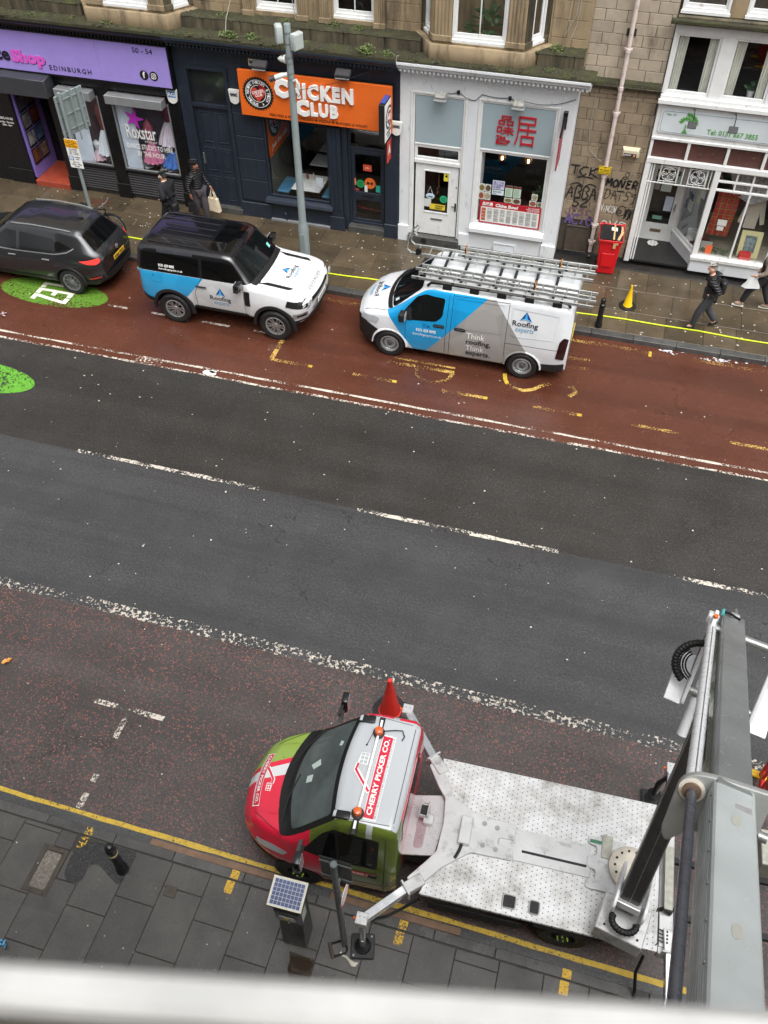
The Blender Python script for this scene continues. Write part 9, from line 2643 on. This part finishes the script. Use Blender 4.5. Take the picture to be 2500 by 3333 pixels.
# cycle lock and a strip of film left at the foot of the post
t = thing('cycle_lock', 'rusty U-shaped cycle lock lying at signpost foot', 'lock', (-1.62, 3.20, PZ+0.006), 0.55)
MB().tube([(-0.09, 0.10, 0.02), (-0.09, -0.10, 0.02)], 0.022, 8).build('barrel', pm('rusted_steel', rgb(96, 86, 76), 0.5, 0.5, 0.25, 14), t)
MB().tube([(-0.09, 0.085, 0.02), (0.09, 0.085, 0.02), (0.125, 0.05, 0.02), (0.125, -0.05, 0.02), (0.09, -0.085, 0.02), (-0.09, -0.085, 0.02)], 0.013, 8).build('shackle', M_blackm, t)
b = MB(); rows = []
pp = [(-1.56, 3.22), (-1.57, 3.17), (-1.53, 3.14), (-1.47, 3.13), (-1.42, 3.10), (-1.36, 3.07), (-1.31, 3.08)]
for i, (x, y) in enumerate(pp):
    w_ = 0.012 if i < 5 else 0.03
    rows.append([(x-w_*0.5, y-w_, PZ+0.012+0.01*(i % 2)), (x+w_*0.5, y+w_, PZ+0.02)])
b.grid(rows); tag(b.build('plastic_strip', pm('wet_film', rgb(176, 172, 158), 0.25)), 'crumpled strip of clear film at the signpost foot', 'litter')
# scraps of litter
def scrap(name, loc, s, mat, lab, seed, n=5):
    qq = random.Random(seed); b = MB()
    for k in range(n):
        a = Vector((qq.uniform(-1, 1), qq.uniform(-1, 1), 0))*s*0.5
        d1_ = Vector((qq.uniform(-1, 1), qq.uniform(-1, 1), qq.uniform(-0.2, 0.3)))*s*0.6; d2_ = Vector((-d1_.y, d1_.x, qq.uniform(0.1, 0.5)*s))*0.7
        b.obox(a+Vector((0, 0, s*0.35)), d1_*0.5, d2_*0.5, Vector((0, 0, 0.003)))
    o = b.build(name, mat); o.location = loc
    tag(o, lab, 'litter')
scrap('crushed_cup', (-14.09, 14.86, 0.006), 0.12, flatc(196, 176, 180), 'crushed pale cup lying on the red lane', 1)
scrap('orange_peel', (-8.54, 6.04, 0.006), 0.10, flatc(226, 150, 60), 'orange peel scrap on the parking bay at photo left', 2, 7)
scrap('blue_wrapper', (-6.02, 1.99, PZ+0.006), 0.12, flatc(96, 176, 224), 'blue plastic wrapper on near pavement', 3, 4)
scrap('white_tissue', (-13.95, 19.55, PZ+0.006), 0.12, WHT, 'torn white tissue on far pavement by the sign post', 4, 6)
scrap('green_wrapper', (-5.0, 1.55, PZ+0.006), 0.10, flatc(40, 140, 90), 'green wrapper on near pavement just past the sill', 5, 4)

# the window the street is seen from
NB = thing('near_building', 'blurred white window sill and wall the view is taken over', 'building', (0, -0.5, 0), 0, None, True)
ca, sa = math.cos(R(12.5)), math.sin(R(12.5))
MS = Matrix(((ca, -sa, 0, -0.031), (sa, ca, 0, 0.0925), (0, 0, 1, 12.6), (0, 0, 0, 1)))
M_sill = pm('white_sill_paint', rgb(166, 166, 164), 0.5, 0, 0.16, 16)
MB().box(-0.9, 0.9, -0.017, 0.0, -0.03, 0.0).xf(MS).build('sill_rail', M_sill, NB, bevel=0.004)
MB().box(-0.9, 0.9, -0.14, -0.0175, -0.05, -0.03).xf(MS).build('sill_board', pm('beige_sill_board', rgb(104, 98, 86), 0.6, 0, 0.1, 10), NB, bevel=0.003)
MB().box(-0.9, 0.9, -0.30, -0.1405, -0.35, -0.025).xf(MS).build('sill_inner', M_sill, NB, bevel=0.004)
b = MB()
b.box(-24, -0.8, -0.62, -0.30, 0.0, 13.7); b.box(0.8, 14, -0.62, -0.30, 0, 13.7); b.box(-0.8, 0.8, -0.62, -0.30, 0, 12.3)
b.build('wall', M_stone, NB, smooth=False)
# ================================================================== people
def skin(name, J, E_, rad, mat, parent, sub=2, root='pelvis'):
    names = [k for k in J if any(k in e for e in E_)]
    idx = {k: i for i, k in enumerate(names)}
    me = bpy.data.meshes.new(name)
    bm = bmesh.new()
    lay = bm.verts.layers.skin.verify()
    vs = []
    for k in names:
        v = bm.verts.new(J[k]); r_ = rad[k]
        v[lay].radius = r_ if isinstance(r_, tuple) else (r_, r_)
        v[lay].use_root = (k == root)
        vs.append(v)
    for a, c in E_:
        bm.edges.new((vs[idx[a]], vs[idx[c]]))
    bm.to_mesh(me); bm.free()
    o = bpy.data.objects.new(name, me)
    m1 = o.modifiers.new('s', 'SKIN'); m1.use_smooth_shade = True
    m2 = o.modifiers.new('d', 'SUBSURF'); m2.levels = sub; m2.render_levels = sub
    out_ = baked([o])
    o.modifiers.clear(); o.data = out_
    COL.objects.link(o)
    out_.materials.clear(); out_.materials.append(mat)
    finish(out_, True, 80)
    o.parent = parent
    return o
SKIN_L = pm('light_skin', rgb(206, 160, 138), 0.5, 0, 0.06, 20)
SKIN_D = pm('brown_skin', rgb(132, 88, 66), 0.5, 0, 0.06, 20)
def puffer(name, col):
    mt, nt, out = nodes(name)
    p = principled(nt, out); v = coords(nt)
    w = nd(nt, 'TexWave', wave_type='BANDS', bands_direction='Z'); setv(w, Scale=5.5, Distortion=1.2, Detail=2.0)
    nt.links.new(v, w.inputs['Vector'])
    c = ramp(nt, noise(nt, v, 9, 4), [(0.3, sc(col, 0.8)), (0.7, sc(col, 1.25))])
    nt.links.new(c, p.inputs['Base Color']); setv(p, Roughness=0.5)
    bumpnode(nt, p, w.outputs[0], 0.7, 0.03)
    return mt
def cloth(name, col, rough=0.85):
    return pm(name, col, rough, 0, 0.15, 8, 0.35, 14)
def person(loc, rz, label, L, garments, h=1.0, skin_m=SKIN_L, hair=None, hood=None, shoes=None, soles=None, head_turn=0.0, bag=None, long_coat=False, hands=True):
    t = thing('person', label, 'person', loc, rz)
    J = {'pelvis': (0, 0, 0.94), 'waist': (0.01, 0, 1.08), 'chest': (0.02, 0, 1.28), 'collar': (0.02, 0, 1.43), 'neck': (0.035, 0, 1.50), 'chin': (0.055, 0, 1.56), 'brow': (0.06, 0, 1.635), 'crown': (0.045, 0, 1.70),
         'hl': (0, 0.095, 0.90), 'kl': (0.16, 0.10, 0.50), 'al': (0.26, 0.10, 0.09), 'hel': (0.23, 0.10, 0.045), 'tl': (0.42, 0.11, 0.035),
         'hr': (0, -0.095, 0.90), 'kr': (-0.06, -0.10, 0.50), 'ar': (-0.32, -0.10, 0.13), 'her': (-0.36, -0.10, 0.11), 'tr': (-0.20, -0.11, 0.03),
         'sl': (0.02, 0.185, 1.40), 'el': (-0.06, 0.25, 1.14), 'wl': (0.03, 0.26, 0.92), 'pl': (0.05, 0.26, 0.85),
         'sr': (0.02, -0.185, 1.40), 'er': (0.02, -0.25, 1.13), 'wr': (0.14, -0.25, 0.93), 'pr': (0.17, -0.25, 0.86)}
    J.update(L)
    for s_, q_ in (('l', 1), ('r', -1)):
        pw_, pp = Vector(J['w'+s_]), Vector(J['p'+s_])
        d_ = (pp-pw_).normalized()
        f = Vector((1, 0, 0)); f = (f-d_*f.dot(d_)).normalized()
        for k in range(4):
            J['f%d%s' % (k, s_)] = tuple(pp+d_*(0.075-0.008*abs(k-1.3))+f*(0.030-0.020*k)+Vector((0, -q_*0.012, 0)))
        J['th'+s_] = tuple(pw_.lerp(pp, 0.5)+f*0.045+d_*0.03)
    nose = Vector((0.165, 0, 1.605))
    J['nose'] = tuple(Vector(J['brow'])+Vector((0.105*math.cos(head_turn), 0.105*math.sin(head_turn), -0.025)))
    for s_, q_ in (('l', 1), ('r', -1)):
        J['ear'+s_] = tuple(Vector(J['brow'])+Vector((-0.01-0.08*q_*math.sin(head_turn), 0.085*q_*math.cos(head_turn), -0.02)))
    rad = {'pelvis': (0.13, 0.11), 'waist': (0.125, 0.10), 'chest': (0.155, 0.11), 'collar': (0.10, 0.08), 'neck': 0.055, 'chin': (0.066, 0.075), 'brow': (0.080, 0.094), 'crown': (0.055, 0.065),
           'hl': 0.085, 'kl': 0.058, 'al': 0.042, 'hel': 0.04, 'tl': 0.03, 'hr': 0.085, 'kr': 0.058, 'ar': 0.042, 'her': 0.04, 'tr': 0.03,
           'sl': 0.062, 'el': 0.044, 'wl': 0.030, 'pl': (0.034, 0.02), 'sr': 0.062, 'er': 0.044, 'wr': 0.030, 'pr': (0.034, 0.02), 'nose': 0.014, 'earl': 0.018, 'earr': 0.018, 'thl': 0.011, 'thr': 0.011}
    for k in range(4):
        rad['f%dl' % k] = 0.009; rad['f%dr' % k] = 0.009
    E_ = [('pelvis', 'waist'), ('waist', 'chest'), ('chest', 'collar'), ('collar', 'neck'), ('neck', 'chin'), ('chin', 'brow'), ('brow', 'crown'), ('brow', 'nose'), ('brow', 'earl'), ('brow', 'earr')]
    for s_ in 'lr':
        E_ += [('pelvis', 'h'+s_), ('h'+s_, 'k'+s_), ('k'+s_, 'a'+s_), ('a'+s_, 't'+s_), ('collar', 's'+s_), ('s'+s_, 'e'+s_), ('e'+s_, 'w'+s_), ('w'+s_, 'p'+s_), ('w'+s_, 'th'+s_)]
        E_ += [('p'+s_, 'f%d%s' % (k, s_)) for k in range(4)]
    skin('body', J, E_, rad, skin_m, t)
    gj, gt = garments[:2]
    g = dict(rad); g.update({'pelvis': (0.175, 0.155), 'waist': (0.17, 0.145), 'chest': (0.20, 0.155), 'collar': (0.13, 0.11), 'neck': (0.078, 0.08), 'sl': 0.088, 'sr': 0.088, 'el': 0.070, 'er': 0.070, 'wl': 0.046, 'wr': 0.046})
    Ej = [('pelvis', 'waist'), ('waist', 'chest'), ('chest', 'collar'), ('collar', 'neck')]
    Jj = dict(J)
    if long_coat:
        Jj['hem'] = (J['pelvis'][0]-0.02, J['pelvis'][1], 0.70); g['hem'] = (0.20, 0.17); Ej.append(('pelvis', 'hem'))
    for s_ in 'lr':
        Ej += [('collar', 's'+s_), ('s'+s_, 'e'+s_), ('e'+s_, 'w'+s_)]
    skin('jacket', Jj, Ej, g, gj, t)
    g = dict(rad); g.update({'pelvis': (0.15, 0.13), 'hl': 0.124, 'hr': 0.124, 'kl': 0.096, 'kr': 0.096, 'al': 0.070, 'ar': 0.070})
    g.update(garments[2] if len(garments) > 2 else {})
    skin('trousers', J, [('pelvis', 'hl'), ('hl', 'kl'), ('kl', 'al'), ('pelvis', 'hr'), ('hr', 'kr'), ('kr', 'ar')], g, gt, t)
    for s_ in 'lr':
        a_, e_, o_ = Vector(J['a'+s_]), Vector(J['he'+s_]), Vector(J['t'+s_])
        skin('shoe', {'heel': tuple(e_+Vector((-0.02, 0, 0.005))), 'mid': tuple(e_.lerp(o_, 0.5)+Vector((0, 0, 0.012))), 'toe': tuple(o_+Vector((0.01, 0, 0.008))), 'cuff': tuple(a_+Vector((0, 0, 0.03)))},
             [('heel', 'mid'), ('mid', 'toe'), ('heel', 'cuff')], {'heel': 0.046, 'mid': (0.046, 0.046), 'toe': (0.040, 0.032), 'cuff': 0.042}, shoes or BLK, t, 2, 'mid')
        if soles:
            d_ = (o_-e_).normalized(); n_ = d_.cross(Vector((0, 1, 0))); n_ = n_ if n_.z > 0 else -n_
            MB().obox(e_.lerp(o_, 0.5)-n_*0.038, d_*((o_-e_).length/2+0.055), Vector((0, 0.044, 0)), n_*0.012).build('sole', soles, t, bevel=0.012, seg=2)
    br = Vector(J['brow']); back = Vector((-math.cos(head_turn), -math.sin(head_turn), 0))
    if hair:
        skin('hair', {'top': tuple(Vector(J['crown'])+back*0.01+Vector((0, 0, 0.012))), 'mid': tuple(br+back*0.035+Vector((0, 0, 0.035))), 'nape': tuple(br+back*0.055+Vector((0, 0, -0.05)))}, [('top', 'mid'), ('mid', 'nape')], {'top': (0.055, 0.065), 'mid': (0.084, 0.085), 'nape': 0.055}, hair, t, 2, 'mid')
    if hood:
        skin('hood', {'top': tuple(Vector(J['crown'])+back*0.03+Vector((0, 0, 0.02))), 'mid': tuple(br+back*0.05+Vector((0, 0, 0.0))), 'nape': tuple(Vector(J['neck'])+back*0.03), 'col': tuple(Vector(J['collar'])+Vector((0, 0, 0.02)))}, [('top', 'mid'), ('mid', 'nape'), ('nape', 'col')], {'top': (0.085, 0.085), 'mid': (0.108, 0.108), 'nape': (0.10, 0.10), 'col': (0.13, 0.12)}, hood, t, 2, 'mid')
    e_ = MB()
    fw = -back; sd = Vector((-fw.y, fw.x, 0))
    for q_ in (-1, 1):
        e_ = MB(); e_.sphere(br+fw*0.078+sd*(0.032*q_)+Vector((0, 0, 0.004)), 0.011, 6); e_.build('eye', BLK, t)
    MB().obox(br+fw*0.088+Vector((0, 0, -0.072)), sd*0.022, fw*0.006, Vector((0, 0, 0.005))).build('mouth', flatc(150, 84, 76), t, bevel=0.003)
    return t, J
PUF = puffer('black_puffer', rgb(30, 30, 33)); PUF2 = puffer('black_quilted', rgb(24, 24, 27))
# the man in the middle of the right-hand pavement, hands in pockets, rucksack on
t, J = person((2.50, 18.80, PZ), math.pi+0.06, 'grey-haired man in black puffer jacket and rucksack walking on far pavement', {
    'kl': (0.17, 0.10, 0.50), 'al': (0.22, 0.09, 0.10), 'hel': (0.19, 0.09, 0.05), 'tl': (0.38, 0.10, 0.035), 'kr': (-0.04, -0.10, 0.50), 'ar': (-0.30, -0.10, 0.17), 'her': (-0.34, -0.10, 0.15), 'tr': (-0.19, -0.11, 0.035),
    'chest': (0.05, 0, 1.27), 'collar': (0.07, 0, 1.42), 'neck': (0.10, 0, 1.49), 'chin': (0.13, 0, 1.55), 'brow': (0.14, 0, 1.625), 'crown': (0.125, 0, 1.69),
    'sl': (0.06, 0.185, 1.39), 'sr': (0.06, -0.185, 1.39), 'el': (-0.14, 0.27, 1.16), 'wl': (0.06, 0.18, 0.98), 'pl': (0.07, 0.11, 0.97), 'er': (-0.14, -0.27, 1.16), 'wr': (0.06, -0.18, 0.98), 'pr': (0.07, -0.11, 0.97)},
    (PUF, cloth('charcoal_denim', rgb(58, 60, 64))), hair=pm('grey_hair', rgb(150, 146, 140), 0.7, 0, 0.2, 60), shoes=flatc(30, 30, 32))
skin('hood', {'a': (0.0, 0.10, 1.46), 'b': (-0.07, 0, 1.47), 'c': (0.0, -0.10, 1.46)}, [('a', 'b'), ('b', 'c')], {'a': 0.05, 'b': 0.075, 'c': 0.05}, PUF, t, 2, 'b')
RS = thing('rucksack', 'black rucksack worn by the grey-haired man', 'rucksack', (2.50, 18.80, PZ), math.pi+0.06)
skin('pack', {'a': (-0.20, 0, 1.36), 'b': (-0.22, 0, 1.18), 'c': (-0.21, 0, 1.02)}, [('a', 'b'), ('b', 'c')], {'a': (0.12, 0.07), 'b': (0.15, 0.095), 'c': (0.13, 0.085)}, cloth('black_nylon', rgb(26, 26, 28), 0.55), RS, 2, 'b')
for s_ in (-1, 1):
    MB().tube([(-0.14, 0.12*s_, 1.42), (0.02, 0.13*s_, 1.50), (0.16, 0.13*s_, 1.40), (0.17, 0.15*s_, 1.22), (-0.08, 0.20*s_, 1.06)], 0.016, 6).build('strap', MATS['black_nylon'], RS)
# walker half out of frame at the right
t, J = person((3.76, 19.98, PZ), math.pi-0.15, 'walker in dark vest and beige sleeves at right photo edge', {
    'kl': (0.26, 0.10, 0.54), 'al': (0.36, 0.10, 0.14), 'hel': (0.33, 0.10, 0.08), 'tl': (0.50, 0.11, 0.08), 'kr': (-0.08, -0.10, 0.52), 'ar': (-0.26, -0.10, 0.11), 'her': (-0.29, -0.10, 0.06), 'tr': (-0.11, -0.11, 0.035),
    'el': (0.02, 0.26, 1.12), 'wl': (0.20, 0.25, 1.0), 'pl': (0.27, 0.24, 0.98)},
    (cloth('beige_wool', rgb(140, 128, 116)), cloth('dark_trousers', rgb(40, 41, 46))), hair=pm('black_hair', rgb(26, 24, 24), 0.5, 0, 0.2, 60), shoes=flatc(150, 138, 124), soles=flatc(206, 200, 190))
skin('vest', J, [('pelvis', 'waist'), ('waist', 'chest'), ('chest', 'collar')], {'pelvis': (0.20, 0.175), 'waist': (0.19, 0.165), 'chest': (0.222, 0.175), 'collar': (0.145, 0.125)}, cloth('black_vest', rgb(28, 29, 34)), t)
hp = Matrix.Translation((3.76, 19.98, PZ)) @ Matrix.Rotation(math.pi-0.15, 4, 'Z') @ Vector(J['pl'])
b = MB(); rows = []
for k in range(6):
    u = k/5
    rows.append([(0.02*math.sin(i*1.7+k)+(-0.05-0.05*u)*(1 if i in (0, 1, 5) else -1)*(1 if i not in (2, 5) else 1.0)*math.cos(i*math.pi/3)*2, 0.05*(0.4+u)*math.sin(i*math.pi/3), -0.02-0.30*u) for i in range(7)])
b.grid(rows); o = b.build('carrier_bag', flatc(220, 222, 222)); o.location = hp; tag(o, 'white carrier bag in the hand of walker at right', 'bag')
# two walkers by the dance shop
t, J = person((-11.52, 19.34, PZ), math.pi-0.25, 'walker in long black coat and beanie passing the studio window', {
    'kl': (0.16, 0.10, 0.50), 'al': (0.18, 0.10, 0.10), 'hel': (0.15, 0.10, 0.05), 'tl': (0.34, 0.11, 0.035), 'ar': (-0.28, -0.10, 0.13), 'her': (-0.32, -0.10, 0.11), 'tr': (-0.17, -0.11, 0.035),
    'el': (-0.10, 0.26, 1.15), 'wl': (0.10, 0.20, 1.02), 'pl': (0.15, 0.16, 1.0)},
    (cloth('navy_black_coat', rgb(27, 28, 34)), cloth('black_trousers', rgb(24, 24, 28))), skin_m=SKIN_L, hair=cloth('dark_green_beanie', rgb(46, 50, 48)), shoes=BLK, long_coat=True)
MB().obox(Vector(J['brow'])+Vector((0.05, 0, -0.055)), (0.055, 0, 0), (0, 0.06, 0), (0, 0, 0.035)).build('face_mask', flatc(190, 190, 186), t, bevel=0.02)
BG = thing('shoulder_bag', 'black shoulder bag on the walker in the long coat', 'bag', (-11.52, 19.34, PZ), math.pi-0.25)
skin('pouch', {'a': (-0.26, 0.06, 0.98), 'b': (-0.27, 0.06, 0.84), 'c': (-0.25, 0.06, 0.72)}, [('a', 'b'), ('b', 'c')], {'a': (0.09, 0.05), 'b': (0.14, 0.08), 'c': (0.13, 0.07)}, MATS['black_nylon'], BG, 2, 'b')
MB().tube([(-0.24, 0.05, 1.02), (-0.15, 0.12, 1.25), (0.0, 0.12, 1.46), (0.12, 0.0, 1.35)], 0.014, 6).build('strap', MATS['black_nylon'], BG)
t, J = person((-11.03, 20.10, PZ), -0.35, 'walker in black hooded puffer and plum trousers carrying tote bag', {
    'kl': (0.10, 0.10, 0.50), 'al': (0.12, 0.10, 0.09), 'hel': (0.09, 0.10, 0.045), 'tl': (0.27, 0.11, 0.035), 'kr': (-0.02, -0.10, 0.49), 'ar': (-0.14, -0.10, 0.10), 'her': (-0.17, -0.10, 0.07), 'tr': (0.0, -0.11, 0.035),
    'er': (-0.06, -0.28, 1.14), 'wr': (-0.02, -0.27, 0.90), 'pr': (0.0, -0.27, 0.83), 'el': (0.08, 0.26, 1.16), 'wl': (0.24, 0.25, 0.98), 'pl': (0.29, 0.25, 0.93)},
    (PUF2, cloth('plum_grey_trousers', rgb(66, 60, 66)), {'kl': 0.115, 'kr': 0.115, 'hl': 0.135, 'hr': 0.135, 'al': 0.07, 'ar': 0.07, 'pelvis': (0.17, 0.15)}), skin_m=SKIN_D, hood=PUF2, shoes=flatc(26, 26, 28), soles=WHT, head_turn=0.15)
M_tote = cloth('cream_canvas', rgb(206, 190, 164))
hp = Matrix.Translation((-11.03, 20.10, PZ)) @ Matrix.Rotation(-0.35, 4, 'Z') @ Vector(J['pl'])
t = thing('tote_bag', 'cream canvas tote bag held by the hooded walker', 'bag', hp, -0.2)
b = MB(); frus(b, -0.62, -0.26, 0.20, 0.16, 0.07, 0.05); b.build('sack', M_tote, t)
for s_ in (-1, 1):
    MB().tube([(-0.09, 0.04*s_, -0.27), (-0.02, 0.01*s_, -0.02), (0.0, 0, 0.0), (0.02, 0.01*s_, -0.02), (0.09, 0.04*s_, -0.27)], 0.014, 6).build('handle', M_tote, t)
hp = Matrix.Translation((-11.03, 20.10, PZ)) @ Matrix.Rotation(-0.35, 4, 'Z') @ Vector(J['pr'])
t = thing('hand_bag', 'small dark bag in the other hand of hooded walker', 'bag', hp, 0.2)
b = MB(); frus(b, -0.42, -0.16, 0.13, 0.11, 0.05, 0.04); b.build('sack', MATS['black_nylon'], t); MB().tube([(-0.07, 0, -0.17), (0, 0, 0.0), (0.07, 0, -0.17)], 0.010, 6).build('handle', MATS['black_nylon'], t)

bpy.data.scenes.remove(BENCH)
